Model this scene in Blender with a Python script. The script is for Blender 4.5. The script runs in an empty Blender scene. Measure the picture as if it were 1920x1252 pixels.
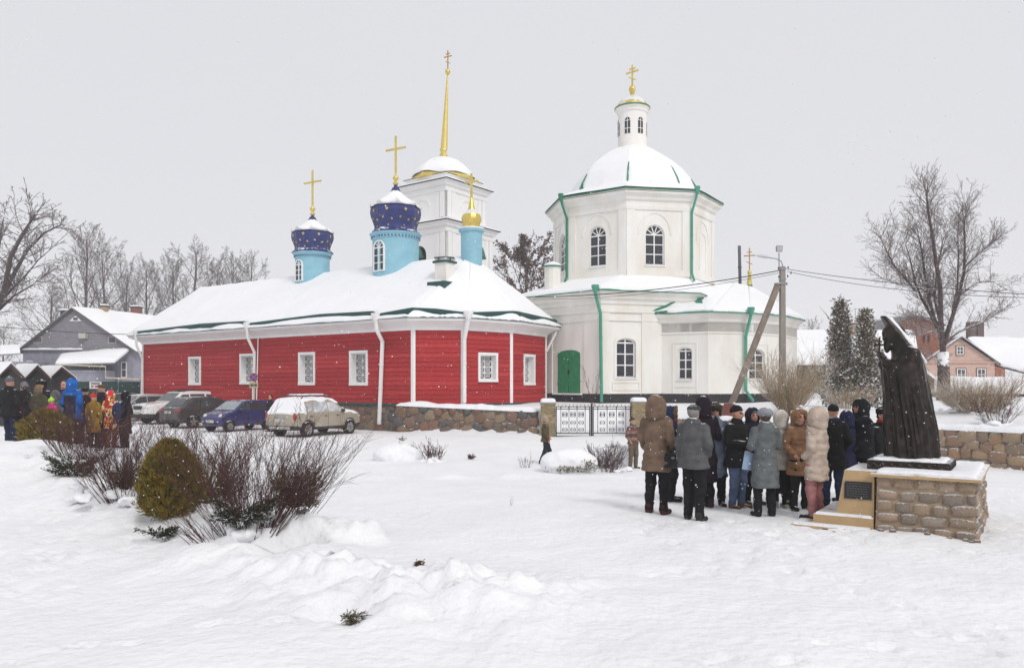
import bpy, bmesh, math, random
import numpy as np
from mathutils import Vector, Matrix
from math import sin, cos, pi, radians, sqrt, atan2

S = bpy.context.scene
COL = S.collection
random.seed(7)
rng = np.random.default_rng(11)
F, CX, HZ, CZ = 1450.0, 960.0, 720.0, 2.0     # focal length in photo pixels, photo centre, horizon row, eye height

# ------------------------------------------------------------------ camera, sky, sun, exposure
cam = bpy.data.cameras.new('camera')
camo = bpy.data.objects.new('camera', cam)
COL.objects.link(camo)
camo.location = (0, 0, CZ)
camo.rotation_euler = (pi / 2, 0, 0)
cam.sensor_width = 36
cam.lens = 36 * F / 1920
cam.shift_y = (HZ - 626) / 1920
cam.clip_start = 0.05
cam.clip_end = 2000
S.camera = camo

SUN_EL, SUN_AZ = radians(42), radians(150)
wd = bpy.data.worlds.new('World')
S.world = wd
wd.use_nodes = True
nt = wd.node_tree
bg = nt.nodes['Background']
sky = nt.nodes.new('ShaderNodeTexSky')
sky.sky_type = 'NISHITA'
sky.sun_disc = False
sky.sun_elevation = SUN_EL
sky.sun_rotation = SUN_AZ
sky.air_density = 1.0
sky.dust_density = 6.0
mixn = nt.nodes.new('ShaderNodeMixRGB')
mixn.inputs[0].default_value = 0.93
tc = nt.nodes.new('ShaderNodeTexCoord')
nz = nt.nodes.new('ShaderNodeTexNoise')
nz.inputs['Scale'].default_value = 1.6
nz.inputs['Detail'].default_value = 4
rampn = nt.nodes.new('ShaderNodeValToRGB')
rampn.color_ramp.elements[0].position = 0.25
rampn.color_ramp.elements[0].color = (0.95, 0.953, 1.0, 1)
rampn.color_ramp.elements[1].position = 0.75
rampn.color_ramp.elements[1].color = (0.99, 0.992, 1.025, 1)
mulc = nt.nodes.new('ShaderNodeVectorMath')
mulc.operation = 'SCALE'
mulc.inputs['Scale'].default_value = 7.5
nt.links.new(tc.outputs['Generated'], nz.inputs['Vector'])
nt.links.new(nz.outputs['Fac'], rampn.inputs['Fac'])
nt.links.new(rampn.outputs['Color'], mulc.inputs[0])
nt.links.new(sky.outputs['Color'], mixn.inputs[1])
nt.links.new(mulc.outputs['Vector'], mixn.inputs[2])
nt.links.new(mixn.outputs['Color'], bg.inputs['Color'])
bg.inputs['Strength'].default_value = 0.1

sl = bpy.data.lights.new('sun', 'SUN')
sl.energy = 1.35
sl.angle = radians(16)
sl.color = (1.0, 0.97, 0.93)
slo = bpy.data.objects.new('sun', sl)
COL.objects.link(slo)
# sky sun_rotation is measured clockwise from +Y seen from above
sd = Vector((sin(SUN_AZ) * cos(SUN_EL), cos(SUN_AZ) * cos(SUN_EL), sin(SUN_EL)))
slo.rotation_euler = sd.to_track_quat('Z', 'Y').to_euler()

S.view_settings.view_transform = 'Standard'
S.view_settings.look = 'None'
S.view_settings.exposure = 0.08
S.view_settings.gamma = 1.0
S.cycles.use_denoising = True
S.cycles.max_bounces = 6
S.cycles.volume_bounces = 3

# ------------------------------------------------------------------ small helpers
def V3(x, y, z):
    return Vector((x, y, z))

def at(px, py, Y):
    """world point that the photo shows at pixel (px, py) when it lies Y metres ahead"""
    return V3((px - CX) / F * Y, Y, CZ + (HZ - py) / F * Y)

def sst(a, b, x):
    t = np.clip((x - a) / (b - a), 0, 1)
    return t * t * (3 - 2 * t)

def _hash(i, j, k, s):
    i = i & 0xffff; j = j & 0xffff; k = k & 0xffff
    with np.errstate(over='ignore'):
        h = (i.astype(np.uint32) * np.uint32(374761393) + j.astype(np.uint32) * np.uint32(668265263)
             + k.astype(np.uint32) * np.uint32(2147483647) + np.uint32((s * 974711 + 1013) & 0xffffffff))
        h = (h ^ (h >> np.uint32(13))) * np.uint32(1274126177)
        h = h ^ (h >> np.uint32(16))
    return (h & np.uint32(0xffffff)).astype(np.float32) / float(0xffffff)

def vnoise(x, y, z, s=0):
    """smooth value noise in -1..1"""
    x = np.asarray(x, dtype=np.float64); y = np.asarray(y, dtype=np.float64); z = np.asarray(z, dtype=np.float64)
    i = np.floor(x); j = np.floor(y); k = np.floor(z)
    fx, fy, fz = x - i, y - j, z - k
    fx = fx * fx * (3 - 2 * fx); fy = fy * fy * (3 - 2 * fy); fz = fz * fz * (3 - 2 * fz)
    i = i.astype(np.int64) & 0xffff; j = j.astype(np.int64) & 0xffff; k = k.astype(np.int64) & 0xffff
    r = 0
    for a in (0, 1):
        for b in (0, 1):
            for c in (0, 1):
                w = (fx if a else 1 - fx) * (fy if b else 1 - fy) * (fz if c else 1 - fz)
                r = r + w * _hash(i + a, j + b, k + c, s)
    return r * 2 - 1

def fbm2(x, y, s=0, o=4):
    r = 0; a = 1; f = 1
    for q in range(o):
        r = r + a * vnoise(x * f, y * f, np.zeros_like(x) + q * 7.3, s)
        a *= .5; f *= 2.03
    return r

def worley2(x, y, s=0):
    i0 = np.floor(x); j0 = np.floor(y)
    best = np.full(np.shape(x), 9.0)
    for a in (-1, 0, 1):
        for b in (-1, 0, 1):
            i = (i0 + a).astype(np.int64) & 0xffff; j = (j0 + b).astype(np.int64) & 0xffff
            qx = i0 + a + _hash(i, j, i * 0, s); qy = j0 + b + _hash(i, j, i * 0, s + 5)
            best = np.minimum(best, (x - qx) ** 2 + (y - qy) ** 2)
    return np.sqrt(best)

# ------------------------------------------------------------------ materials (all procedural)
SNOWC = (0.86, 0.87, 0.89)
MATS = {}
def pm(name, c1, c2=None, scale=4.0, rough=0.85, bump=0.0, bscale=20.0, snow=None, snow_scale=6.0,
       metal=0.0, stretch=(1, 1, 1), wave=None, spec=0.3, detail=5.0, coat=0.0):
    """principled material: two colours mixed by noise, noise bump, optional settled snow on up-facing faces"""
    if name in MATS:
        return MATS[name]
    m = bpy.data.materials.new(name)
    m.use_nodes = True
    n = m.node_tree.nodes; l = m.node_tree.links
    b = n['Principled BSDF']
    b.inputs['Roughness'].default_value = rough
    b.inputs['Metallic'].default_value = metal
    b.inputs['Specular IOR Level'].default_value = spec
    if coat:
        b.inputs['Coat Weight'].default_value = coat
    tcn = n.new('ShaderNodeTexCoord')
    mp = n.new('ShaderNodeMapping')
    mp.inputs['Scale'].default_value = stretch
    l.new(tcn.outputs['Object'], mp.inputs['Vector'])
    if c2 is None:
        c2 = tuple(min(1, c * 0.86) for c in c1)
    t = n.new('ShaderNodeTexNoise')
    t.inputs['Scale'].default_value = scale
    t.inputs['Detail'].default_value = detail
    l.new(mp.outputs['Vector'], t.inputs['Vector'])
    r = n.new('ShaderNodeValToRGB')
    r.color_ramp.elements[0].position = 0.33
    r.color_ramp.elements[1].position = 0.67
    r.color_ramp.elements[0].color = (*c2, 1)
    r.color_ramp.elements[1].color = (*c1, 1)
    l.new(t.outputs['Fac'], r.inputs['Fac'])
    col = r.outputs['Color']
    if snow is not None:
        g = n.new('ShaderNodeNewGeometry')
        sx = n.new('ShaderNodeSeparateXYZ')
        l.new(g.outputs['Normal'], sx.inputs[0])
        t2 = n.new('ShaderNodeTexNoise')
        t2.inputs['Scale'].default_value = snow_scale
        t2.inputs['Detail'].default_value = 4
        l.new(tcn.outputs['Object'], t2.inputs['Vector'])
        ma = n.new('ShaderNodeMath'); ma.operation = 'MULTIPLY_ADD'
        ma.inputs[1].default_value = 0.9; ma.inputs[2].default_value = -0.45
        l.new(t2.outputs['Fac'], ma.inputs[0])
        ad = n.new('ShaderNodeMath'); ad.operation = 'ADD'
        l.new(sx.outputs['Z'], ad.inputs[0]); l.new(ma.outputs[0], ad.inputs[1])
        mr = n.new('ShaderNodeMapRange')
        mr.inputs['From Min'].default_value = snow - 0.08
        mr.inputs['From Max'].default_value = snow + 0.08
        l.new(ad.outputs[0], mr.inputs['Value'])
        mx = n.new('ShaderNodeMixRGB')
        l.new(mr.outputs[0], mx.inputs[0])
        l.new(col, mx.inputs[1])
        mx.inputs[2].default_value = (*SNOWC, 1)
        col = mx.outputs[0]
    l.new(col, b.inputs['Base Color'])
    if bump or wave:
        bn = n.new('ShaderNodeBump')
        bn.inputs['Strength'].default_value = 1.0
        bn.inputs['Distance'].default_value = bump if bump else 0.02
        if wave:
            axis, wsc = wave
            w = n.new('ShaderNodeTexWave')
            w.bands_direction = axis
            w.wave_profile = 'SAW'
            w.inputs['Scale'].default_value = wsc
            w.inputs['Distortion'].default_value = 0.3
            l.new(tcn.outputs['Object'], w.inputs['Vector'])
            l.new(w.outputs['Fac'], bn.inputs['Height'])
        else:
            t3 = n.new('ShaderNodeTexNoise')
            t3.inputs['Scale'].default_value = bscale
            t3.inputs['Detail'].default_value = 6
            l.new(mp.outputs['Vector'], t3.inputs['Vector'])
            l.new(t3.outputs['Fac'], bn.inputs['Height'])
        l.new(bn.outputs['Normal'], b.inputs['Normal'])
    MATS[name] = m
    return m

M_SNOW = pm('snow', SNOWC, (0.83, 0.84, 0.87), scale=0.8, rough=0.7, bump=0.03, bscale=9.0, spec=0.2)
M_GROUND = pm('trodden_snow', (0.87, 0.875, 0.89), (0.81, 0.815, 0.835), scale=0.7, rough=0.75, bump=0.035, bscale=9.0, spec=0.15, detail=9)
M_RSNOW = pm('roof_snow', (0.88, 0.885, 0.9), (0.84, 0.85, 0.87), scale=0.4, rough=0.7, bump=0.02, bscale=2.5, spec=0.15)
M_RED = pm('red_paint', (0.45, 0.026, 0.030), (0.33, 0.018, 0.022), scale=5, rough=0.75, bump=0.02, bscale=9, stretch=(1.2, 1.2, 5))
M_RED2 = pm('red_paint_worn', (0.50, 0.040, 0.042), (0.38, 0.026, 0.03), scale=4, rough=0.75, bump=0.02, bscale=9, stretch=(1.2, 1.2, 5))
M_RED3 = pm('red_paint_dark', (0.40, 0.022, 0.026), (0.30, 0.016, 0.02), scale=4, rough=0.75, bump=0.02, bscale=9, stretch=(1.2, 1.2, 5))
M_WTRIM = pm('white_trim', (0.84, 0.835, 0.83), (0.77, 0.765, 0.755), scale=2, rough=0.6, bump=0.006, bscale=10)
M_PLASTER = pm('lime_plaster', (0.85, 0.84, 0.81), (0.75, 0.715, 0.65), scale=1.1, rough=0.9, bump=0.016, bscale=5, detail=11, stretch=(1, 1, .35))
M_PLASTERT = pm('lime_plaster_tower', (0.86, 0.855, 0.84), (0.80, 0.795, 0.78), scale=0.6, rough=0.9, bump=0.012, bscale=4)
M_GREEN = pm('green_sheet_metal', (0.02, 0.22, 0.13), (0.015, 0.17, 0.10), scale=3, rough=0.45, spec=0.4)
M_PIPEG = pm('green_drainpipe', (0.07, 0.34, 0.23), (0.05, 0.28, 0.19), scale=3, rough=0.45, spec=0.4)
M_TEAL = pm('teal_sheet_metal', (0.008, 0.075, 0.07), (0.006, 0.055, 0.05), scale=3, rough=0.45, spec=0.4)
M_DOORG = pm('green_shutter_paint', (0.03, 0.28, 0.12), (0.02, 0.20, 0.085), scale=3, rough=0.6, bump=0.008, bscale=12, stretch=(6, 6, 1))
M_GLASS = pm('dark_window_glass', (0.035, 0.04, 0.05), (0.02, 0.022, 0.03), scale=2, rough=0.12, spec=0.5)
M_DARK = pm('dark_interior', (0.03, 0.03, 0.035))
M_PLINTH = pm('dark_stone_plinth', (0.035, 0.033, 0.036), (0.02, 0.02, 0.022), scale=4, rough=0.8, bump=0.05, bscale=5, snow=0.75)
M_GOLD = pm('gilded_metal', (0.76, 0.60, 0.17), (0.62, 0.48, 0.12), scale=3, rough=0.38, metal=0.55, spec=0.5)
M_GOLDS = pm('gilded_metal_snowy', (0.74, 0.57, 0.15), (0.60, 0.46, 0.11), scale=3, rough=0.4, metal=0.5, snow=0.55, snow_scale=3)
M_NAVY = pm('blue_dome_paint', (0.034, 0.046, 0.185), (0.024, 0.033, 0.14), scale=3, rough=0.5, bump=0.01, bscale=6, snow=0.78, snow_scale=4)
M_SKYB = pm('pale_blue_paint', (0.28, 0.53, 0.63), (0.23, 0.46, 0.57), scale=2, rough=0.6, bump=0.006, bscale=8)
M_MORTAR = pm('mortar', (0.24, 0.20, 0.16), (0.17, 0.14, 0.12), scale=6, rough=0.95, bump=0.02, bscale=20)
M_BLACKM = pm('black_iron', (0.02, 0.02, 0.022), rough=0.5)
M_GREYM = pm('grey_metal', (0.30, 0.31, 0.33), rough=0.45, metal=0.3)
M_CONC = pm('weathered_concrete', (0.30, 0.27, 0.24), (0.22, 0.195, 0.175), scale=3, rough=0.9, bump=0.01, bscale=20, stretch=(1, 1, .2))

# ------------------------------------------------------------------ mesh builder
def wloc(o):
    v = Vector((0, 0, 0))
    while o is not None:
        v = v + o.location
        o = o.parent
    return v

def link(name, me, parent=None):
    o = bpy.data.objects.new(name, me)
    COL.objects.link(o)
    if parent is not None:
        o.parent = parent
    return o

def thing(name, label, cat, loc=(0, 0, 0), rz=0, group=None):
    o = link(name, None)
    o.location = loc
    o.rotation_euler = (0, 0, rz)
    o.empty_display_size = 0.2
    tag(o, label, cat, group)
    return o

def tag(o, label=None, cat=None, group=None, kind=None):
    if label: o['label'] = label
    if cat:
        o['category'] = cat
        o['kind'] = 'thing'
    if group: o['group'] = group
    if kind: o['kind'] = kind
    return o

def copy_tree(o, parent=None):
    c = o.copy()
    COL.objects.link(c)
    c.parent = parent
    for ch in list(o.children):
        copy_tree(ch, c)
    return c

def mesh_obj(name, verts, faces, mat, parent=None, local=True, smooth=False, mats=None, mi=None, sharp=None):
    me = bpy.data.meshes.new(name)
    v = np.asarray(verts, dtype=np.float64).reshape(-1, 3)
    if parent is not None and not local:
        v = v - np.array(wloc(parent))
    if isinstance(faces, np.ndarray):
        n, k = faces.shape
        me.vertices.add(len(v)); me.vertices.foreach_set('co', v.astype(np.float32).ravel())
        me.loops.add(n * k); me.loops.foreach_set('vertex_index', faces.astype(np.int32).ravel())
        me.polygons.add(n); me.polygons.foreach_set('loop_start', np.arange(0, n * k, k, dtype=np.int32))
        me.update(calc_edges=True)
    else:
        me.from_pydata(v.tolist(), [], faces)
    for m in (mats or [mat]):
        me.materials.append(m)
    if mi is not None:
        me.polygons.foreach_set('material_index', np.asarray(mi, dtype=np.int32))
    if smooth:
        me.polygons.foreach_set('use_smooth', np.ones(len(me.polygons), dtype=bool))
        if sharp:
            me.set_sharp_from_angle(angle=sharp)
    me.update()
    return link(name, me, parent)

class MB:
    def __init__(s):
        s.v = []; s.f = []; s.b = {}
    def twig(s, pts, rad, n=3):
        """thin open tube, kept aside and meshed in bulk when the part is built"""
        s.b.setdefault((len(pts), n), []).append(([tuple(p) for p in pts], rad))
    def bulk(s):
        VV = [np.array(s.v, dtype=float).reshape(-1, 3)]; FF = []
        k0 = len(s.v)
        for (k, n), L in s.b.items():
            P = np.array([q[0] for q in L]); R = np.array([q[1] for q in L]); B = len(L)
            d = np.empty_like(P)
            d[:, 1:-1] = P[:, 2:] - P[:, :-2]; d[:, 0] = P[:, 1] - P[:, 0]; d[:, -1] = P[:, -1] - P[:, -2]
            d /= np.linalg.norm(d, axis=2, keepdims=True) + 1e-12
            m = d.mean(1, keepdims=True)
            ref = np.where(np.abs(m[..., 2:3]) < .8, np.array([0., 0., 1.]), np.array([1., 0., 0.]))
            a = np.cross(d, ref); a /= np.linalg.norm(a, axis=2, keepdims=True) + 1e-12
            b = np.cross(a, d)
            t = 2 * pi * np.arange(n) / n
            V = P[:, :, None] + (a[:, :, None] * np.cos(t)[:, None] + b[:, :, None] * np.sin(t)[:, None]) * R[:, :, None, None]
            ix = k0 + np.arange(B * k * n).reshape(B, k, n)
            nx = np.roll(ix, -1, axis=2)
            FF.append(np.stack([ix[:, :-1], ix[:, 1:], nx[:, 1:], nx[:, :-1]], -1).reshape(-1, 4))
            VV.append(V.reshape(-1, 3)); k0 += B * k * n
        return np.concatenate(VV), np.concatenate(FF)
    def add(s, vs, fs):
        k = len(s.v)
        s.v.extend([tuple(p) for p in vs])
        s.f.extend([[i + k for i in f] for f in fs])
        return s
    def hexa(s, p):
        """8 points: bottom 4 then top 4, anticlockwise seen from above"""
        return s.add(p, [[3, 2, 1, 0], [4, 5, 6, 7], [0, 1, 5, 4], [1, 2, 6, 5], [2, 3, 7, 6], [3, 0, 4, 7]])
    def box(s, c, d, rz=0):
        x, y, z = c; a, b, h = d[0] / 2, d[1] / 2, d[2] / 2
        cs, sn = cos(rz), sin(rz)
        q = [(x + i * a * cs - j * b * sn, y + i * a * sn + j * b * cs) for i, j in ((-1, -1), (1, -1), (1, 1), (-1, 1))]
        return s.hexa([(u, w, z - h) for u, w in q] + [(u, w, z + h) for u, w in q])
    def fbox(s, fr, u0, u1, z0, z1, w0, w1):
        """box in a wall frame: u along the wall, w outward"""
        q = [(u0, w1), (u1, w1), (u1, w0), (u0, w0)]
        return s.hexa([fr.p(u, z0, w) for u, w in q] + [fr.p(u, z1, w) for u, w in q])
    def prism(s, poly, d0, d1):
        """poly: list of Vector; extruded between poly+d0 and poly+d1"""
        n = len(poly)
        a = [p + d0 for p in poly]; b = [p + d1 for p in poly]
        return s.add(a + b, [list(range(n))[::-1], list(range(n, 2 * n))] + [[i, (i + 1) % n, n + (i + 1) % n, n + i] for i in range(n)])
    def tube(s, pts, rad, n=6, caps=True):
        pts = [Vector(p) for p in pts]
        k = len(pts)
        if not hasattr(rad, '__len__'):
            rad = [rad] * k
        vs = []; up = None
        for i in range(k):
            d = (pts[min(i + 1, k - 1)] - pts[max(i - 1, 0)])
            if d.length < 1e-9: d = V3(0, 0, 1)
            d.normalize()
            if up is None:
                up = V3(0, 0, 1) if abs(d.z) < .9 else V3(1, 0, 0)
            a = d.cross(up)
            if a.length < 1e-6: a = d.orthogonal()
            a.normalize()
            b = a.cross(d); up = b
            for j in range(n):
                t = 2 * pi * j / n
                vs.append(pts[i] + (a * cos(t) + b * sin(t)) * rad[i])
        fs = []
        for i in range(k - 1):
            for j in range(n):
                fs.append([i * n + j, i * n + (j + 1) % n, (i + 1) * n + (j + 1) % n, (i + 1) * n + j][::-1])
        if caps:
            fs.append(list(range(n))); fs.append(list(range((k - 1) * n, k * n))[::-1])
        return s.add(vs, fs)
    def lathe(s, prof, c=(0, 0, 0), n=16, ph=0, cap=True, sx=1, lean=None):
        """prof: list of (r, z)"""
        vs = []
        k = len(prof)
        for r, z in prof:
            for j in range(n):
                t = ph + 2 * pi * j / n
                lx = lean(z) if lean else 0
                vs.append((c[0] + r * cos(t) + lx, c[1] + r * sin(t), c[2] + z))
        fs = []
        for i in range(k - 1):
            for j in range(n):
                fs.append([i * n + j, i * n + (j + 1) % n, (i + 1) * n + (j + 1) % n, (i + 1) * n + j])
        if cap:
            fs.append(list(range(n))[::-1]); fs.append(list(range((k - 1) * n, k * n)))
        return s.add(vs, fs)
    def build(s, name, mat, parent=None, local=False, smooth=False, sharp=None):
        if s.b and not s.f:
            v, f = s.bulk()
            s.allv = v
            return mesh_obj(name, v, f, mat, parent, local, smooth, sharp=sharp)
        return mesh_obj(name, s.v, s.f, mat, parent, local, smooth, sharp=sharp)

class Frame:
    """a wall plane: A (left) to B (right) as seen from outside; w points outward"""
    def __init__(s, A, B):
        s.A = Vector((A[0], A[1], 0)); s.B = Vector((B[0], B[1], 0))
        d = s.B - s.A
        s.L = d.length
        s.u = d / s.L
        s.n = V3(s.u.y, -s.u.x, 0)
    def p(s, u, z, w=0.0):
        q = s.A + s.u * u + s.n * w
        return V3(q.x, q.y, z)
    def hit(s, px, py, w=0.0):
        """(u, z) where the sight line of photo pixel (px, py) meets the wall"""
        k = (px - CX) / F
        a = s.A + s.n * w
        u = (k * a.y - a.x) / (s.u.x - k * s.u.y)
        Y = a.y + s.u.y * u
        return u, CZ + (HZ - py) / F * Y

def offset_poly(pts, w, closed=True):
    """move a plan polyline outward (to its right-hand side) by w with mitred corners"""
    P = [Vector((p[0], p[1])) for p in pts]
    n = len(P); out = []
    for i in range(n):
        a = P[i - 1] if (closed or i > 0) else None
        b = P[(i + 1) % n] if (closed or i < n - 1) else None
        nn = []
        for q, r in ((a, P[i]), (P[i], b)):
            if q is None or r is None: continue
            d = (r - q).normalized()
            nn.append(Vector((d.y, -d.x)))
        if len(nn) == 1:
            m = nn[0]
        else:
            m = (nn[0] + nn[1]) / max(0.35, 1 + nn[0].dot(nn[1]))
        out.append(P[i] + m * w)
    return out

def sweep(mb, pts, prof, closed=True):
    """sweep a profile of (w outward, z) along a plan polyline"""
    rings = [offset_poly(pts, w, closed) for w, z in prof]
    n = len(pts); k = len(prof)
    vs = [(rings[j][i].x, rings[j][i].y, prof[j][1]) for i in range(n) for j in range(k)]
    fs = []
    for i in range(n if closed else n - 1):
        i2 = (i + 1) % n
        for j in range(k - 1):
            fs.append([i * k + j, i2 * k + j, i2 * k + j + 1, i * k + j + 1])
    return mb.add(vs, fs)

# ------------------------------------------------------------------ implicit surfaces (bodies, drapery, cars, snow caps)
def surf_nets(f, lo, hi, h):
    n = [int(math.ceil((hi[i] - lo[i]) / h)) + 1 for i in range(3)]
    ax = [lo[i] + np.arange(n[i]) * h for i in range(3)]
    q = 4
    nb = [int(math.ceil(k / q)) for k in n]
    if min(nb) < 3:
        X, Y, Z = np.meshgrid(*ax, indexing='ij')
        v = f(X, Y, Z)
    else:                                       # coarse pass first, then only the blocks near the surface
        cx = [lo[i] + (np.arange(nb[i]) + .5) * q * h - h * .5 for i in range(3)]
        X, Y, Z = np.meshgrid(*cx, indexing='ij')
        vc = f(X, Y, Z)
        near_ = np.abs(vc) < q * h * 1.35
        v = np.repeat(np.repeat(np.repeat(vc, q, 0), q, 1), q, 2)[:n[0], :n[1], :n[2]].copy()
        m = np.repeat(np.repeat(np.repeat(near_, q, 0), q, 1), q, 2)[:n[0], :n[1], :n[2]]
        i_, j_, k_ = np.nonzero(m)
        v[i_, j_, k_] = f(ax[0][i_], ax[1][j_], ax[2][k_])
    v[0], v[-1] = 1, 1
    v[:, 0], v[:, -1] = 1, 1
    v[:, :, 0], v[:, :, -1] = 1, 1
    ins = v < 0
    shp = tuple(k - 1 for k in n)
    acc = np.zeros(shp + (3,)); cnt = np.zeros(shp)
    offs = [(0, 0), (0, 1), (1, 0), (1, 1)]
    for a in range(3):
        b, c = [(1, 2), (0, 2), (0, 1)][a]
        for ob, oc in offs:
            s0 = [slice(0, -1)] * 3; s1 = [slice(0, -1)] * 3
            s0[a] = slice(0, -1); s1[a] = slice(1, None)
            for q, o in ((b, ob), (c, oc)):
                s0[q] = s1[q] = slice(o, n[q] - 1 + o)
            v0, v1 = v[tuple(s0)], v[tuple(s1)]
            cr = (v0 < 0) != (v1 < 0)
            den = np.where(cr, v0 - v1, 1)
            t = np.where(cr, v0 / den, 0)
            cnt += cr
            acc[..., a] += np.where(cr, t, 0)
            acc[..., b] += np.where(cr, ob, 0)
            acc[..., c] += np.where(cr, oc, 0)
    act = cnt > 0
    idx = -np.ones(shp, dtype=np.int64)
    idx[act] = np.arange(act.sum())
    ii = np.argwhere(act)
    verts = (ii + acc[act] / cnt[act][:, None]) * h + np.array(lo)
    faces = []
    for a in range(3):
        b, c = [(1, 2), (2, 0), (0, 1)][a]
        s0 = [slice(1, -1)] * 3; s1 = [slice(1, -1)] * 3
        s0[a] = slice(0, -1); s1[a] = slice(1, None)
        A, B = ins[tuple(s0)], ins[tuple(s1)]
        for flip in (False, True):
            m = (A & ~B) if not flip else (~A & B)
            e = np.argwhere(m)
            if not len(e): continue
            e = e + 1
            e[:, a] -= 1
            def cell(db, dc):
                q = e.copy(); q[:, b] += db; q[:, c] += dc
                return idx[q[:, 0], q[:, 1], q[:, 2]]
            q = np.stack([cell(-1, -1), cell(0, -1), cell(0, 0), cell(-1, 0)], 1)
            faces.append(q[:, ::-1] if flip else q)
    if not faces:
        return verts, np.zeros((0, 4), dtype=int)
    return verts, np.concatenate(faces)

def cone(X, Y, Z, a, b, ra, rb):
    a = np.array(a, float); b = np.array(b, float); d = b - a
    L = (d * d).sum()
    t = np.clip(((X - a[0]) * d[0] + (Y - a[1]) * d[1] + (Z - a[2]) * d[2]) / L, 0, 1)
    return np.sqrt((X - a[0] - t * d[0]) ** 2 + (Y - a[1] - t * d[1]) ** 2 + (Z - a[2] - t * d[2]) ** 2) - (ra + (rb - ra) * t)

def ell(X, Y, Z, c, r):
    q = np.sqrt(((X - c[0]) / r[0]) ** 2 + ((Y - c[1]) / r[1]) ** 2 + ((Z - c[2]) / r[2]) ** 2)
    return (q - 1) * min(r)

def smin(a, b, k=0.03):
    h = np.clip(0.5 + 0.5 * (b - a) / k, 0, 1)
    return b + (a - b) * h - k * h * (1 - h)

def smax(a, b, k=0.03):
    return -smin(-a, -b, k)

# ------------------------------------------------------------------ the lie of the land
WALLX = [-9.0, -7.0, -5.4, 1.2, 5.5, 14.8, 22.0, 40.0]
WALLY = [42.0, 37.9, 36.0, 33.5, 33.4, 21.8, 13.0, 13.0]
def seg_dist(x, y, a, b):
    dx, dy = b[0] - a[0], b[1] - a[1]
    t = np.clip(((x - a[0]) * dx + (y - a[1]) * dy) / (dx * dx + dy * dy), 0, 1)
    return np.hypot(x - a[0] - t * dx, y - a[1] - t * dy), t

def G0(x, y):
    x = np.asarray(x, float); y = np.asarray(y, float)
    g = 0.36 * np.exp(-(x ** 2 + (y + 1) ** 2) / 34)
    far = sst(13, 22, y)
    g = g - far * (0.42 - 0.2 * sst(26, 33, y))
    left = sst(-4, -10, x)
    g = g + left * 0.72 * (1 - sst(23, 31, y)) * sst(8, 15, y)
    d, t = seg_dist(x, y, (-3.0, 9.2), (-11.5, 17.5))
    g = g + 0.22 * np.exp(-(d / 0.9) ** 2)
    # churchyard held up by the stone walls
    yw = np.interp(x, WALLX, WALLY)
    dy = y - yw
    gate = sst(1.3, 1.7, x) * (1 - sst(5.0, 5.4, x))
    stp = (1 - gate) * sst(0.05, 0.5, dy) + gate * sst(0.3, 3.6, dy)
    stp = stp * sst(-5.25, -4.7, x)
    yard = 0.62 + 0.4 * sst(0, 7, dy) + 0.25 * sst(12, 40, dy)
    yard = np.where(x < 6, np.maximum(yard, 0.95), yard)
    g = g + (yard - g) * stp
    return g

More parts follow.
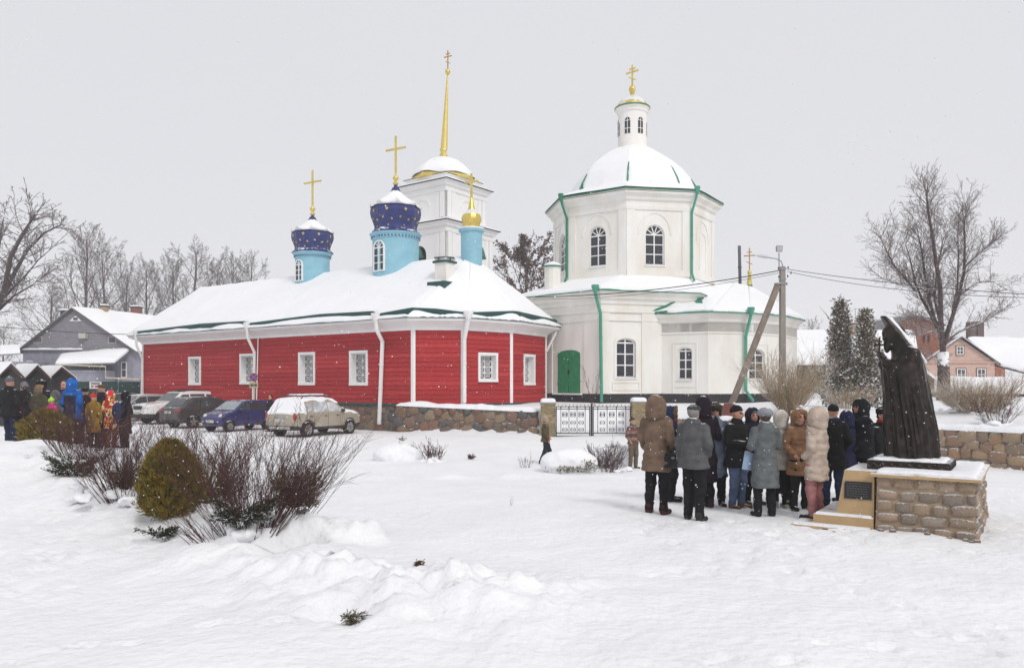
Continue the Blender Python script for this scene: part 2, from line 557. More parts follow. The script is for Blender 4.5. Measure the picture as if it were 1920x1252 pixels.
def Gf(x, y):
    """ground height with snow lumps"""
    x = np.asarray(x, float); y = np.asarray(y, float)
    g = G0(x, y)
    near = 1 - sst(20, 45, y)
    g = g + near * 0.045 * fbm2(x * 0.55, y * 0.55, 3, 4) + 0.05 * fbm2(x * 0.13, y * 0.13, 9, 2)
    # packed footprints and ruts
    g = g + (1 - sst(12, 24, y)) * 0.013 * fbm2(x * 2.6, y * 2.6, 21, 5)
    w = worley2(x * 2.6, y * 1.9, 33)
    fp = np.clip(fbm2(x * 0.35 + 4, y * 0.35, 41, 2) + 0.25, 0, 1)
    g = g - (1 - sst(10, 26, y)) * 0.05 * fp * (1 - sst(0.10, 0.34, w))
    # boot prints where people have crossed the square
    rp = np.random.default_rng(5)
    prints = []
    for (ax, ay, bx_, by_, n_) in ((-4.5, 5.0, 4.6, 9.6, 22), (3.8, 4.2, 2.6, 11.0, 16), (-6.5, 7.5, -1.0, 12.5, 18), (.5, 12.2, 6.5, 8.3, 16), (1.0, 5.0, 7.5, 7.6, 16)):
        an = math.atan2(by_ - ay, bx_ - ax)
        for q in range(n_):
            t_ = (q + .3 * rp.random()) / n_; sd_ = .11 if q % 2 else -.11
            prints.append((ax + (bx_ - ax) * t_ - sd_ * sin(an) + rp.normal() * .05, ay + (by_ - ay) * t_ + sd_ * cos(an) + rp.normal() * .05, an + rp.normal() * .15))
    for q in range(70):
        prints.append((rp.uniform(1.7, 5.0), rp.uniform(9.6, 13.0), rp.uniform(0, 6.3)))
    if x.size > 50:
        for fx, fy, an in prints:
            k_ = np.nonzero((np.abs(x - fx) < .3) & (np.abs(y - fy) < .3))
            if not len(k_[0]): continue
            u = ((x[k_] - fx) * cos(an) + (y[k_] - fy) * sin(an)) / .15; v = (-(x[k_] - fx) * sin(an) + (y[k_] - fy) * cos(an)) / .065
            r_ = np.sqrt(u * u + v * v)
            g[k_] += -.035 * (1 - sst(.6, 1.1, r_)) + .012 * np.exp(-((r_ - 1.35) / .3) ** 2)
    # shovelled heap in the foreground
    def lump(cx, cy, sx, sy, rot=0.0):
        c, s = cos(rot), sin(rot)
        u = ((x - cx) * c + (y - cy) * s) / sx; v = (-(x - cx) * s + (y - cy) * c) / sy
        return np.exp(-(u * u + v * v))
    m = np.clip(0.85 * lump(-1.05, 7.15, 1.3, 0.95) + 0.6 * lump(-0.1, 6.9, 0.8, 0.8) + 0.65 * lump(-2.1, 7.8, 0.8, .55)
                + .35 * lump(-3.3, 8.3, .9, .5), 0, 1.15)
    clod = 0.5 * (0.62 - worley2(x * 2.7 + 0.3 * fbm2(x * 2, y * 2, 5, 2), y * 2.4, 51)) + 0.28 * (0.6 - worley2(x * 6.3, y * 5.6, 52)) + 0.13 * (.5 - worley2(x * 13, y * 12, 53))
    g = g + m * (0.15 + 0.36 * clod) + 0.06 * m * fbm2(x * 1.4, y * 1.4, 61, 3)
    # loose lumps thrown along the bed
    d, t = seg_dist(x, y, (-2.6, 8.5), (-9.5, 15.0))
    b = np.exp(-(d / 0.8) ** 2)
    g = g + b * (0.16 * (0.55 - worley2(x * 1.9, y * 1.7, 71)) + 0.05 * fbm2(x * 2.5, y * 2.5, 72, 3))
    # dug hollow beside the big shrub, with a lip in front
    cu, su = cos(.45), sin(.45)
    hr = np.hypot(((x + 2.66) * cu + (y - 9.0) * su) / .60, (-(x + 2.66) * su + (y - 9.0) * cu) / .42) + .10 * vnoise(x * 5, y * 5, x * 0, 55)
    g = g + 0.03 * lump(-2.5, 8.3, .8, .25, .35) - 0.48 * (1 - sst(.60, 1.0, hr))
    br = np.hypot((x + 2.25) / .72, (y - 9.75) / .5) + .12 * vnoise(x * 4, y * 4, x * 0, 56)
    g = g + (1 - sst(.62, 1.12, br)) * (.20 + .14 * (.5 - worley2(x * 4.1, y * 3.7, 57)) + .08 * (.5 - worley2(x * 9.3, y * 8.6, 58)))
    # pits in the heap
    for cx, cy, r, dp in ((-1.42, 6.35, .22, .17), (-1.15, 7.75, .22, .14), (-0.72, 7.55, .20, .12)):
        g = g - dp * lump(cx, cy, r, r * .8)
    # trodden ridge along the far edge of the square
    rd = np.exp(-((y - 19.5 - 0.05 * x) / 0.6) ** 2) * sst(-6, -2, x) * (1 - sst(5, 9, x))
    g = g + rd * (0.07 + 0.08 * fbm2(x * 1.3, y * 1.5, 81, 3))
    # drift along the foot of the stone wall
    yw = np.interp(x, WALLX, WALLY)
    dr = np.exp(-((y - yw + .25) / .5) ** 2) * sst(-6, -4, x) * (1 - sst(1, 1.4, x))
    g = g + dr * (0.12 + 0.10 * fbm2(x * .9, y * .1, 91, 2))
    return g

def gz(x, y):
    return float(Gf(np.array([x]), np.array([y]))[0])

def make_ground():
    ys = [-40, -25, -15, -9, -5, -2.5, -1, 0, .8, 1.6, 2.2, 2.7, 3.1]
    y = 3.4
    while y < 60:
        ys.append(y); y += max(0.03, 0.0092 * y)
    while y < 420:
        ys.append(y); y *= 1.09
    xs = list(np.arange(-6.5, 7.0, 0.054))
    r = []; x = 7.0; st = .05
    while x < 420:
        r.append(x); st = min(st * 1.025, .11) if x < 20 else st * 1.12; x += st
    xs = [-(q - .5) for q in r[::-1]] + xs + r
    xs = np.array(xs); ys = np.array(ys)
    X, Yg = np.meshgrid(xs, ys, indexing='xy')
    Z = Gf(X.ravel(), Yg.ravel())
    nx, ny = len(xs), len(ys)
    i = np.arange(nx * ny).reshape(ny, nx)
    fcs = np.stack([i[:-1, :-1], i[:-1, 1:], i[1:, 1:], i[1:, :-1]], -1).reshape(-1, 4)
    o = mesh_obj('snowy_ground', np.stack([X.ravel(), Yg.ravel(), Z], 1), fcs, M_GROUND, smooth=True)
    tag(o, kind='structure')
    return o
make_ground()
# ------------------------------------------------------------------ building helpers
def arch_top(u0, u1, zs, rise, n=10):
    return [(u0 + (u1 - u0) * (1 - cos(pi * i / n)) / 2, zs + rise * sin(pi * i / n)) for i in range(n + 1)]

def fprism(mb, fr, poly, w0, w1):
    """polygon of (u, z), anticlockwise seen from outside, extruded from w0 to w1"""
    mb.prism([fr.p(u, z, 0) for u, z in poly], fr.n * w0, fr.n * w1)

def wall_panel(parent, fr, u0, u1, z0, z1, th, ops, mat, name='wall'):
    mb = MB()
    cur = u0
    for a, b, za, zb, rise in sorted(ops):
        if a > cur + 1e-4: mb.fbox(fr, cur, a, z0, z1, -th, 0)
        if za > z0 + 1e-4: mb.fbox(fr, a, b, z0, za, -th, 0)
        if zb < z1 - 1e-4:
            if rise:
                ap = arch_top(a, b, zb - rise, rise)
                for (p, q), (r, s) in zip(ap[:-1], ap[1:]):
                    fprism(mb, fr, [(p, q), (r, s), (r, z1), (p, z1)], -th, 0)
            else:
                mb.fbox(fr, a, b, zb, z1, -th, 0)
        cur = b
    if cur < u1 - 1e-4: mb.fbox(fr, cur, u1, z0, z1, -th, 0)
    return mb.build(name, mat, parent)

def bar(mb, fr, a, b, hw, w0, w1):
    d = Vector((b[0] - a[0], b[1] - a[1])); d.normalize()
    n = Vector((-d.y, d.x)) * hw
    fprism(mb, fr, [(a[0] - n.x, a[1] - n.y), (b[0] - n.x, b[1] - n.y), (b[0] + n.x, b[1] + n.y), (a[0] + n.x, a[1] + n.y)], w0, w1)

def window(parent, fr, u0, u1, z0, z1, rise=0.0, cols=2, rows=3, case=0.0, dep=0.2, mw=0.045, lattice=False, fan=0, wmat=None, sill=True, reveal=0.0):
    """window part: casing/frame/glazing bars in one frame mesh, each pane a sub-part"""
    wmat = wmat or M_WTRIM
    mb = MB()
    if case:                                   # boarded casing that lines the whole reveal
        mb.fbox(fr, u0, u0 + case, z0 + case, z1 - case, -dep - .06, 0.075)
        mb.fbox(fr, u1 - case, u1, z0 + case, z1 - case, -dep - .06, 0.075)
        mb.fbox(fr, u0, u1, z1 - case, z1, -dep - .06, 0.085)
        mb.fbox(fr, u0, u1, z0, z0 + case, -dep - .06, 0.095)
        u0 += case; u1 -= case; z0 += case; z1 -= case
    zs = z1 - rise
    wo = -dep
    mb.fbox(fr, u0, u0 + mw, z0, zs, wo - .05, wo)
    mb.fbox(fr, u1 - mw, u1, z0, zs, wo - .05, wo)
    mb.fbox(fr, u0 + mw, u1 - mw, z0, z0 + mw, wo - .05, wo + .002)
    if rise:
        ao = arch_top(u0, u1, zs, rise); ai = arch_top(u0 + mw, u1 - mw, zs, rise - mw)
        for i in range(len(ao) - 1):
            fprism(mb, fr, [ai[i], ai[i + 1], ao[i + 1], ao[i]], wo - .05, wo)
        mb.fbox(fr, u0 + mw, u1 - mw, zs - mw * .5, zs + mw * .5, wo - .05, wo + .004)
    else:
        mb.fbox(fr, u0 + mw, u1 - mw, z1 - mw, z1, wo - .05, wo + .002)
    U = [u0 + mw + (u1 - u0 - 2 * mw) * i / cols for i in range(cols + 1)]
    Z = [z0 + mw + (zs - z0 - mw) * i / rows for i in range(rows + 1)]
    hm = mw * .38
    for i in range(1, cols):
        mb.fbox(fr, U[i] - hm * 1.25, U[i] + hm * 1.25, z0 + mw, zs + (rise - mw if rise and fan == 0 else 0), wo - .04, wo - .004)
    for i in range(1, rows):
        mb.fbox(fr, U[0], U[-1], Z[i] - hm, Z[i] + hm, wo - .04, wo - .007)
    if fan:
        uc = (u0 + u1) / 2
        for i in range(1, fan):
            t = pi * i / fan
            bar(mb, fr, (uc, zs), (uc - (u1 - u0) / 2 * .95 * cos(t), zs + rise * .95 * sin(t)), hm, wo - .04, wo - .008)
    if lattice:
        for i in range(cols):
            for j in range(rows):
                a, b, c, d = U[i], U[i + 1], Z[j], Z[j + 1]
                mu, mz = (a + b) / 2, (c + d) / 2
                ru, rz_ = (b - a) * .5, (d - c) * .5
                for k in range(2):
                    bar(mb, fr, (a, c) if k else (a, d), (b, d) if k else (b, c), hm * .62, wo - .03 - .004 * k, wo - .012 - .003 * k)
                ring = [(mu + ru * .62 * cos(t), mz + rz_ * .62 * sin(t)) for t in [pi * 2 * q / 8 for q in range(9)]]
                for p, q in zip(ring[:-1], ring[1:]):
                    bar(mb, fr, p, q, hm * .55, wo - .033, wo - .018)
    if sill:
        mb.fbox(fr, u0 - .05, u1 + .05, z0 - .06, z0, -dep, .06)
    wn = mb.build('window', wmat, parent)
    for i in range(cols):
        for j in range(rows):
            MB().fbox(fr, U[i], U[i + 1], Z[j], Z[j + 1], wo - .045, wo - .03).build('pane', M_GLASS, wn)
    if rise:
        p = MB()
        fprism(p, fr, arch_top(u0 + mw * .5, u1 - mw * .5, zs, rise - mw * .5)[::-1], wo - .045, wo - .032)
        p.build('pane', M_GLASS, wn)
    return wn

def snow_sheet(name, parent, a, b, c, d, nu, nv, th, lo=None, hi=None, seed=0, mat=None, edge=.35, sag=.0):
    """drift of settled snow on a roof plane: a-b eave, d-c top edge"""
    a, b, c, d = [np.array(q, float) for q in (a, b, c, d)]
    s = np.linspace(0, 1, nu + 1)[:, None]; t = np.linspace(0, 1, nv + 1)[None, :]
    L0 = (lo(s[:, 0])[:, None] if lo is not None else 0 * s)
    H0 = (hi(s[:, 0])[:, None] if hi is not None else 0 * s + 1)
    L0 = L0 + .008 * vnoise(s * 37, 0 * s + seed, 0 * s, seed)
    tt = L0 + (H0 - L0) * t
    P = ((a * (1 - s[..., None]) + b * s[..., None]) * (1 - tt[..., None]) + (d * (1 - s[..., None]) + c * s[..., None]) * tt[..., None])
    Lu = np.linalg.norm(b - a); Lv = np.linalg.norm(d - a)
    de = np.minimum(np.minimum(s * Lu, (1 - s) * Lu) + 0 * t, np.minimum((tt - L0) * Lv, (H0 - tt) * Lv + .15))
    prof = .45 + .55 * np.sqrt(np.clip(de / edge, 0, 1))
    nzv = vnoise(P[..., 0] * .8, P[..., 1] * .8, P[..., 2] * .8, seed) * .25 + vnoise(P[..., 0] * 2.7, P[..., 1] * 2.7, P[..., 2] * 2.7, seed + 1) * .12
    top = P.copy()
    top[..., 2] += th * prof * (1 + nzv)
    bot = P.copy(); bot[..., 2] -= .01
    n = (nu + 1) * (nv + 1)
    ix = np.arange(n).reshape(nu + 1, nv + 1)
    f = np.stack([ix[:-1, :-1], ix[1:, :-1], ix[1:, 1:], ix[:-1, 1:]], -1).reshape(-1, 4).tolist()
    rim = list(ix[:, 0]) + list(ix[-1, 1:]) + list(ix[-2::-1, -1]) + list(ix[0, -2:0:-1])
    V = np.concatenate([top.reshape(-1, 3), bot.reshape(-1, 3)[rim]])
    k = len(rim)
    for i in range(k):
        j = (i + 1) % k
        f.append([int(rim[j]), int(rim[i]), n + i, n + j])
    f.append([n + i for i in range(k)][::-1])
    return mesh_obj(name, V, f, mat or M_RSNOW, parent, local=False, smooth=True, sharp=radians(60))

def cross(mb, c, H, W, t, ax=(1, 0), slant=True, small=True):
    """orthodox cross standing at c, bars along the plan direction ax"""
    ax = Vector((ax[0], ax[1], 0)).normalized()
    c = Vector(c)
    def barb(z0, z1, x0, x1, tilt=0):
        p = []
        ay = V3(-ax.y, ax.x, 0)
        for zz in (0, 1):
            for sx, sy in ((x0, -t / 2), (x1, -t / 2), (x1, t / 2), (x0, t / 2)):
                p.append(c + ax * sx + ay * sy + V3(0, 0, (z1 if zz else z0) + tilt * sx))
        mb.hexa(p)
    barb(0, H, -t / 2, t / 2)
    zc = H * .66
    barb(zc, zc + t, -W / 2, -t / 2); barb(zc, zc + t, t / 2, W / 2)
    if small:
        barb(H * .82, H * .82 + t * .8, -W * .27, -t / 2); barb(H * .82, H * .82 + t * .8, t / 2, W * .27)
    if slant:
        barb(H * .34, H * .34 + t * .8, -W * .3, -t / 2, -.5); barb(H * .34, H * .34 + t * .8, t / 2, W * .3, -.5)
    for x, z in ((-W / 2, zc + t / 2), (W / 2, zc + t / 2), (0, H)):
        mb.lathe([(0.01, -t * .8), (t * .8, 0), (.01, t * .8)], tuple(c + ax * x + V3(0, 0, z)), 6)

def drainpipe(parent, pts, r, mat, name='drainpipe', funnel=True):
    mb = MB()
    mb.tube(pts, r, 8)
    if funnel:
        p = Vector(pts[0])
        mb.lathe([(r * 1.05, -.16), (r * 2.3, .12), (r * 2.3, .22)], tuple(p), 8)
    for i in range(1, len(pts)):
        a, b = Vector(pts[i - 1]), Vector(pts[i])
        L = (b - a).length
        for k in range(1, int(L / 1.1) + 1):
            q = a + (b - a) * min(.98, k * 1.1 / L)
            q2 = a + (b - a) * min(.995, k * 1.1 / L + .05 / L)
            mb.tube([q, q2], r * 1.18, 8)
    return mb.build(name, mat, parent, smooth=True, sharp=radians(40))

def flat(parent, name, mat, poly, th=0.03):
    """thin slab from a polygon (Vectors), thickness downward"""
    mb = MB()
    n = len(poly)
    lo = [p - V3(0, 0, th) for p in poly]
    mb.add(list(poly) + lo, [list(range(n)), list(range(n, 2 * n))[::-1]] + [[(i + 1) % n, i, n + i, n + (i + 1) % n] for i in range(n)])
    return mb.build(name, mat, parent)

# fieldstones / blocks: a few shared meshes, squashed differently by each copy
def stone_mesh(seed, box=.45, rough=.10):
    bm = bmesh.new()
    bmesh.ops.create_icosphere(bm, subdivisions=2, radius=1)
    V = np.array([v.co[:] for v in bm.verts])
    q = np.power(np.power(np.abs(V), 2 + 6 * box).sum(1), -1 / (2 + 6 * box))
    V = V * q[:, None]
    V *= (1 + rough * vnoise(V[:, 0] * 1.3 + seed * 9, V[:, 1] * 1.3, V[:, 2] * 1.3, seed) + rough * .5 * vnoise(V[:, 0] * 3, V[:, 1] * 3 + seed, V[:, 2] * 3, seed))[:, None]
    for v, c in zip(bm.verts, V): v.co = c
    me = bpy.data.meshes.new('stone')
    bm.to_mesh(me); bm.free()
    me.polygons.foreach_set('use_smooth', np.ones(len(me.polygons), dtype=bool))
    return me
def stone_set(cols, key, box, rough, snow, dk=.62):
    out = []
    for i, c in enumerate(cols):
        m = pm('%s_%d' % (key, i), c, tuple(x * dk for x in c), scale=5, rough=.85, bump=.04, bscale=8, snow=snow, snow_scale=4, detail=8)
        for k in range(2):
            me = stone_mesh(i * 3 + k + 1, box, rough)
            me.materials.append(m)
            out.append(me)
    return out
FIELD = stone_set([(.25, .15, .10), (.31, .22, .145), (.21, .16, .13), (.34, .26, .18), (.15, .14, .14), (.27, .175, .13), (.22, .145, .11), (.29, .17, .125)], 'fieldstone', .22, .14, .80)
RUBBLE = stone_set([(.42, .27, .165), (.38, .29, .20), (.31, .23, .17), (.46, .33, .21), (.34, .22, .155)], 'wall_rubble', .5, .12, .62, .75)
BLOCK = stone_set([(.50, .37, .26), (.60, .47, .35), (.42, .32, .24), (.56, .40, .30), (.47, .38, .31), (.36, .29, .24)], 'rough_block', .8, .13, .70, .80)

def put_stone(parent, me, p, half, rz, name='stone', tilt=0):
    o = link(name, me, parent)
    o.location = Vector(p) - wloc(parent)
    o.rotation_euler = (0, tilt, rz)
    o.scale = half
    return o

def stone_face(parent, fr, u0, u1, zb, zt, size, meshes, depth=.09, w=0.0, name='stone', aspect=1.25, jit=.25):
    """lay stones over a wall face; zb, zt are functions of u"""
    rz = atan2(fr.u.y, fr.u.x)
    h = size
    nrow = max(1, int(round((zt((u0 + u1) / 2) - zb((u0 + u1) / 2)) / h)))
    for r in range(nrow):
        u = u0 - random.random() * size * .5
        while u < u1:
            sw = size * aspect * random.uniform(.7, 1.35)
            uc = u + sw / 2
            if uc > u1 or uc < u0: 
                u += sw; continue
            a, b = zb(uc), zt(uc)
            hh = (b - a) / nrow
            zc = a + (r + .5) * hh + random.uniform(-jit, jit) * hh * .4
            sh = hh * random.uniform(.85, 1.2)
            put_stone(parent, random.choice(meshes), fr.p(uc, min(zc, b - sh * .4), w + random.uniform(-.03, .02)), (sw * .52, depth * random.uniform(.8, 1.3), sh * .53), rz, name, random.uniform(-.12, .12))
            u += sw

def stone_pack(parent, fr, u0, u1, zb, zt, size, meshes, depth=.09, w=0.0, tries=2600):
    """irregular fieldstones packed over a wall face, big ones first"""
    rz = atan2(fr.u.y, fr.u.x)
    done = []
    for k in range(tries):
        f = 1.45 - .95 * k / tries
        a = size * .5 * f * random.uniform(.9, 1.2); b = a * random.uniform(.68, .95)
        u = random.uniform(u0, u1); lo, hi = zb(u), zt(u)
        if hi - lo < b: continue
        z = random.uniform(lo + b * .5, hi - b * .75)
        if any(((u - q[0]) / (a + q[2])) ** 2 + ((z - q[1]) / (b + q[3])) ** 2 < .80 for q in done): continue
        done.append((u, z, a, b))
    for u, z, a, b in done[:295]:
        put_stone(parent, random.choice(meshes), fr.p(u, z, w + random.uniform(-.03, .015)), (a * 1.03, depth * random.uniform(.8, 1.25), b * 1.03), rz, 'stone', random.uniform(-.5, .5))

# ------------------------------------------------------------------ the red wooden church
R0w = [(-23.6, 49.5), (-4.62, 36.2), (-2.31, 36.4), (-.05, 38.3), (1.8, 41.6), (.37, 43.3), (-18.6, 56.6)]
RB, RT, REAVE, RIDGE = 1.07, 4.56, 5.10, 8.50
RQ = V3(-2.15, 39.75, RIDGE); RR0 = V3(-21.25, 53.1, RIDGE)

def red_church():
    c = thing('red_church', 'red boarded church with blue star domes and a snowy roof', 'church', (-9, 44, 1.0))
    frames = [Frame(R0w[i], R0w[(i + 1) % len(R0w)]) for i in range(len(R0w))]
    wpx = {0: [(353, 376, 668.5, 722), (449, 477, 663, 720.5), (559, 590, 660, 722), (654.5, 689, 657, 722.5)], 2: [(897, 934, 661, 716)], 3: [(982.5, 1004, 664, 722)]}
    reds = [M_RED, M_RED, M_RED2, M_RED3]
    for k, fr in enumerate(frames):
        ops = []
        for x0, x1, y0, y1 in wpx.get(k, []):
            ua, z1 = fr.hit(x0, y0, .07); ub, z1b = fr.hit(x1, y0, .07)
            _, z0 = fr.hit((x0 + x1) / 2, y1, .07)
            _, z1 = fr.hit((x0 + x1) / 2, y0, .07)
            ops.append((ua, ub, z0, z1, 0))
        wall_panel(c, fr, 0, fr.L, RB, RT + .1, .35, ops, M_RED3 if k < 4 else M_RED, 'wall')
        for a, b, z0, z1, _ in ops:
            window(c, fr, a, b, z0, z1, 0, 2, 4, case=.13, dep=.24, lattice=True, sill=False)
        if k > 4: continue
        # clapboards: each board an own piece, cut at the windows
        course = (RT - RB) / 16
        for r in range(16):
            za, zb_ = RB + r * course, RB + (r + 1) * course
            iv = [(.10 if k else .02, fr.L - .10)]
            for a, b, z0, z1, _ in ops:
                if z0 < zb_ - .02 and z1 > za + .02:
                    iv = [q for (s, e) in iv for q in ((s, min(e, a)), (max(s, b), e)) if q[1] - q[0] > .02]
            for s, e in iv:
                u = s
                while u < e - .01:
                    ln = random.uniform(2.6, 5.5) if k == 0 else 9
                    u2 = min(e, u + ln)
                    if e - u2 < .7: u2 = e
                    j = random.uniform(-.006, .008)
                    g = .008
                    MB().hexa([fr.p(u + .003, za + g, .045 + j), fr.p(u2 - .003, za + g, .045 + j), fr.p(u2 - .003, za + g, .002), fr.p(u + .003, za + g, .002),
                               fr.p(u + .003, zb_ - .002, .022 + j), fr.p(u2 - .003, zb_ - .002, .022 + j), fr.p(u2 - .003, zb_ - .002, .002), fr.p(u + .003, zb_ - .002, .002)]).build('plank', random.choice(reds), c)
                    u = u2
    # corner boards and teal base flashing
    for i in (0, 1, 2, 3, 4):
        p = Vector(R0w[i])
        for fr, s in ((frames[i - 1], -1), (frames[i], 1)):
            mb = MB()
            if s < 0: mb.fbox(fr, fr.L - .10, fr.L + .055, RB, RT, .004, .062)
            else: mb.fbox(fr, -.002, .10, RB, RT, .004, .0605)
            mb.build('corner_board', M_WTRIM, c)
    mb = MB(); sweep(mb, R0w, [(.03, RB + .02), (.13, RB - .06), (.13, RB - .10), (.0, RB - .10)])
    mb.build('base_flashing', M_TEAL, c)
    # coved white cornice
    mb = MB(); sweep(mb, R0w, [(.0, RT - .04), (.09, RT - .03), (.10, RT + .07), (.13, RT + .10), (.30, RT + .22), (.58, RT + .36), (.64, RT + .38), (.645, RT + .53), (.0, RT + .55)])
    mb.build('cornice', M_WTRIM, c)
    # fieldstone foundation under the boarding
    mb = MB(); sweep(mb, R0w, [(-.2, -.6), (.02, -.6), (.02, RB - .09), (-.2, RB - .09)])
    f = mb.build('foundation', M_MORTAR, c)
    fr = frames[0]
    ua = .2
    stone_pack(f, fr, fr.hit(250, 780)[0], fr.L - .3, lambda u: -.25, lambda u: RB - .1, .36, FIELD, .08, .02)
    # roof
    E = offset_poly(R0w, .70)
    ev = [V3(p.x, p.y, REAVE) for p in E]
    d = (Vector(R0w[1]) - Vector(R0w[0])).normalized(); d3 = V3(d.x, d.y, 0)
    a0 = ev[0] - d3 * .0; r0 = RR0 - d3 * .45
    rf = flat(c, 'roof', M_TEAL, [a0, ev[1], RQ, r0], .05)
    for A, B in ((ev[1], ev[2]), (ev[2], ev[3]), (ev[3], ev[4]), (ev[4], ev[5])):
        flat(rf, 'roof_facet', M_TEAL, [A, B, RQ], .05)
    flat(rf, 'roof_facet', M_TEAL, [ev[5], ev[6], r0, RQ], .05)
    up = V3(0, 0, .012)
    # raised roof gutters in a zigzag down to each drainpipe
    fe = Frame(E[0], E[1])
    nodes0 = [(256, .012), (365, .075), (450, .06), (462, .012), (590, .085), (690, .065), (705, .012), (776, .075)]
    S0 = [max(0.0, min(1.0, fe.hit(px, 600)[0] / fe.L)) for px, _ in nodes0]
    T0 = [t for _, t in nodes0]
    def g0(s): return np.interp(s, S0, T0)
    def strip(A, B, C, D, ss, ts):
        pts = []
        for s, t in zip(ss, ts):
            pts.append((A * (1 - s) + B * s) * (1 - t) + (D * (1 - s) + C * s) * t)
        for p, q in zip(pts[:-1], pts[1:]):
            if (q - p).length < .02: continue
            e = (q - p).normalized(); o = e.cross(V3(0, 0, 1)).normalized() * .025
            MB().hexa([p - o, q - o, q + o, p + o, p - o + V3(0, 0, .19), q - o + V3(0, 0, .19), q + o + V3(0, 0, .19), p + o + V3(0, 0, .19)]).build('roof_gutter', M_TEAL, c)
    ss = list(np.linspace(0, 1, 60)); ss = sorted(set(ss + S0))
    strip(a0, ev[1], RQ, r0, S0, T0)
    snow_sheet('roof_snow', c, a0 + up, ev[1] + up, RQ + up, r0 + up, 130, 36, .17, lo=lambda s: g0(s) + .012, seed=3)
    def cover(s): return np.clip(g0(s) - .012, .004, 1) * np.clip(.55 + .9 * vnoise(s * 9, 0 * s, 0 * s, 4), .05, 1)
    snow_sheet('roof_snow', c, a0 + up, ev[1] + up, RQ + up, r0 + up, 130, 5, .10, lo=lambda s: 0 * s - .004, hi=cover, seed=5, edge=.1)
    tri = {1: ([0, .45, .9, 1], [.075, .06, .015, .03]), 2: ([0, .12, .9, 1], [.03, .02, .085, .085]), 3: ([0, .6, .95, 1], [.085, .06, .05, .05]), 4: ([0, 1], [.05, .05])}
    for k, (A, B) in {1: (ev[1], ev[2]), 2: (ev[2], ev[3]), 3: (ev[3], ev[4]), 4: (ev[4], ev[5])}.items():
        sx, tx = tri[k]
        strip(A, B, RQ, RQ, sx, tx)
        snow_sheet('roof_snow', c, A + up, B + up, RQ + up, RQ + up, 26, 30, .17, lo=lambda s: np.interp(s, sx, tx) + .012, seed=10 + k)
        snow_sheet('roof_snow', c, A + up, B + up, RQ + up, RQ + up, 26, 3, .09, lo=lambda s: 0 * s - .004, hi=lambda s: np.interp(s, sx, tx) * (.5 + .4 * np.sin(s * 7 + k)), seed=20 + k, edge=.1)
    snow_sheet('roof_snow', c, ev[5] + up, ev[6] + up, r0 + up, RQ + up, 30, 12, .15, seed=31)
    # left gable wall triangle
    g = Frame(R0w[6], R0w[0])
    mb = MB(); mb.prism([g.p(0, RT, 0), g.p(g.L, RT, 0), V3(RR0.x, RR0.y, RIDGE - .1)], g.n * -.3, g.n * 0)
    mb.build('gable', M_RED, c)
    # drainpipes
    f0, f2 = frames[0], frames[2]
    def on(fr, px, py, w):
        u, z = fr.hit(px, py, w); return fr.p(u, z, w)
    drainpipe(c, [on(f0, 254, 626, .72), on(f0, 256, 648, .66), on(f0, 267, 672, .16), on(f0, 265, 790, .16)], .075, M_WTRIM)
    drainpipe(c, [on(f0, 463, 612, .72), on(f0, 464, 632, .66), on(f0, 477, 660, .17), on(f0, 474, 795, .17)], .085, M_WTRIM)
    drainpipe(c, [on(f0, 704.5, 596, .72), on(f0, 706, 618, .66), on(f0, 717, 640, .17), on(f0, 711, 795, .17)], .10, M_WTRIM)
    p2 = Vector(R0w[2]); nn = (frames[1].n + frames[2].n).normalized()
    def corner(z, w): return V3(p2.x, p2.y, z) + nn * w
    drainpipe(c, [corner(5.15, .78), corner(4.9, .7), corner(4.1, .19), corner(1.15, .19)], .10, M_WTRIM)
    MB().tube([on(f0, 484, 634, .10), on(f0, 481, 750, .10)], .035, 6).build('cable_conduit', M_WTRIM, c)
    # eave bracket at the far right corner
    p4 = R0w[4]
    MB().tube([V3(p4[0] + .05, p4[1] - .05, 3.75), V3(p4[0] + .55, p4[1] - .12, 4.75)], .06, 4).build('eave_bracket', M_WTRIM, c)

    # domes
    def onion(axis, drum_r, zd0, zd1, R, H, ch, key, drum_mat=M_SKYB, nw=True):
        x, y = axis
        dr = MB(); dr.lathe([(drum_r, zd0 - 2.0), (drum_r, zd1 - .22)], (x, y, 0), 40, cap=False)
        drum = dr.build('drum', drum_mat, c, smooth=True)
        co = MB(); co.lathe([(drum_r + .0, -.30), (drum_r + .06, -.26), (drum_r + .06, -.14), (drum_r + .10, -.10), (drum_r + .16, -.02), (drum_r + .16, .03), (drum_r * .6, .05)], (x, y, zd1), 40, cap=False)
        co.build('drum_cornice', drum_mat, drum, smooth=True, sharp=radians(35))
        for k in range(44):
            t = 2 * pi * k / 44
            MB().box((x + (drum_r + .07) * cos(t), y + (drum_r + .07) * sin(t), zd1 - .20), (.03, .075, .075), t).build('frieze_block', M_NAVY, drum)
        if nw:
            for t in (-127, 53):
                tt = radians(t)
                n = V3(cos(tt), sin(tt), 0); uu = V3(-n.y, n.x, 0)
                hw = .36 * drum_r / 1.1
                fw = Frame((x + n.x * drum_r * .985 - uu.x, y + n.y * drum_r * .985 - uu.y), (x + n.x * drum_r * .985 + uu.x, y + n.y * drum_r * .985 + uu.y))
                window(drum, fw, 1 - hw, 1 + hw, zd0 + .05, zd1 - .42, hw, 2, 3, dep=-.05, mw=.04, fan=3, sill=False) if False else arched_drum_window(drum, fw, hw, zd0 + .05, zd1 - .42)
        pr = [(.97, 0), (.99, .02), (.84, .10), (.83, .15), (.88, .24), (.97, .36), (1.0, .45), (.985, .53), (.91, .60), (.75, .665), (.54, .735), (.36, .80), (.22, .87), (.13, .94), (.085, 1.0), (.07, 1.08)]
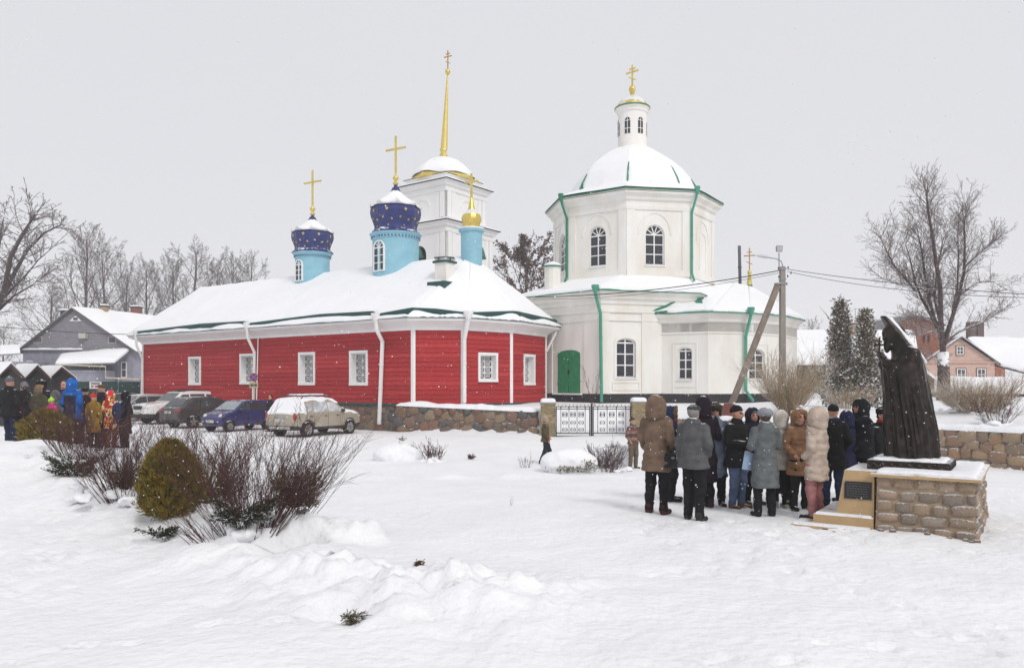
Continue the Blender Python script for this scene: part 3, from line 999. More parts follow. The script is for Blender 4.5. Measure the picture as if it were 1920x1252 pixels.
        dm = MB(); dm.lathe([(r * R, zd1 + .04 + h * H) for r, h in pr], (x, y, 0), 8, ph=radians(10))
        dome = dm.build('dome', M_NAVY, c)
        prs = [(1.005, .50), (.995, .56), (.92, .625), (.765, .69), (.555, .76), (.375, .825), (.24, .89), (.155, .93)]
        sm = MB(); nS = 32
        vs = []; 
        for i, (r, h) in enumerate(prs):
            for j in range(nS):
                t = radians(10) + 2 * pi * j / nS
                seg = (t - radians(10)) % (pi / 4) - pi / 8
                rr = r * R * cos(pi / 8) / cos(seg) + .03
                dz = 0
                if i == 0:
                    q = vnoise(np.array([cos(t) * 2.2 + key]), np.array([sin(t) * 2.2]), np.array([0.3]), 3)[0]
                    dz = .06 * q + .09 + .10 * (abs(seg) / (pi / 8)) ** 2
                    rr = r * R * cos(pi / 8) / cos(seg) * .985
                vs.append((x + rr * cos(t), y + rr * sin(t), zd1 + .04 + (h + dz) * H))
        k = len(prs)
        fs = [[i * nS + j, i * nS + (j + 1) % nS, (i + 1) * nS + (j + 1) % nS, (i + 1) * nS + j] for i in range(k - 1) for j in range(nS)]
        fs.append(list(range((k - 1) * nS, k * nS)))
        sm.add(vs, fs); sm.build('dome_snow', M_RSNOW, dome, smooth=True)
        for fc in range(8):
            t = radians(10) + pi / 4 * fc
            MB().tube([V3(x + (np.interp(h, [b for a, b in pr], [a for a, b in pr]) * R + .035) * cos(t), y + (np.interp(h, [b for a, b in pr], [a for a, b in pr]) * R + .035) * sin(t), zd1 + .04 + h * H + .02) for h in (.66, .72, .80, .87, .95, 1.0)], .022, 4).build('dome_rib', M_NAVY, dome)
        # gilt stars on the facets
        for fc in range(8):
            t = radians(10) + pi / 4 * (fc + .5)
            n = V3(cos(t), sin(t), 0); uu = V3(-n.y, n.x, 0)
            for (q, h, s) in ((.0, .46, .085), (-.62, .30, .065), (.55, .26, .06), (.0, .14, .045)):
                r = np.interp(h, [b for a, b in pr], [a for a, b in pr]) * R * cos(pi / 8)
                r1 = np.interp(h + .02, [b for a, b in pr], [a for a, b in pr]) * R * cos(pi / 8)
                r2 = np.interp(h - .02, [b for a, b in pr], [a for a, b in pr]) * R * cos(pi / 8)
                cc = V3(x, y, zd1 + .04 + h * H) + n * (r + .012) + uu * q * r * .36
                vv = (V3(0, 0, .04 * H) + n * (r1 - r2)).normalized()
                out = uu.cross(vv).normalized()
                poly = [cc + (uu * cos(pi / 2 + pi * i / 5) + vv * sin(pi / 2 + pi * i / 5)) * s * (1.25 if i % 2 == 0 else .5) for i in range(10)]
                st = MB(); st.prism(poly, out * -.01, out * .02); st.build('star', M_GOLD, dome)
        zt = zd1 + .04 + 1.08 * H
        fb = MB(); fb.lathe([(.10, -.05), (.16, 0), (.16, .06), (.09, .1), (.08, .2), (.17, .30), (.17, .36), (.08, .46), (.06, .55)], (x, y, zt), 12)
        fin = fb.build('finial', M_GOLD, c, smooth=True, sharp=radians(50))
        cr = MB(); cross(cr, (x, y, zt + .5), ch, ch * .62, .09, (.86, -.5), slant=False, small=False)
        cr.build('cross', M_GOLD, c)
        fl = MB(); fl.box((x, y, zd0 - .05), (0.1, .1, .1)) 
        return drum
    def arched_drum_window(drum, fw, hw, z0, z1):
        mb = MB()
        a0_, a1_ = 1 - hw, 1 + hw
        zs = z1 - hw
        ao = arch_top(a0_, a1_, zs, hw); ai = arch_top(a0_ + .06, a1_ - .06, zs, hw - .06)
        for i in range(len(ao) - 1): fprism(mb, fw, [ai[i], ai[i + 1], ao[i + 1], ao[i]], -.12, .05)
        mb.fbox(fw, a0_, a0_ + .06, z0, zs, -.12, .05); mb.fbox(fw, a1_ - .06, a1_, z0, zs, -.12, .05); mb.fbox(fw, a0_, a1_, z0 - .06, z0, -.12, .05)
        mb.fbox(fw, .975, 1.025, z0, zs, -.1, .03)
        for q in (.33, .66): mb.fbox(fw, a0_ + .06, a1_ - .06, z0 + (zs - z0) * q - .02, z0 + (zs - z0) * q + .02, -.1, .026)
        mb.fbox(fw, a0_ + .06, a1_ - .06, zs - .03, zs + .03, -.1, .028)
        for t in (45, 90, 135): bar(mb, fw, (1, zs), (1 + (hw - .04) * cos(radians(t)), zs + (hw - .04) * sin(radians(t))), .018, -.1, .024)
        w = mb.build('window', M_WTRIM, drum)
        p = MB(); fprism(p, fw, [(a0_ + .05, z0), (a1_ - .05, z0)] + arch_top(a0_ + .05, a1_ - .05, zs, hw - .05)[::-1], -.1, .01)
        return w, p.build('drum_glass', M_GLASS, drum)
    k1, k2 = 46.6 / F, 42.7 / F
    onion(((586 - CX) * k1, 46.6), 31.5 * k1, CZ + 190 * k1, CZ + 243 * k1, 39 * k1, 68 * k1, 66 * k1, 1.0)
    onion(((742 - CX) * k2, 42.7), 43 * k2, CZ + 207 * k2, CZ + 278 * k2, 47.5 * k2, 88 * k2, 72 * k2, 7.0)
    # roof flashing where each drum meets the snow
    # small gilded cupola
    k3 = 39.75 / F
    x, y = (884 - CX) * k3, 39.75
    dr = MB(); dr.lathe([(20 * k3, 6.5), (20 * k3, CZ + 286 * k3)], (x, y, 0), 32, cap=False)
    drum = dr.build('cupola_drum', M_SKYB, c, smooth=True)
    co = MB(); co.lathe([(20 * k3, -.16), (24 * k3, -.08), (24.5 * k3, .02), (8 * k3, .10)], (x, y, CZ + 288 * k3), 32, cap=False)
    co.build('drum_cornice', M_SKYB, drum, smooth=True, sharp=radians(35))
    sk = MB(); sk.lathe([(24 * k3, .02), (24 * k3, .09), (12 * k3, .14)], (x, y, CZ + 288 * k3), 32); sk.build('cornice_snow', M_RSNOW, drum, smooth=True)
    gd = MB(); gd.lathe([(16 * k3, 0), (16.5 * k3, .05), (15 * k3, .12), (16 * k3, .25), (18.5 * k3, .42), (18.5 * k3, .58), (16.5 * k3, .74), (11 * k3, .88), (7 * k3, 1.0), (5 * k3, 1.2), (3.2 * k3, 1.55), (2 * k3, 1.62)], (x, y, CZ + 290 * k3), 12)
    gd.build('gilded_dome', M_GOLDS, c, smooth=True, sharp=radians(25))
    cr = MB(); cross(cr, (x, y, CZ + 347 * k3), 46 * k3, 26 * k3, .09, (.86, -.5), slant=False, small=False)
    cr.build('cross', M_GOLD, c)
    # chimney on the front slope
    ym = 38.2; km = ym / F
    x0 = (834 - CX) * km
    MB().box((x0, ym, CZ + 200 * km), (27 * km, .7, 70 * km), -.6).build('chimney', M_PLASTER, c)
    cap = MB()
    cap.box((x0, ym, CZ + 228 * km), (33 * km, .86, .10), -.6)
    for i, j in ((-1, -1), (1, -1), (1, 1), (-1, 1)):
        cap.box((x0 + i * .3, ym + j * .3, CZ + 232.5 * km), (.04, .04, .18))
    cap.add([(x0 - .5, ym - .5, CZ + 235 * km), (x0 + .5, ym - .5, CZ + 235 * km), (x0 + .5, ym + .5, CZ + 235 * km), (x0 - .5, ym + .5, CZ + 235 * km), (x0, ym, CZ + 240 * km)],
            [[0, 1, 4], [1, 2, 4], [2, 3, 4], [3, 0, 4], [3, 2, 1, 0]])
    cap.build('chimney_cap', M_TEAL, c)
    fl = MB(); fl.box((x0 - .05, ym - .25, CZ + 181 * km), (42 * km, 1.15, .42), -.6); fl.build('chimney_flashing', M_TEAL, c)
red_church()

# ------------------------------------------------------------------ the white church
WC = (6.55, 42.1)
OA = [radians(-102.6 + 45 * k) for k in range(8)]
def octa(R): return [(WC[0] + R * cos(t), WC[1] + R * sin(t)) for t in OA]
MAIN = [(.60, 40.53), (4.26, 37.0), (8.9, 38.32), (11.4, 42.8), (10.6, 47.2), (6.0, 48.8), (.6, 46.0)]
APSE = [(6.9, 38.1), (9.34, 36.8), (11.2, 37.4), (13.35, 38.9), (15.3, 41.5), (15.7, 44.2), (13.8, 47.0), (10.0, 46.5)]
def white_church():
    c = thing('white_church', 'white plastered church with octagonal drum and green trimmed dome', 'church', (7, 42, 1.0))
    ZB = 1.54
    zm = 6.36          # wall top of the main body
    frm = [Frame(MAIN[i], MAIN[(i + 1) % len(MAIN)]) for i in range(len(MAIN))]
    def opening(fr, x0, x1, y0, y1, rise, w=0.0):
        ua, _ = fr.hit(x0, y0, w); ub, _ = fr.hit(x1, y0, w)
        _, zt = fr.hit((x0 + x1) / 2, y0, w); _, zb = fr.hit((x0 + x1) / 2, y1, w)
        return (ua, ub, zb, zt, rise * (ub - ua))
    opm = {0: [opening(frm[0], 1046, 1088, 656, 737, .16)], 1: [opening(frm[1], 1156, 1192, 634, 708, .22)]}
    for k, fr in enumerate(frm):
        wall_panel(c, fr, 0, fr.L, ZB, zm, .5, opm.get(k, []), M_PLASTER)
    # green double shutter door
    a, b, z0, z1, rise = opm[0][0]
    fr = frm[0]; mid = (a + b) / 2; zs = z1 - rise
    door = MB(); fprism(door, fr, [(a, z0), (b, z0)] + arch_top(a, b, zs, rise)[::-1], -.35, -.10)
    dr = door.build('door', M_DOORG, c)
    for s, (p, q) in enumerate(((a + .01, mid - .012), (mid + .012, b - .01))):
        n = 4
        for i in range(n):
            u0, u1 = p + (q - p) * i / n + .004, p + (q - p) * (i + 1) / n - .004
            zt = zs + rise * sin(math.acos(max(-1, min(1, 1 - 2 * ((u0 + u1) / 2 - a) / (b - a))))) - .02
            MB().fbox(fr, u0, u1, z0 + .02, zt, -.10, .02 + .004 * (i % 2)).build('plank', M_DOORG, dr)
        br = MB()
        br.fbox(fr, p, q, zs - .10, zs - .0, .0, .05); br.fbox(fr, p, q, z0 + .42, z0 + .54, .0, .05)
        bar(br, fr, ((p if s == 0 else q), z0 + .55), ((q if s == 0 else p) * .6 + .4 * mid, zs - .11), .035, .02, .045)
        bar(br, fr, ((q if s == 0 else p), z0 + .55), ((p + q) / 2, zs - .11), .03, .02, .042)
        br.build('door_brace', M_DOORG, dr)
    MB().fbox(fr, mid - .02, mid + .05, z0 + .95, z0 + 1.15, .03, .07).build('door_handle', M_BLACKM, dr)
    MB().fbox(fr, a - .2, b + .2, z0 - .07, z0, -.1, .22).build('door_sill', M_RSNOW, c)
    a, b, z0, z1, rise = opm[1][0]
    window(c, frm[1], a, b, z0, z1, rise, 2, 3, dep=.12, mw=.07)
    # flat pilasters, blind panels and string courses
    def relief(fr, u0, u1, z0, z1, pr=.05): MB().fbox(fr, u0, u1, z0, z1, -.01, pr).build('pilaster', M_PLASTER, c)
    def course(fr, u0, u1, z, h, pr): MB().fbox(fr, u0, u1, z, z + h, -.01, pr).build('string_course', M_PLASTER, c)
    def uu(fr, px): return fr.hit(px, 700)[0]
    f0, f1 = frm[0], frm[1]
    relief(f0, uu(f0, 1096), f0.L + .03, ZB, 5.45); relief(f1, -.0, uu(f1, 1142), ZB, 5.45, .052)
    relief(f1, uu(f1, 1203), uu(f1, 1232), ZB, 5.45)
    relief(f0, uu(f0, 1018), uu(f0, 1036), ZB, 5.45)
    a, b = uu(f1, 1148), uu(f1, 1200)
    for q in ((a, b, 1.70, 1.76), (a, b, 2.06, 2.12)): course(f1, q[0], q[1], q[2], q[3] - q[2], .035)
    course(f1, a, a + .06, 1.76, .30, .035); course(f1, b - .06, b, 1.76, .30, .035)
    for fr in (f0, f1):
        course(fr, 0, fr.L + .02, 5.45, .10, .09)
        course(fr, 0, fr.L + .02, 5.05, .05, .075)
    # window surround
    a, b, z0, z1, rise = opm[1][0]
    sr = MB(); ao = arch_top(a - .13, b + .13, z1 - rise, rise + .13); ai = arch_top(a, b, z1 - rise, rise)
    for i in range(len(ao) - 1): fprism(sr, f1, [ai[i], ai[i + 1], ao[i + 1], ao[i]], -.01, .03)
    sr.fbox(f1, a - .13, a, z0 - .1, z1 - rise, -.01, .03); sr.fbox(f1, b, b + .13, z0 - .1, z1 - rise, -.01, .03)
    sr.build('window_surround', M_PLASTER, c)
    # cornices
    mb = MB(); sweep(mb, MAIN, [(.0, zm - .55), (.08, zm - .5), (.10, zm - .35), (.22, zm - .25), (.26, zm - .1), (.42, zm + .02), (.46, zm + .1), (0, zm + .12)])
    mb.build('cornice', M_PLASTER, c)
    EM = offset_poly(MAIN, .50)
    top = octa(4.2)
    zr = 7.28
    # lower roof: plates and snow between main eaves and the drum
    pairs = [(0, 7, 0), (1, 0, 1), (2, 1, 2), (3, 2, 3), (4, 3, 4), (5, 4, 5), (6, 5, 7)]
    for i, t0, t1 in pairs:
        A, B = EM[i], EM[(i + 1) % 7]
        a3, b3 = V3(A.x, A.y, zm + .10), V3(B.x, B.y, zm + .10)
        d3, c3 = V3(*top[t0], zr), V3(*top[t1], zr)
        # order top edge the same way round as the eave
        q = flat(c, 'lower_roof', M_GREEN, [a3, b3, c3, d3], .04)
        if i in (0, 1, 2, 6):
            u = V3(0, 0, .012)
            snow_sheet('roof_snow', c, a3 + u, b3 + u, c3 + u, d3 + u, 40, 14, .15, lo=lambda s, i=i: .02 + .05 * np.clip(vnoise(s * 7, 0 * s + i, 0 * s, 5), 0, 1), hi=lambda s: .94 + 0 * s, seed=40 + i)
    # gutters on the lower roof
    # octagonal drum
    OW = octa(4.3)
    zo = 11.42
    fo = [Frame(OW[i], OW[(i + 1) % 8]) for i in range(8)]
    opo = {7: [opening(fo[7], 1104, 1136, 424, 499, .5)], 0: [opening(fo[0], 1210, 1246, 421, 497, .5)], 6: [opening(fo[6], 1048.5, 1060.5, 439, 510, .5)]}
    for k, fr in enumerate(fo):
        wall_panel(c, fr, 0, fr.L, 6.5, zo, .4, opo.get(k, []), M_PLASTER)
        mid = fr.L / 2
        zs_ = 10.0
        if k in (0, 7, 6, 1):
            if k in opo:
                a, b, z0, z1, rise = opo[k][0]
            else:
                a, b, z0, z1 = mid - .48, mid + .48, 7.85, 9.75; rise = .48
            if k in opo:
                window(c, fr, a, b, z0, z1, rise, 4 if False else 2, 3, dep=.10, mw=.06, fan=5, sill=True)
            # blind arch moulding round the window
            for (e0, e1, pr) in ((.30, .40, .035),):
                ao = arch_top(a - e1, b + e1, z1 - rise, rise + e1 + .25); ai = arch_top(a - e0, b + e0, z1 - rise, rise + e0 + .25)
                sr = MB()
                for i in range(len(ao) - 1): fprism(sr, fr, [ai[i], ai[i + 1], ao[i + 1], ao[i]], -.01, pr)
                sr.build('arch_moulding', M_PLASTER, c)
            if k == 1:
                sr = MB(); ao = arch_top(a, b, z1 - rise, rise); ai = arch_top(a + .06, b - .06, z1 - rise, rise - .06)
                for i in range(len(ao) - 1): fprism(sr, fr, [ai[i], ai[i + 1], ao[i + 1], ao[i]], -.01, .03)
                sr.fbox(fr, a, a + .06, z0, z1 - rise, -.01, .03); sr.fbox(fr, b - .06, b, z0, z1 - rise, -.01, .03)
                sr.build('arch_moulding', M_PLASTER, c)
            MB().fbox(fr, 0, .42, 7.3, 10.7, -.01, .05).build('pilaster', M_PLASTER, c)
            MB().fbox(fr, fr.L - .42, fr.L + .01, 7.3, 10.7, -.01, .052).build('pilaster', M_PLASTER, c)
            MB().fbox(fr, 0, fr.L, 7.30, 7.62, -.01, .07).build('string_course', M_PLASTER, c)
    mb = MB(); sweep(mb, OW, [(0, 10.55), (.07, 10.58), (.09, 10.75), (.05, 10.78), (.05, 11.0), (.16, 11.06), (.20, 11.2), (.36, 11.32), (.40, 11.42), (0, 11.45)])
    mb.build('cornice', M_PLASTER, c)
    mb = MB(); sweep(mb, OW, [(0, 11.452), (.45, 11.462), (.455, 11.476)]); mb.build('soffit', M_PLASTER, c)
    # dome: eave skirt, eight curved facets, snow
    dp = [(4.80, 11.50), (4.78, 11.54), (3.60, 11.96), (3.55, 12.03), (3.38, 12.42), (3.06, 12.93), (2.61, 13.45), (2.04, 13.93), (1.48, 14.32), (1.02, 14.59), (.80, 14.69)]
    mb = MB(); mb.lathe([(r / cos(0) , z) for r, z in dp], (WC[0], WC[1], 0), 8, ph=OA[0])
    dome = mb.build('dome', M_GREEN, c)
    EO = octa(4.8)
    mb = MB(); sweep(mb, EO, [(-.30, 11.48), (.015, 11.49), (.02, 11.54), (-.3, 11.56)]); mb.build('eave_gutter', M_GREEN, dome)
    # snow blanket on the dome, thinner towards the ribs
    nS = 96; prs = [(4.80, 11.555), (4.62, 11.66), (4.0, 11.90), (3.66, 12.07), (3.57, 12.18), (3.42, 12.51), (3.10, 13.01), (2.65, 13.53), (2.08, 14.00), (1.52, 14.38), (1.06, 14.64), (.82, 14.74)]
    vs = []
    for i, (r, z) in enumerate(prs):
        for j in range(nS):
            t = OA[0] + 2 * pi * j / nS
            seg = (t - OA[0]) % (pi / 4) - pi / 8
            edge = (abs(seg) / (pi / 8))
            rr = r * cos(pi / 8) / cos(seg)
            th = .05 - (.085 if 4 <= i <= 6 else .0) * max(0, edge - .80) * 5 * (1 if i < 6 else .6)
            nn_ = vnoise(np.array([cos(t) * 3]), np.array([sin(t) * 3]), np.array([z * 1.2]), 8)[0]
            th += .03 * nn_
            if i in (3, 4, 5): th -= .60 * max(0., sin(3 * t + 2.6) - .72) * (1.0 if i == 4 else .6) * (.7 + .6 * nn_)
            vs.append((WC[0] + (rr + th * .8) * cos(t), WC[1] + (rr + th * .8) * sin(t), z + th * .6))
    k = len(prs)
    fs = [[i * nS + j, i * nS + (j + 1) % nS, (i + 1) * nS + (j + 1) % nS, (i + 1) * nS + j] for i in range(k - 1) for j in range(nS)]
    mesh_obj('dome_snow', vs, fs, M_RSNOW, dome, local=False, smooth=True, sharp=radians(11))
    for k_ in (0, 1, 2, 6, 7):
        pts = [V3(WC[0] + (r + .045) * cos(OA[k_]), WC[1] + (r + .045) * sin(OA[k_]), z + .03) for r, z in dp[3:(7 if k_ in (0, 1) else 6)]]
        MB().tube(pts, .05, 5).build('dome_rib', M_GREEN, dome)
    # lantern
    lx, ly = WC
    mb = MB(); mb.lathe([(.86, 14.6), (.80, 14.80), (.78, 14.86), (.78, 16.75)], (lx, ly, 0), 32, cap=False)
    lan = mb.build('lantern', M_PLASTER, c, smooth=True, sharp=radians(40))
    mb = MB(); mb.lathe([(.78, 16.62), (.84, 16.68), (.86, 16.80), (.92, 16.86), (.92, 16.93), (.4, 16.97)], (lx, ly, 0), 32, cap=False)
    mb.build('lantern_cornice', M_PLASTER, lan, smooth=True, sharp=radians(35))
    for t in (-118, -65, -12, -170, 60, 120):
        tt = radians(t); n = V3(cos(tt), sin(tt), 0); u_ = V3(-n.y, n.x, 0)
        fw = Frame((lx + n.x * .775 - u_.x, ly + n.y * .775 - u_.y), (lx + n.x * .775 + u_.x, ly + n.y * .775 + u_.y))
        p = MB(); fprism(p, fw, [(1 - .15, 15.42), (1 + .15, 15.42)] + arch_top(.85, 1.15, 16.12, .17)[::-1], -.12, .012); p.build('lantern_pane', M_GLASS, lan)
        w = MB(); ao = arch_top(.82, 1.18, 16.12, .20); ai = arch_top(.85, 1.15, 16.12, .17)
        for i in range(len(ao) - 1): fprism(w, fw, [ai[i], ai[i + 1], ao[i + 1], ao[i]], -.1, .022)
        w.fbox(fw, .985, 1.015, 15.42, 16.25, -.1, .02); w.fbox(fw, .85, 1.15, 15.68, 15.71, -.1, .018); w.fbox(fw, .85, 1.15, 16.10, 16.13, -.1, .019)
        w.build('window_bars', M_WTRIM, lan)
    mb = MB(); mb.lathe([(.95, 16.93), (.96, 16.98), (.88, 17.02), (.80, 17.18), (.66, 17.38), (.46, 17.54), (.24, 17.63), (.10, 17.66)], (lx, ly, 0), 32)
    cap = mb.build('gilded_cap', M_GOLDS, c, smooth=True, sharp=radians(30))
    mb = MB(); mb.lathe([(.955, 16.925), (.975, 16.95), (.965, 16.995), (.9, 17.0)], (lx, ly, 0), 32, cap=False); mb.build('cap_rim', M_GREEN, cap)
    mb = MB(); mb.lathe([(.09, 17.62), (.09, 17.78), (.15, 17.80), (.10, 17.84), (.15, 17.90), (.19, 18.0), (.19, 18.08), (.13, 18.2), (.05, 18.26)], (lx, ly, 0), 16)
    mb.build('finial', M_GOLD, c, smooth=True, sharp=radians(50))
    mb = MB(); cross(mb, (lx, ly, 18.2), 1.12, .72, .075, (.75, -.66)); mb.build('cross', M_GOLD, c)
    # apse
    za = 5.36
    fa = [Frame(APSE[i], APSE[(i + 1) % len(APSE)]) for i in range(len(APSE))]
    opa = {0: [opening(fa[0], 1271, 1298, 651, 711, .25)], 2: [opening(fa[2], 1405, 1434, 654, 711, .25)]}
    for k, fr in enumerate(fa[:6]):
        wall_panel(c, fr, 0, fr.L, ZB, za, .4, opa.get(k, []), M_PLASTER)
        for a, b, z0, z1, rise in opa.get(k, []):
            window(c, fr, a, b, z0, z1, rise, 2, 3, dep=.10, mw=.06)
            for x0, x1, zz0, zz1 in ((a - .26, a - .20, 1.6, z1 + .25), (b + .20, b + .26, 1.6, z1 + .25), (a - .26, b + .26, z0 - .38, z0 - .32), (a - .26, b + .26, z1 + .2, z1 + .26)):
                MB().fbox(fr, x0, x1, zz0, zz1, -.01, .03 + .004 * (zz1 - zz0 > .1)).build('panel_moulding', M_PLASTER, c)
    ring = APSE[:7]
    mb = MB(); sweep(mb, ring, [(0, za - .95), (.05, za - .93), (.05, za - .86), (.0, za - .85), (.0, za - .42), (.10, za - .36), (.12, za - .2), (.25, za - .1), (.32, za + .03), (0, za + .06)], closed=False)
    mb.build('cornice', M_PLASTER, c)
    EA = offset_poly(ring, .42, closed=False)
    ap = V3(13.0, 42.5, 7.30); ap2 = V3(9.2, 41.3, 7.55)
    E3 = [V3(p.x, p.y, za + .05) for p in EA]
    u = V3(0, 0, .012)
    E3[0] = V3(E3[0].x + .1, E3[0].y + .1, za + .05)
    for i in range(6):
        d_, c_ = (ap2 + (ap - ap2) * min(1, .0 + .75 * i), ap2 + (ap - ap2) * min(1, .75 * (i + 1)))
        flat(c, 'apse_roof', M_GREEN, [E3[i], E3[i + 1], c_, d_], .04)
        snow_sheet('roof_snow', c, E3[i] + u, E3[i + 1] + u, c_ + u, d_ + u, 26, 16, .15, lo=lambda s, i=i: .015 + .03 * np.clip(vnoise(s * 5, 0 * s + i, 0 * s, 6), 0, 1), seed=60 + i)
    # green verge where the apse roof dies into the main wall
    g0 = E3[0]; g1 = V3(8.75, 38.15, 6.45)
    for p, q in ((g0 + V3(-.05, -.05, .12), V3(7.5, 37.85, 5.80)), (V3(7.5, 37.85, 5.80), g1), (g0 + V3(0, -.02, .05), E3[0] * .72 + E3[1] * .28 + V3(0, -.03, .1))):
        MB().tube([p, q], .055, 5).build('roof_verge', M_GREEN, c)
    # dormer vent, small gilded spire and flue on the apse roof
    dv = at(1343, 566, 39.2)
    mb = MB(); mb.prism([dv + V3(.30 * cos(t), 0, .26 * sin(t)) for t in [pi * i / 8 for i in range(9)]][::-1], V3(0, -.1, 0), V3(0, .9, 0))
    mb.build('dormer_vent', M_DARK, c)
    mb = MB(); mb.lathe([(.17, 7.25), (.16, 7.45)], (13.05, 42.5, 0), 12); mb.build('spire_base', M_GREEN, c)
    mb = MB(); mb.lathe([(.16, 7.43), (.07, 8.0), (.10, 8.06), (.12, 8.12), (.10, 8.2), (.04, 8.26)], (13.05, 42.5, 0), 12); mb.build('spire', M_GOLD, c, smooth=True, sharp=radians(40))
    mb = MB(); cross(mb, (13.05, 42.5, 8.2), 1.25, .52, .055, (.9, -.4)); mb.build('cross', pm('weathered_gilt', (.50, .28, .06), rough=.5, metal=.3), c)
    mb = MB(); mb.tube([V3(12.75, 43.2, 7.1), V3(12.70, 43.2, 9.72)], .09, 8)
    mb.tube([V3(12.72, 43.2, 8.5), V3(12.72, 43.2, 8.56)], .12, 8); mb.build('flue_pipe', pm('flue', (.14, .14, .17), rough=.6), c)
    # snow covered turret at the left shoulder of the drum
    tx, ty = at(1036, 520, 39.6).x, 39.6
    mb = MB(); mb.lathe([(.42, 6.2), (.42, 7.9), (.46, 7.95)], (tx, ty, 0), 12); mb.build('vent_turret', M_PLASTER, c)
    mb = MB(); mb.lathe([(.50, 7.95), (.50, 8.02), (.05, 8.2)], (tx, ty, 0), 12); mb.build('turret_cap', M_GREEN, c)
    mb = MB(); mb.lathe([(.47, 8.03), (.40, 8.15), (.05, 8.28)], (tx, ty, 0), 12); mb.build('turret_snow', M_RSNOW, c, smooth=True)
    # plinth
    for ring_, nm in ((MAIN, 'plinth'), (ring, 'plinth')):
        mb = MB(); sweep(mb, ring_, [(-.2, .6), (.10, .6), (.10, ZB - .06), (.06, ZB), (-.2, ZB)], closed=ring_ is MAIN); mb.build(nm, M_PLINTH, c)
    # green drainpipes
    cn = (frm[0].n + frm[1].n).normalized(); m1 = V3(*MAIN[1], 0)
    def pc(z, w, dx=0): return m1 + cn * w + V3(dx, 0, z)
    drainpipe(c, [pc(6.46, .55, -.2), pc(6.2, .52, -.18), pc(5.35, .20, .0), pc(1.15, .20, 0.05)], .078, M_PIPEG)
    a2 = V3(*APSE[2], 0); an = (fa[1].n + fa[2].n).normalized()
    drainpipe(c, [a2 + an * .5 + V3(0, 0, 5.45), a2 + an * .46 + V3(0, 0, 5.2), a2 + an * .15 + V3(0, 0, 4.3), a2 + an * .15 + V3(0, 0, 1.7), a2 + an * .5 + V3(.1, 0, 1.2)], .078, M_PIPEG)
    for k in (7, 1):
        v = V3(*OW[k], 0); e = V3(*EO[k], 0); nn = (e - v).normalized()
        drainpipe(c, [v + nn * .5 + V3(0, 0, 11.5), v + nn * .46 + V3(0, 0, 11.3), v + nn * .13 + V3(0, 0, 10.5), v + nn * .13 + V3(0, 0, 7.5), v + nn * .30 + V3(0, 0, 7.1)], .062, M_GREEN if k == 7 else M_PIPEG)
white_church()
for o in list(S.objects):                     # church scaled about the camera: farther back and larger than first laid out
    if o.name == 'white_church':
        o.location = (7.56, 45.36, .92)
        o.scale = (1.08, 1.08, 1.08)

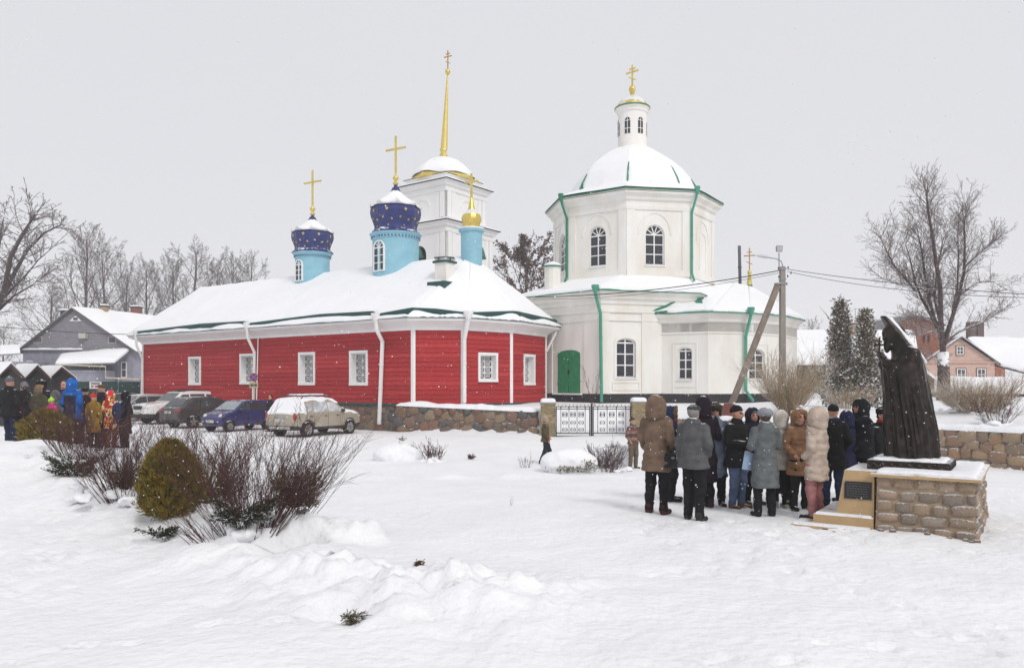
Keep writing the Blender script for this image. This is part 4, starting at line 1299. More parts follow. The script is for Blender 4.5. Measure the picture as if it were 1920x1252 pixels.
# ------------------------------------------------------------------ the bell tower far behind
def bell_tower():
    c = thing('bell_tower', 'white two tier bell tower with slender gilded spire behind blue domes', 'bell tower', (-5.46, 61.66, 1.0))
    ctr = Vector((-5.46, 61.66)); a = Vector((-.8, .6)); b = Vector((.6, .8))
    def sq(h): return [tuple(ctr + a * h * i + b * h * j) for i, j in ((1, -1), (-1, -1), (-1, 1), (1, 1))]
    def ring(h): return [sq(h)[i] for i in (0, 1, 2, 3)]
    def tier(h, z0, z1, name, ops=None):
        R = ring(h)
        for k in range(4):
            fr = Frame(R[k], R[(k + 1) % 4])
            op = []
            if ops: op = [(fr.L / 2 - .75, fr.L / 2 + .75, ops[0], ops[1], .75)]
            wall_panel(c, fr, 0, fr.L, z0, z1, .5, op, M_PLASTERT)
            for e in (0, 1):
                for q in range(2):
                    u0 = (.12 + q * .5) if e == 0 else fr.L - .55 - q * .5
                    MB().fbox(fr, u0, u0 + .42, z0 + .35, z1 - .75, -.01, .06 + .03 * (1 - q)).build('pilaster', M_PLASTERT, c)
            if not ops:
                ao = arch_top(fr.L / 2 - .8, fr.L / 2 + .8, z1 - 1.75, .7); ai = arch_top(fr.L / 2 - .68, fr.L / 2 + .68, z1 - 1.75, .58)
                sr = MB()
                for i in range(len(ao) - 1): fprism(sr, fr, [ai[i], ai[i + 1], ao[i + 1], ao[i]], -.01, .05)
                sr.build('arch_moulding', M_PLASTERT, c)
        mb = MB(); sweep(mb, R, [(0, z1 - .75), (.08, z1 - .72), (.10, z1 - .55), (.02, z1 - .53), (.02, z1 - .35), (.18, z1 - .28), (.22, z1 - .12), (.36, z1), (.38, z1 + .06), (0, z1 + .1)])
        mb.build('cornice', M_PLASTERT, c)
        mb = MB(); sweep(mb, R, [(.30, z1 + .07), (.47, z1 + .07), (.47, z1 + .12), (-.3, z1 + .28)]); mb.build('cornice_roofing', pm('dark_flashing', (.05, .06, .06)), c)
        mb = MB(); sweep(mb, R, [(.44, z1 + .12), (.44, z1 + .19), (.2, z1 + .30), (-.5, z1 + .42)]); mb.build('cornice_snow', M_RSNOW, c, smooth=True, sharp=radians(50))
    tier(2.8, -.2, 14.15, 'lower', (9.4, 12.6))
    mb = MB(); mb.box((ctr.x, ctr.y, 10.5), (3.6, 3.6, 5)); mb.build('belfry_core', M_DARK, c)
    for k, (px, py) in enumerate(((787, 486), (902, 487))):
        p = at(px, py, 60.0)
        mb = MB(); mb.lathe([(.42, 0), (.40, .1), (.28, .5), (.18, .85), (.05, .95)], (p.x, p.y - .35, p.z), 16); mb.build('bell', pm('verdigris_bell', (.05, .20, .15), (.03, .12, .10), rough=.6), c, smooth=True)
    tier(2.4, 14.3, 17.35, 'upper')
    R = ring(2.1)
    mb = MB(); sweep(mb, R, [(0, 17.4), (0, 17.95), (.12, 18.0), (.12, 18.05), (-.6, 18.1)]); mb.build('parapet', M_PLASTERT, c)
    mb = MB(); sweep(mb, R, [(-.05, 18.04), (.15, 18.05), (.16, 18.09), (-.05, 18.12)]); mb.build('parapet_flashing', pm('dark_flashing', (.05, .06, .06)), c)
    # faceted dome with gilded foot and snow
    ph = atan2(a.y - b.y, a.x - b.x)
    mb = MB(); mb.lathe([(2.6, 18.02), (2.62, 18.1), (2.5, 18.34), (2.35, 18.6), (1.9, 19.1), (1.2, 19.6), (.4, 19.9), (.3, 20.0)], (ctr.x, ctr.y, 0), 8, ph=ph)
    dome = mb.build('dome', M_GOLD, c)
    nS = 64; vs = []
    prs = [(2.53, 18.36), (2.47, 18.52), (2.28, 18.85), (1.95, 19.2), (1.3, 19.68), (.5, 20.0), (.28, 20.06)]
    for i, (r, z) in enumerate(prs):
        for j in range(nS):
            t = ph + 2 * pi * j / nS; seg = (t - ph) % (pi / 4) - pi / 8
            rr = r * (cos(pi / 8) / cos(seg) * .7 + .3)
            dz = .14 * vnoise(np.array([cos(t) * 2.0]), np.array([sin(t) * 2.0]), np.array([.0]), 2)[0] if i == 0 else 0
            vs.append((ctr.x + (rr + .05 * (i > 0)) * cos(t), ctr.y + (rr + .05 * (i > 0)) * sin(t), z + dz))
    fs = [[i * nS + j, i * nS + (j + 1) % nS, (i + 1) * nS + (j + 1) % nS, (i + 1) * nS + j] for i in range(len(prs) - 1) for j in range(nS)]
    mesh_obj('dome_snow', vs, fs, M_RSNOW, dome, local=False, smooth=True)
    ln = lambda z: max(0, z - 20) / 7.0 * .34
    mb = MB(); mb.lathe([(.26, 19.95), (.32, 20.1), (.32, 20.3), (.22, 20.38), (.24, 20.55), (.30, 20.62), (.28, 20.72)], (ctr.x, ctr.y, 0), 8); mb.build('spire_base', M_GOLD, c)
    mb = MB(); mb.lathe([(.285, 20.7), (.06, 26.6)], (ctr.x, ctr.y, 0), 8, lean=ln); mb.build('spire', M_GOLD, c)
    mb = MB(); mb.lathe([(.03, 26.6), (.17, 26.72), (.21, 26.88), (.17, 27.04), (.03, 27.14)], (ctr.x + ln(26.9), ctr.y, 0), 14); mb.build('spire_ball', M_GOLD, c, smooth=True)
    mb = MB(); cross(mb, (ctr.x + ln(27.1), ctr.y, 27.1), 1.45, .68, .07, (.86, -.5)); mb.build('cross', pm('weathered_gilt', (.50, .28, .06)), c)
bell_tower()
# ------------------------------------------------------------------ churchyard wall, gate
M_BRICKY = [pm('yellow_brick_%d' % i, c, tuple(x * .7 for x in c), scale=9, rough=.9, bump=.01, bscale=30, snow=.9) for i, c in enumerate([(.36, .29, .15), (.42, .34, .19), (.30, .235, .125), (.34, .26, .15)])]
def cap_snow(name, parent, pts_l, th, w, seed=0, mat=None, steps=60):
    """rounded snow ridge lying along a 3-D polyline"""
    P = [Vector(p) for p in pts_l]
    Ls = [0]
    for p, q in zip(P[:-1], P[1:]): Ls.append(Ls[-1] + (q - p).length)
    n = max(6, int(Ls[-1] / .12)) if steps == 60 else steps
    vs = []; m = 9
    for i in range(n + 1):
        s = Ls[-1] * i / n
        k = max(j for j in range(len(P) - 1) if Ls[j] <= s + 1e-9)
        t = (s - Ls[k]) / (Ls[k + 1] - Ls[k])
        p = P[k].lerp(P[k + 1], t)
        d = (P[k + 1] - P[k]); d.z = 0; d.normalize()
        nrm = V3(d.y, -d.x, 0)
        e = min(1, sqrt(max(0.02, min(s, Ls[-1] - s)) / .15))
        q = vnoise(np.array([s * 1.7]), np.array([seed * 1.3]), np.array([0.]), seed)[0]; q2 = vnoise(np.array([s * 4.1]), np.array([seed * 2.3]), np.array([0.]), seed)[0]
        hh = th * e * (1 + .35 * q + .15 * q2); ww = w * (1 + .10 * q2)
        for j in range(m):
            a = pi * j / (m - 1)
            vs.append(p + nrm * (-ww * cos(a)) + V3(0, 0, hh * sin(a) ** .6 - .02))
    fs = [[i * m + j, (i + 1) * m + j, (i + 1) * m + j + 1, i * m + j + 1][::-1] for i in range(n) for j in range(m - 1)]
    fs.append(list(range(m))); fs.append([n * m + j for j in range(m)][::-1])
    return mesh_obj(name, vs, fs, mat or M_SNOW, parent, local=False, smooth=True, sharp=radians(70))

def stone_wall(name, label, A, B, zt0, zt1, th, size, meshes, cat='wall', aspect=1.25, snow_th=.16, pack=False):
    c = thing(name, label, cat, ((A[0] + B[0]) / 2, (A[1] + B[1]) / 2, -.2))
    fr = Frame(A, B)
    zt = lambda u: zt0 + (zt1 - zt0) * u / fr.L
    mb = MB()
    q = [(0, 0), (fr.L, 0), (fr.L, -th), (0, -th)]
    mb.hexa([fr.p(u, -.7, w) for u, w in q] + [fr.p(u, zt(u), w) for u, w in q])
    mb.build('mortar_core', M_MORTAR, c)
    us_ = np.linspace(0, fr.L, 60); qs_ = [fr.p(u, 0, .05) for u in us_]
    zs_ = Gf(np.array([q.x for q in qs_]), np.array([q.y for q in qs_])) - .12
    zb = lambda u: float(np.interp(u, us_, zs_))
    if pack: stone_pack(c, fr, .05, fr.L - .05, zb, zt, size, meshes, size * .3)
    else: stone_face(c, fr, .08, fr.L - .05, zb, zt, size, meshes, size * .33, .0, aspect=aspect, jit=.7)
    cap_snow('wall_snow', c, [fr.p(u, zt(u), -th * .5 + .02) for u in np.linspace(0, fr.L, 12)], snow_th, th * .62, seed=int(size * 100))
    return c
stone_wall('fieldstone_wall', 'low fieldstone wall with snow on top in front of red church', (-5.35, 35.95), (1.05, 33.62), 1.02, .80, .55, .34, FIELD, pack=True, snow_th=.2)
stone_wall('churchyard_wall', 'snow capped rubble stone wall right of the iron gate, running behind the group', (5.75, 33.1), (10.2, 27.55), .60, .62, .5, .30, RUBBLE)
stone_wall('churchyard_wall', 'rubble stone wall with thick snow top behind the bronze statue', (10.25, 27.5), (17.0, 19.1), .62, .62, .5, .27, RUBBLE, aspect=1.5)

def pillar(name, label, px, Y, w, zt, grp):
    x = (px - CX) / F * Y
    c = thing(name, label, 'gate pillar', (x, Y, gz(x, Y) - .1), group=grp)
    zb = -.45
    MB().box((x, Y, (zb + zt) / 2), (w - .03, w - .03, zt - zb)).build('mortar_core', M_MORTAR, c)
    n = int((zt - zb) / .085)
    for r in range(n):
        z = zb + (r + .5) * (zt - zb) / n
        for (fr) in (Frame((x - w / 2, Y - w / 2), (x + w / 2, Y - w / 2)), Frame((x - w / 2, Y + w / 2), (x - w / 2, Y - w / 2)), Frame((x + w / 2, Y - w / 2), (x + w / 2, Y + w / 2))):
            cuts = [0, .25, .62, 1.0] if r % 2 else [0, .38, .75, 1.0]
            for a, b in zip(cuts[:-1], cuts[1:]):
                j = random.uniform(-.004, .006)
                MB().fbox(fr, a * w + .006, b * w - .006, z - .036, z + .036, -.10, .0 + j).build('brick', random.choice(M_BRICKY), c)
    MB().box((x, Y, zt + .02), (w + .06, w + .06, .06)).build('cap_slab', M_CONC, c)
    f = lambda X, Yg, Z: np.maximum(smax(smax(np.abs(X) - w * .52, np.abs(Yg) - w * .52, .12), np.abs(Z - .06) - .14, .14), -Z - .0)
    v, fc = surf_nets(f, (-w, -w, -.1), (w, w, .35), .03)
    mesh_obj('cap_snow', v + np.array([x, Y, zt + .05]), fc, M_SNOW, c, local=False, smooth=True)
pillar('gate_pillar', 'yellow brick gate pillar with snow cap at the end of the fieldstone wall', 1027.5, 33.5, .62, 1.14, 'pillars of the iron gate')
pillar('gate_pillar', 'yellow brick gate pillar with snow cap behind the boy in striped jacket', 1197, 33.4, .62, 1.18, 'pillars of the iron gate')

def gate():
    Y = 33.15
    gzv = -.33
    def leaf(x0, x1, label):
        c = thing('iron_gate_leaf', label, 'gate', ((x0 + x1) / 2, Y, gzv), group='leaves of the churchyard gate')
        fr = Frame((x0, Y), (x1, Y))
        L = fr.L; z0, z1 = gzv + .08, 1.06
        t = .022
        mb = MB()
        for u in (t, L - t): mb.fbox(fr, u - t, u + t, z0, z1, -t, t)
        for z in (z0, z0 + .14, z1 - .14, z1 - t * 2): mb.fbox(fr, 2 * t, L - 2 * t, z, z + t * 1.6, -t * .9, t * .9)
        mb.build('frame', M_BLACKM, c)
        n = 4
        us = [.22 + (L - .44) * i / (n - 1) for i in range(n)]
        for u in us:
            b = MB(); b.fbox(fr, u - .012, u + .012, z0 + .17, z1 - .14, -.012, .012); b.build('bar', M_BLACKM, c)
        def scroll(uc, zc, r, sgn, up):
            pts = []
            for i in range(15):
                a = i / 14 * 1.6 * pi
                rr = r * (1 - .55 * i / 14)
                pts.append(fr.p(uc + sgn * (r - rr * cos(a)), zc + up * rr * sin(a), .0))
            return MB().tube(pts, .011, 4)
        for a, b in zip(us[:-1], us[1:]):
            mid = (a + b) / 2
            for zc in (z0 + .32, z0 + .62, z0 + .92, z1 - .3):
                for sg in (-1, 1):
                    scroll(mid + sg * .015, zc, .055, sg, 1).build('scroll', M_BLACKM, c)
                    scroll(mid + sg * .015, zc - .03, .055, sg, -1).build('scroll', M_BLACKM, c)
        for u in us:
            MB().lathe([(.004, 0), (.03, .05), (.004, .13)], tuple(fr.p(u, z1 - .12, 0)), 6).build('spear_tip', M_BLACKM, c)
        for i in range(int(L / .16)):
            u = .1 + i * .16
            MB().tube([fr.p(u, z1, 0), fr.p(u + .03, z1 + .09, 0)], [.014, .004], 4).build('spike', M_BLACKM, c)
    xl = (1042 - CX) / F * Y; xm = (1109 - CX) / F * Y; xr = (1183 - CX) / F * Y
    leaf(xl, xm - .05, 'left leaf of black wrought iron gate with scrolls, beside walking figure')
    leaf(xm + .05, xr, 'right leaf of black wrought iron gate with scrolls, beside boy in striped jacket')
    c = thing('gate_post', 'black iron post where the two gate leaves meet', 'post', (xm, Y, gzv))
    MB().box((xm, Y - .03, (gzv - .25 + 1.15) / 2), (.07, .07, 1.4 - gzv)).build('shaft', M_BLACKM, c)
    MB().lathe([(.05, 0), (.06, .04), (.01, .10)], (xm, Y - .03, 1.27), 8).build('knob', M_BLACKM, c)
gate()

# ------------------------------------------------------------------ the monument
M_TAN = pm('polished_tan_stone', (.48, .33, .17), (.40, .27, .14), scale=5, rough=.4, bump=.003, bscale=30, snow=.9)
M_BRONZE = pm('dark_bronze', (.052, .041, .037), (.022, .018, .017), scale=9, rough=.34, metal=.85, spec=.5, bump=.012, bscale=18, snow=.93, snow_scale=9)
def monument():
    B = V3(5.93, 9.86, 0); e1 = V3(-.83, .558, 0).normalized(); e2 = V3(.558, .83, 0).normalized()
    c = thing('stone_pedestal', 'rough stone block pedestal with tan steps carrying the bronze statue', 'pedestal', (5.9, 11, -.02))
    def loc(a, b, z): return B + e1 * a + e2 * b + V3(0, 0, z)
    def block(name, a0, a1, b0, b1, z0, z1, mat, par=c, bat=0.0):
        mb = MB()
        q0 = [(a1, b0), (a0, b0), (a0, b1), (a1, b1)]
        q1 = [(a1 - bat, b0 + bat), (a0 + bat, b0 + bat), (a0 + bat, b1 - bat), (a1 - bat, b1 - bat)]
        mb.hexa([loc(u, w, z0) for u, w in q0] + [loc(u, w, z1) for u, w in q1])
        return mb.build(name, mat, par)
    core = block('mortar_core', 0, 1.2, 0, 2.25, -.3, .74, pm('pedestal_mortar', (.40, .30, .20), (.30, .225, .15), scale=8, rough=.95, bump=.02, bscale=25), bat=.03)
    fa = Frame((loc(1.2, 0, 0)).xy, (loc(0, 0, 0)).xy); fb = Frame(loc(0, 0, 0).xy, loc(0, 2.25, 0).xy)
    for fr, ncol in ((fa, 4.7), (fb, 8.2)):
        rz = atan2(fr.u.y, fr.u.x)
        for r in range(5):
            z0 = -.05 + r * .158
            u = 0.02
            while u < fr.L - .05:
                sw = fr.L / ncol * random.uniform(.72, 1.25)
                if fr.L - u - sw < .12: sw = fr.L - u - .01
                me = random.choice(BLOCK)
                put_stone(c, me, fr.p(u + sw / 2, z0 + .08 + random.uniform(-.015, .015), -.030 - .006 * r + random.uniform(-.010, .014)), (sw * random.uniform(.46, .50), .060, .074 * random.uniform(.85, 1.06)), rz, 'stone', random.uniform(-.09, .09))
                u += sw + .010
    block('coping_slab', -.05, 1.25, -.05, 2.3, .745, .785, M_TAN)
    mb = MB(); 
    f = lambda X, Y, Z: smax(smax(np.abs(X - .6) - .60, np.abs(Y - 1.12) - 1.10, .06), np.abs(Z) - .035 - .012 * vnoise(X * 3, Y * 3, Z * 0, 4), .05)
    v, fc = surf_nets(f, (-.1, -.1, -.1), (1.3, 2.4, .12), .03)
    W = np.array([list(loc(p[0], p[1], .80 + p[2])) for p in v])
    mesh_obj('pedestal_snow', W, fc[:, ::-1], M_SNOW, c, local=False, smooth=True)
    # sloping tan stele with its dark plaque, two steps
    mb = MB()
    pl = [(1.22, .06), (1.69, .06)]
    mb.hexa([loc(1.70, .05, .17), loc(1.215, .05, .17), loc(1.215, 1.3, .17), loc(1.70, 1.3, .17), loc(1.60, .10, .80), loc(1.215, .10, .80), loc(1.215, 1.25, .80), loc(1.60, 1.25, .80)])
    st = mb.build('plaque_stele', M_TAN, c)
    u3 = (loc(1.215, .05, 0) - loc(1.70, .05, 0)).normalized(); up3 = (loc(1.4, .10, .80) - loc(1.4, .05, .17)).normalized(); nn = u3.cross(up3).normalized()
    if nn.y > 0: nn = -nn
    pc = loc(1.42, .079, .53)
    mb = MB(); mb.prism([pc - u3 * .175 - up3 * .12, pc + u3 * .175 - up3 * .12, pc + u3 * .175 + up3 * .12, pc - u3 * .175 + up3 * .12], nn * -.01, nn * .018)
    plq = mb.build('plaque', pm('plaque_black', (.02, .02, .024), rough=.3), c)
    for r in range(6):   # lines of engraved lettering, far too small to read
        x = -.14
        while x < .13:
            wl = random.uniform(.012, .035)
            q = pc + up3 * (.085 - r * .034) + u3 * x
            m2 = MB(); m2.prism([q, q + u3 * wl, q + u3 * wl + up3 * .012, q + up3 * .012], nn * .0185, nn * .0205)
            m2.build('engraved_mark', pm('plaque_lettering', (.11, .10, .09)), plq); x += wl + .012
    block('step', 1.21, 1.98, -.07, 1.4, .0, .175, M_TAN)
    block('step', 1.21, 2.25, -.22, 1.5, -.10, .03, M_TAN)
    for a0, a1, b0, b1, z in ((1.24, 1.95, -.04, .05, .175), (1.24, 2.22, -.19, -.075, .03)):
        block('step_snow', a0, a1, b0, b1, z, z + .025, M_SNOW)
    # bronze statue on its ornamented base slab: one casting
    s = thing('bronze_statue', 'dark bronze hooded monk statue holding a cross, snow along its cowl', 'statue', tuple(loc(.85, .88, .80)))
    def lb(name, a0, a1, b0, b1, z0, z1, mat):
        mb = MB()
        q0 = [(a1, b0), (a0, b0), (a0, b1), (a1, b1)]
        mb.hexa([loc(u, w, z0) for u, w in q0] + [loc(u, w, z1) for u, w in q0]); return mb.build(name, mat, s)
    a0, a1, b0, b1 = .34, 1.36, .42, 1.35
    lb('base_slab', a0, a1, b0, b1, .80, .93, M_BRONZE)
    for fr in (Frame(loc(a1, b0, 0).xy, loc(a0, b0, 0).xy), Frame(loc(a0, b0, 0).xy, loc(a0, b1, 0).xy)):
        n = 9
        for i in range(n):
            u0, u1 = fr.L * (i + .06) / n, fr.L * (i + .94) / n
            for k in (0, 1):
                mb = MB(); pts = [fr.p(u0 + (u1 - u0) * q / 8, (.865 if k else .865) + (.035 if k else -.035) * sin(pi * q / 8), .008) for q in range(9)]
                mb.tube(pts, .008, 4); mb.build('slab_ornament', M_BRONZE, s)
    mb = MB()
    f = lambda X, Y, Z: smax(smax(np.abs(X) - .46, np.abs(Y) - .42, .06), np.abs(Z) - .035 - .012 * vnoise(X * 5, Y * 5, Z * 0, 9), .04)
    v, fc = surf_nets(f, (-.6, -.6, -.1), (.6, .6, .1), .025)
    W = np.array([list(loc(.85 + p[0], .885 + p[1], .93 + p[2])) for p in v])
    mesh_obj('slab_snow', W, fc[:, ::-1], M_SNOW, s, local=False, smooth=True)
    # figure, faces -Y locally, then turned to look left
    zz = [-.02, 0.05, .5, 1.0, 1.25, 1.32, 1.40, 1.50, 1.60, 1.66]
    fr_ = [.33, .32, .335, .375, .40, .385, .27, .25, .24, .22]
    bk = [-.36, -.345, -.285, -.21, -.16, -.145, -.12, -.07, .01, .07]
    wx = [.37, .36, .33, .31, .30, .30, .295, .27, .21, .12]
    def robe(X, Y, Z):
        fv = np.interp(Z, zz, fr_); bv = np.interp(Z, zz, bk); w = np.interp(Z, zz, wx)
        cy = -(fv + bv) / 2; hy = (fv - bv) / 2
        th = np.arctan2((Y - cy) / hy, X / w)
        fade = np.clip((1.5 - Z) / 1.1, 0, 1)
        fold = (.075 * np.abs(np.sin(th * 5.5 + .8 * np.sin(Z * 1.3))) ** .7 - .04 + .018 * np.sin(th * 23 + 2 + Z * 1.5)) * fade
        fold += .02 * vnoise(X * 5, Y * 5, Z * 2.2, 6) + .008 * vnoise(X * 14, Y * 14, Z * 9, 7)
        r = np.sqrt((X / w) ** 2 + ((Y - cy) / hy) ** 2)
        d = (r - 1) * np.minimum(w, hy) - fold * .8
        return smax(smax(d, Z - 1.66, .06), -.02 - Z, .02)
    def fig(X, Y, Z):
        d = robe(X, Y, Z)
        d = smin(d, ell(X, Y, Z, (0, -.245, 1.775), (.125, .165, .175)), .05)          # cowled head
        d = smin(d, cone(X, Y, Z, (0, -.10, 1.52), (0, -.2, 1.68), .15, .11), .06)
        d = smax(d, -ell(X, Y, Z, (0, -.40, 1.735), (.062, .06, .085)), .02)             # face opening
        d = smin(d, ell(X, Y, Z, (0, -.30, 1.73), (.065, .075, .09)), .012)
        d = smin(d, cone(X, Y, Z, (0, -.37, 1.745), (0, -.388, 1.72), .013, .018), .01)   # nose
        d = smin(d, ell(X, Y, Z, (0, -.335, 1.615), (.055, .045, .10)), .03)             # beard
        for sg in (-1, 1):
            d = smin(d, cone(X, Y, Z, (sg * .22, -.06, 1.50), (sg * .225, -.15, 1.27), .09, .095), .06)
            d = smin(d, cone(X, Y, Z, (sg * .225, -.15, 1.27), (sg * .08, -.36, 1.36), .10, .075), .05)
        d = smin(d, cone(X, Y, Z, (.05, -.36, 1.38), (.01, -.415, 1.49), .045, .04), .03)   # raised hand
        for i in range(4):
            d = smin(d, cone(X, Y, Z, (.03, -.405, 1.465 + i * .02), (-.03, -.45, 1.47 + i * .021), .013, .011), .006)
        # veil: a stiff slab from above the head down the back
        t = np.clip((Z - 1.28) / .78, 0, 1)
        cy = .13 + (-.40 - .13) * t
        hw = np.minimum(.21 * (1 - t) ** .6 + .03, .10 + t * .6)
        sl = smax(np.abs(Y - cy) * .82 - .028, np.abs(X) - hw, .02)
        sl = smax(sl, smax(Z - 2.055, 1.22 - Z, .02), .02)
        return smin(d, sl, .025)
    v, fc = surf_nets(fig, (-.5, -.55, -.06), (.5, .5, 2.12), .0135)
    ang = radians(-97)
    base = loc(.85, .90, .93)
    def place(v):
        R = np.array([[cos(ang), -sin(ang), 0], [sin(ang), cos(ang), 0], [0, 0, 1]])
        return v @ R.T + np.array(base)
    mesh_obj('robed_figure', place(v), fc, M_BRONZE, s, local=False, smooth=True)
    mb = MB()
    mb.box((0, -.44, 1.575), (.022, .022, .30)); mb.box((0, -.44, 1.635), (.022, .13, .026)); mb.box((0, -.44, 1.685), (.0215, .07, .022))
    for y, z in ((-.505, 1.635), (-.375, 1.635), (-.44, 1.725)): mb.lathe([(.002, -.022), (.02, 0), (.002, .022)], (0, y, z), 6)
    vv = place(np.array(mb.v)); mesh_obj('hand_cross', vv, mb.f, M_BRONZE, s, local=False)
    # snow lying along the back of the veil
    def sn(X, Y, Z):
        t = np.clip((Z - 1.28) / .78, 0, 1)
        cy = .13 + (-.40 - .13) * t + .062
        hw = np.minimum(.21 * (1 - t) ** .6 + .025, .09 + t * .6)
        return smax(smax(np.abs(Y - cy) * .82 - .026 - .010 * vnoise(X * 9, Y * 9, Z * 9, 3), np.abs(X) - hw, .02), smax(Z - 2.03, 1.36 - Z, .03), .02)
    v, fc = surf_nets(sn, (-.4, -.5, 1.25), (.4, .3, 2.1), .016)
    mesh_obj('veil_snow', place(v), fc, M_SNOW, s, local=False, smooth=True)
    # crumbled red stone at the foot of the pedestal
    for i, (a, b, sz) in enumerate(((.0, -.12, .045), (.12, -.14, .04), (.3, -.10, .03), (.55, -.12, .035), (.95, -.16, .05), (1.1, -.14, .04), (1.75, -.42, .035), (1.62, -.5, .03), (.05, -.2, .03))):
        p = loc(a, b, 0); z = gz(p.x, p.y)
        o = put_stone(None, RUBBLE[(i * 3) % len(RUBBLE)], (p.x, p.y, z + sz * .2), (sz, sz * .8, sz * .6), i, 'broken_stone')
        tag(o, 'small broken reddish stone lying in snow at the pedestal foot', 'stone', 'broken stones round the pedestal')
def put_stone(parent, me, p, half, rz, name='stone', tilt=0):
    o = link(name, me, parent)
    o.location = Vector(p) - (wloc(parent) if parent is not None else Vector((0, 0, 0)))
    o.rotation_euler = (0, tilt, rz)
    o.scale = half
    return o
monument()

# ------------------------------------------------------------------ utility pole, lamps, wires
def pole():
    Y = 33.2
    x = (1467 - CX) / F * Y
    c = thing('utility_pole', 'grey concrete utility pole with slanted strut and two lamps', 'utility pole', (x, Y, .7))
    zt = at(0, 500, Y).z
    mb = MB(); q0, q1 = .125, .10
    mb.hexa([(x - q0, Y - q0, .3), (x + q0, Y - q0, .3), (x + q0, Y + q0, .3), (x - q0, Y + q0, .3), (x - q1, Y - q1, zt), (x + q1, Y - q1, zt), (x + q1, Y + q1, zt), (x - q1, Y + q1, zt)])
    mb.build('shaft', M_CONC, c)
    a, b = at(1458, 535, Y), at(1366, 772, Y - .3)
    d = (b - a).normalized(); s = V3(d.z, 0, -d.x).normalized() * .115
    mb = MB(); mb.prism([a - s, a + s, b + s, b - s], V3(0, -.1, 0), V3(0, .1, 0)); mb.build('strut', pm('brown_concrete', (.25, .20, .165), (.18, .145, .12), scale=3, rough=.9), c)
    mb = MB(); mb.box((x - .1, Y, at(0, 532, Y).z), (.42, .30, .07)); mb.box((x, Y, zt - .1), (.26, .26, .08)); mb.box((x, Y, zt - .55), (.25, .25, .05)); mb.build('clamp', M_GREYM, c)
    for dx, dz in ((-.2, -.08), (.22, -.05), (-.18, -.45), (.2, -.42), (.34, -.28), (.16, -.75)):
        MB().lathe([(.01, 0), (.035, .02), (.02, .05), (.035, .08), (.01, .11)], (x + dx, Y - .08, zt + dz - .05), 8).build('insulator', pm('insulator', (.04, .035, .04), rough=.3), c)
    pts = [at(1468, 500, Y), at(1465, 490, Y), at(1455, 485, Y), at(1440, 483, Y)]
    MB().tube(pts, .022, 6).build('lamp_arm', M_GREYM, c)
    MB().tube([at(1461, 505, Y - .1), at(1460.5, 474, Y - .1)], .025, 6).build('flood_post', M_GREYM, c)
    h = at(1430, 482, Y)
    mb = MB(); mb.lathe([(.02, 0), (.10, .05), (.13, .16), (.12, .42), (.05, .56), (.02, .60)], (0, 0, 0), 10)
    v = np.array(mb.v); v = np.stack([-v[:, 2] + .3, v[:, 0] * .8, v[:, 1] * .55 + v[:, 2] * .12], 1) + np.array(h)
    mesh_obj('street_lamp_head', v, mb.f, pm('lamp_housing', (.62, .63, .64), rough=.35), c, local=False, smooth=True, sharp=radians(50))
    f = at(1460.5, 467, Y - .1)
    mb = MB(); mb.hexa([f + V3(-.12, -.06, -.13), f + V3(.12, -.06, -.13), f + V3(.10, .1, -.09), f + V3(-.10, .1, -.09), f + V3(-.145, -.10, .13), f + V3(.145, -.10, .13), f + V3(.11, .1, .10), f + V3(-.11, .1, .10)])
    mb.build('floodlight', M_GREYM, c)
    mb = MB(); mb.hexa([f + V3(-.10, -.085, -.10), f + V3(.10, -.085, -.10), f + V3(.10, -.06, -.10), f + V3(-.10, -.06, -.10), f + V3(-.12, -.115, .10), f + V3(.12, -.115, .10), f + V3(.12, -.09, .10), f + V3(-.12, -.09, .10)])
    mb.build('floodlight_glass', pm('flood_glass', (.5, .5, .5), rough=.2), c)
    def wire(label, A, B, sag, r=.013):
        pts = []
        for i in range(25):
            t = i / 24
            p = Vector(A).lerp(Vector(B), t); p.z -= sag * 4 * t * (1 - t); pts.append(p)
        o = MB().tube(pts, r, 4).build('overhead_cable', M_BLACKM)
        tag(o, label, 'cable')
    top = V3(x, Y - .15, zt - .18)
    wire('thick black cable from the pole to the white church eave', top + V3(-.15, 0, 0), at(1003, 557, 38.4), .25, .02)
    wire('thin black cable just under the thick one, pole to church', top + V3(-.15, 0, -.1), at(1000, 561, 38.4), .30, .009)
    wire('upper black cable leaving the pole towards the right tree', top + V3(.15, 0, .05), at(1925, 552, 26), .10, .012)
    wire('lower black cable leaving the pole towards the right tree', top + V3(.15, 0, -.05), at(1925, 558, 26), .22, .010)
    wire('upper thin cable crossing before the grey wooden house', at(-5, 612, 55), at(252, 627, 56), .1, .022)
    wire('lower thin cable crossing low before the grey wooden house', at(-5, 628, 56), at(60, 640, 68), .1, .016)
pole()

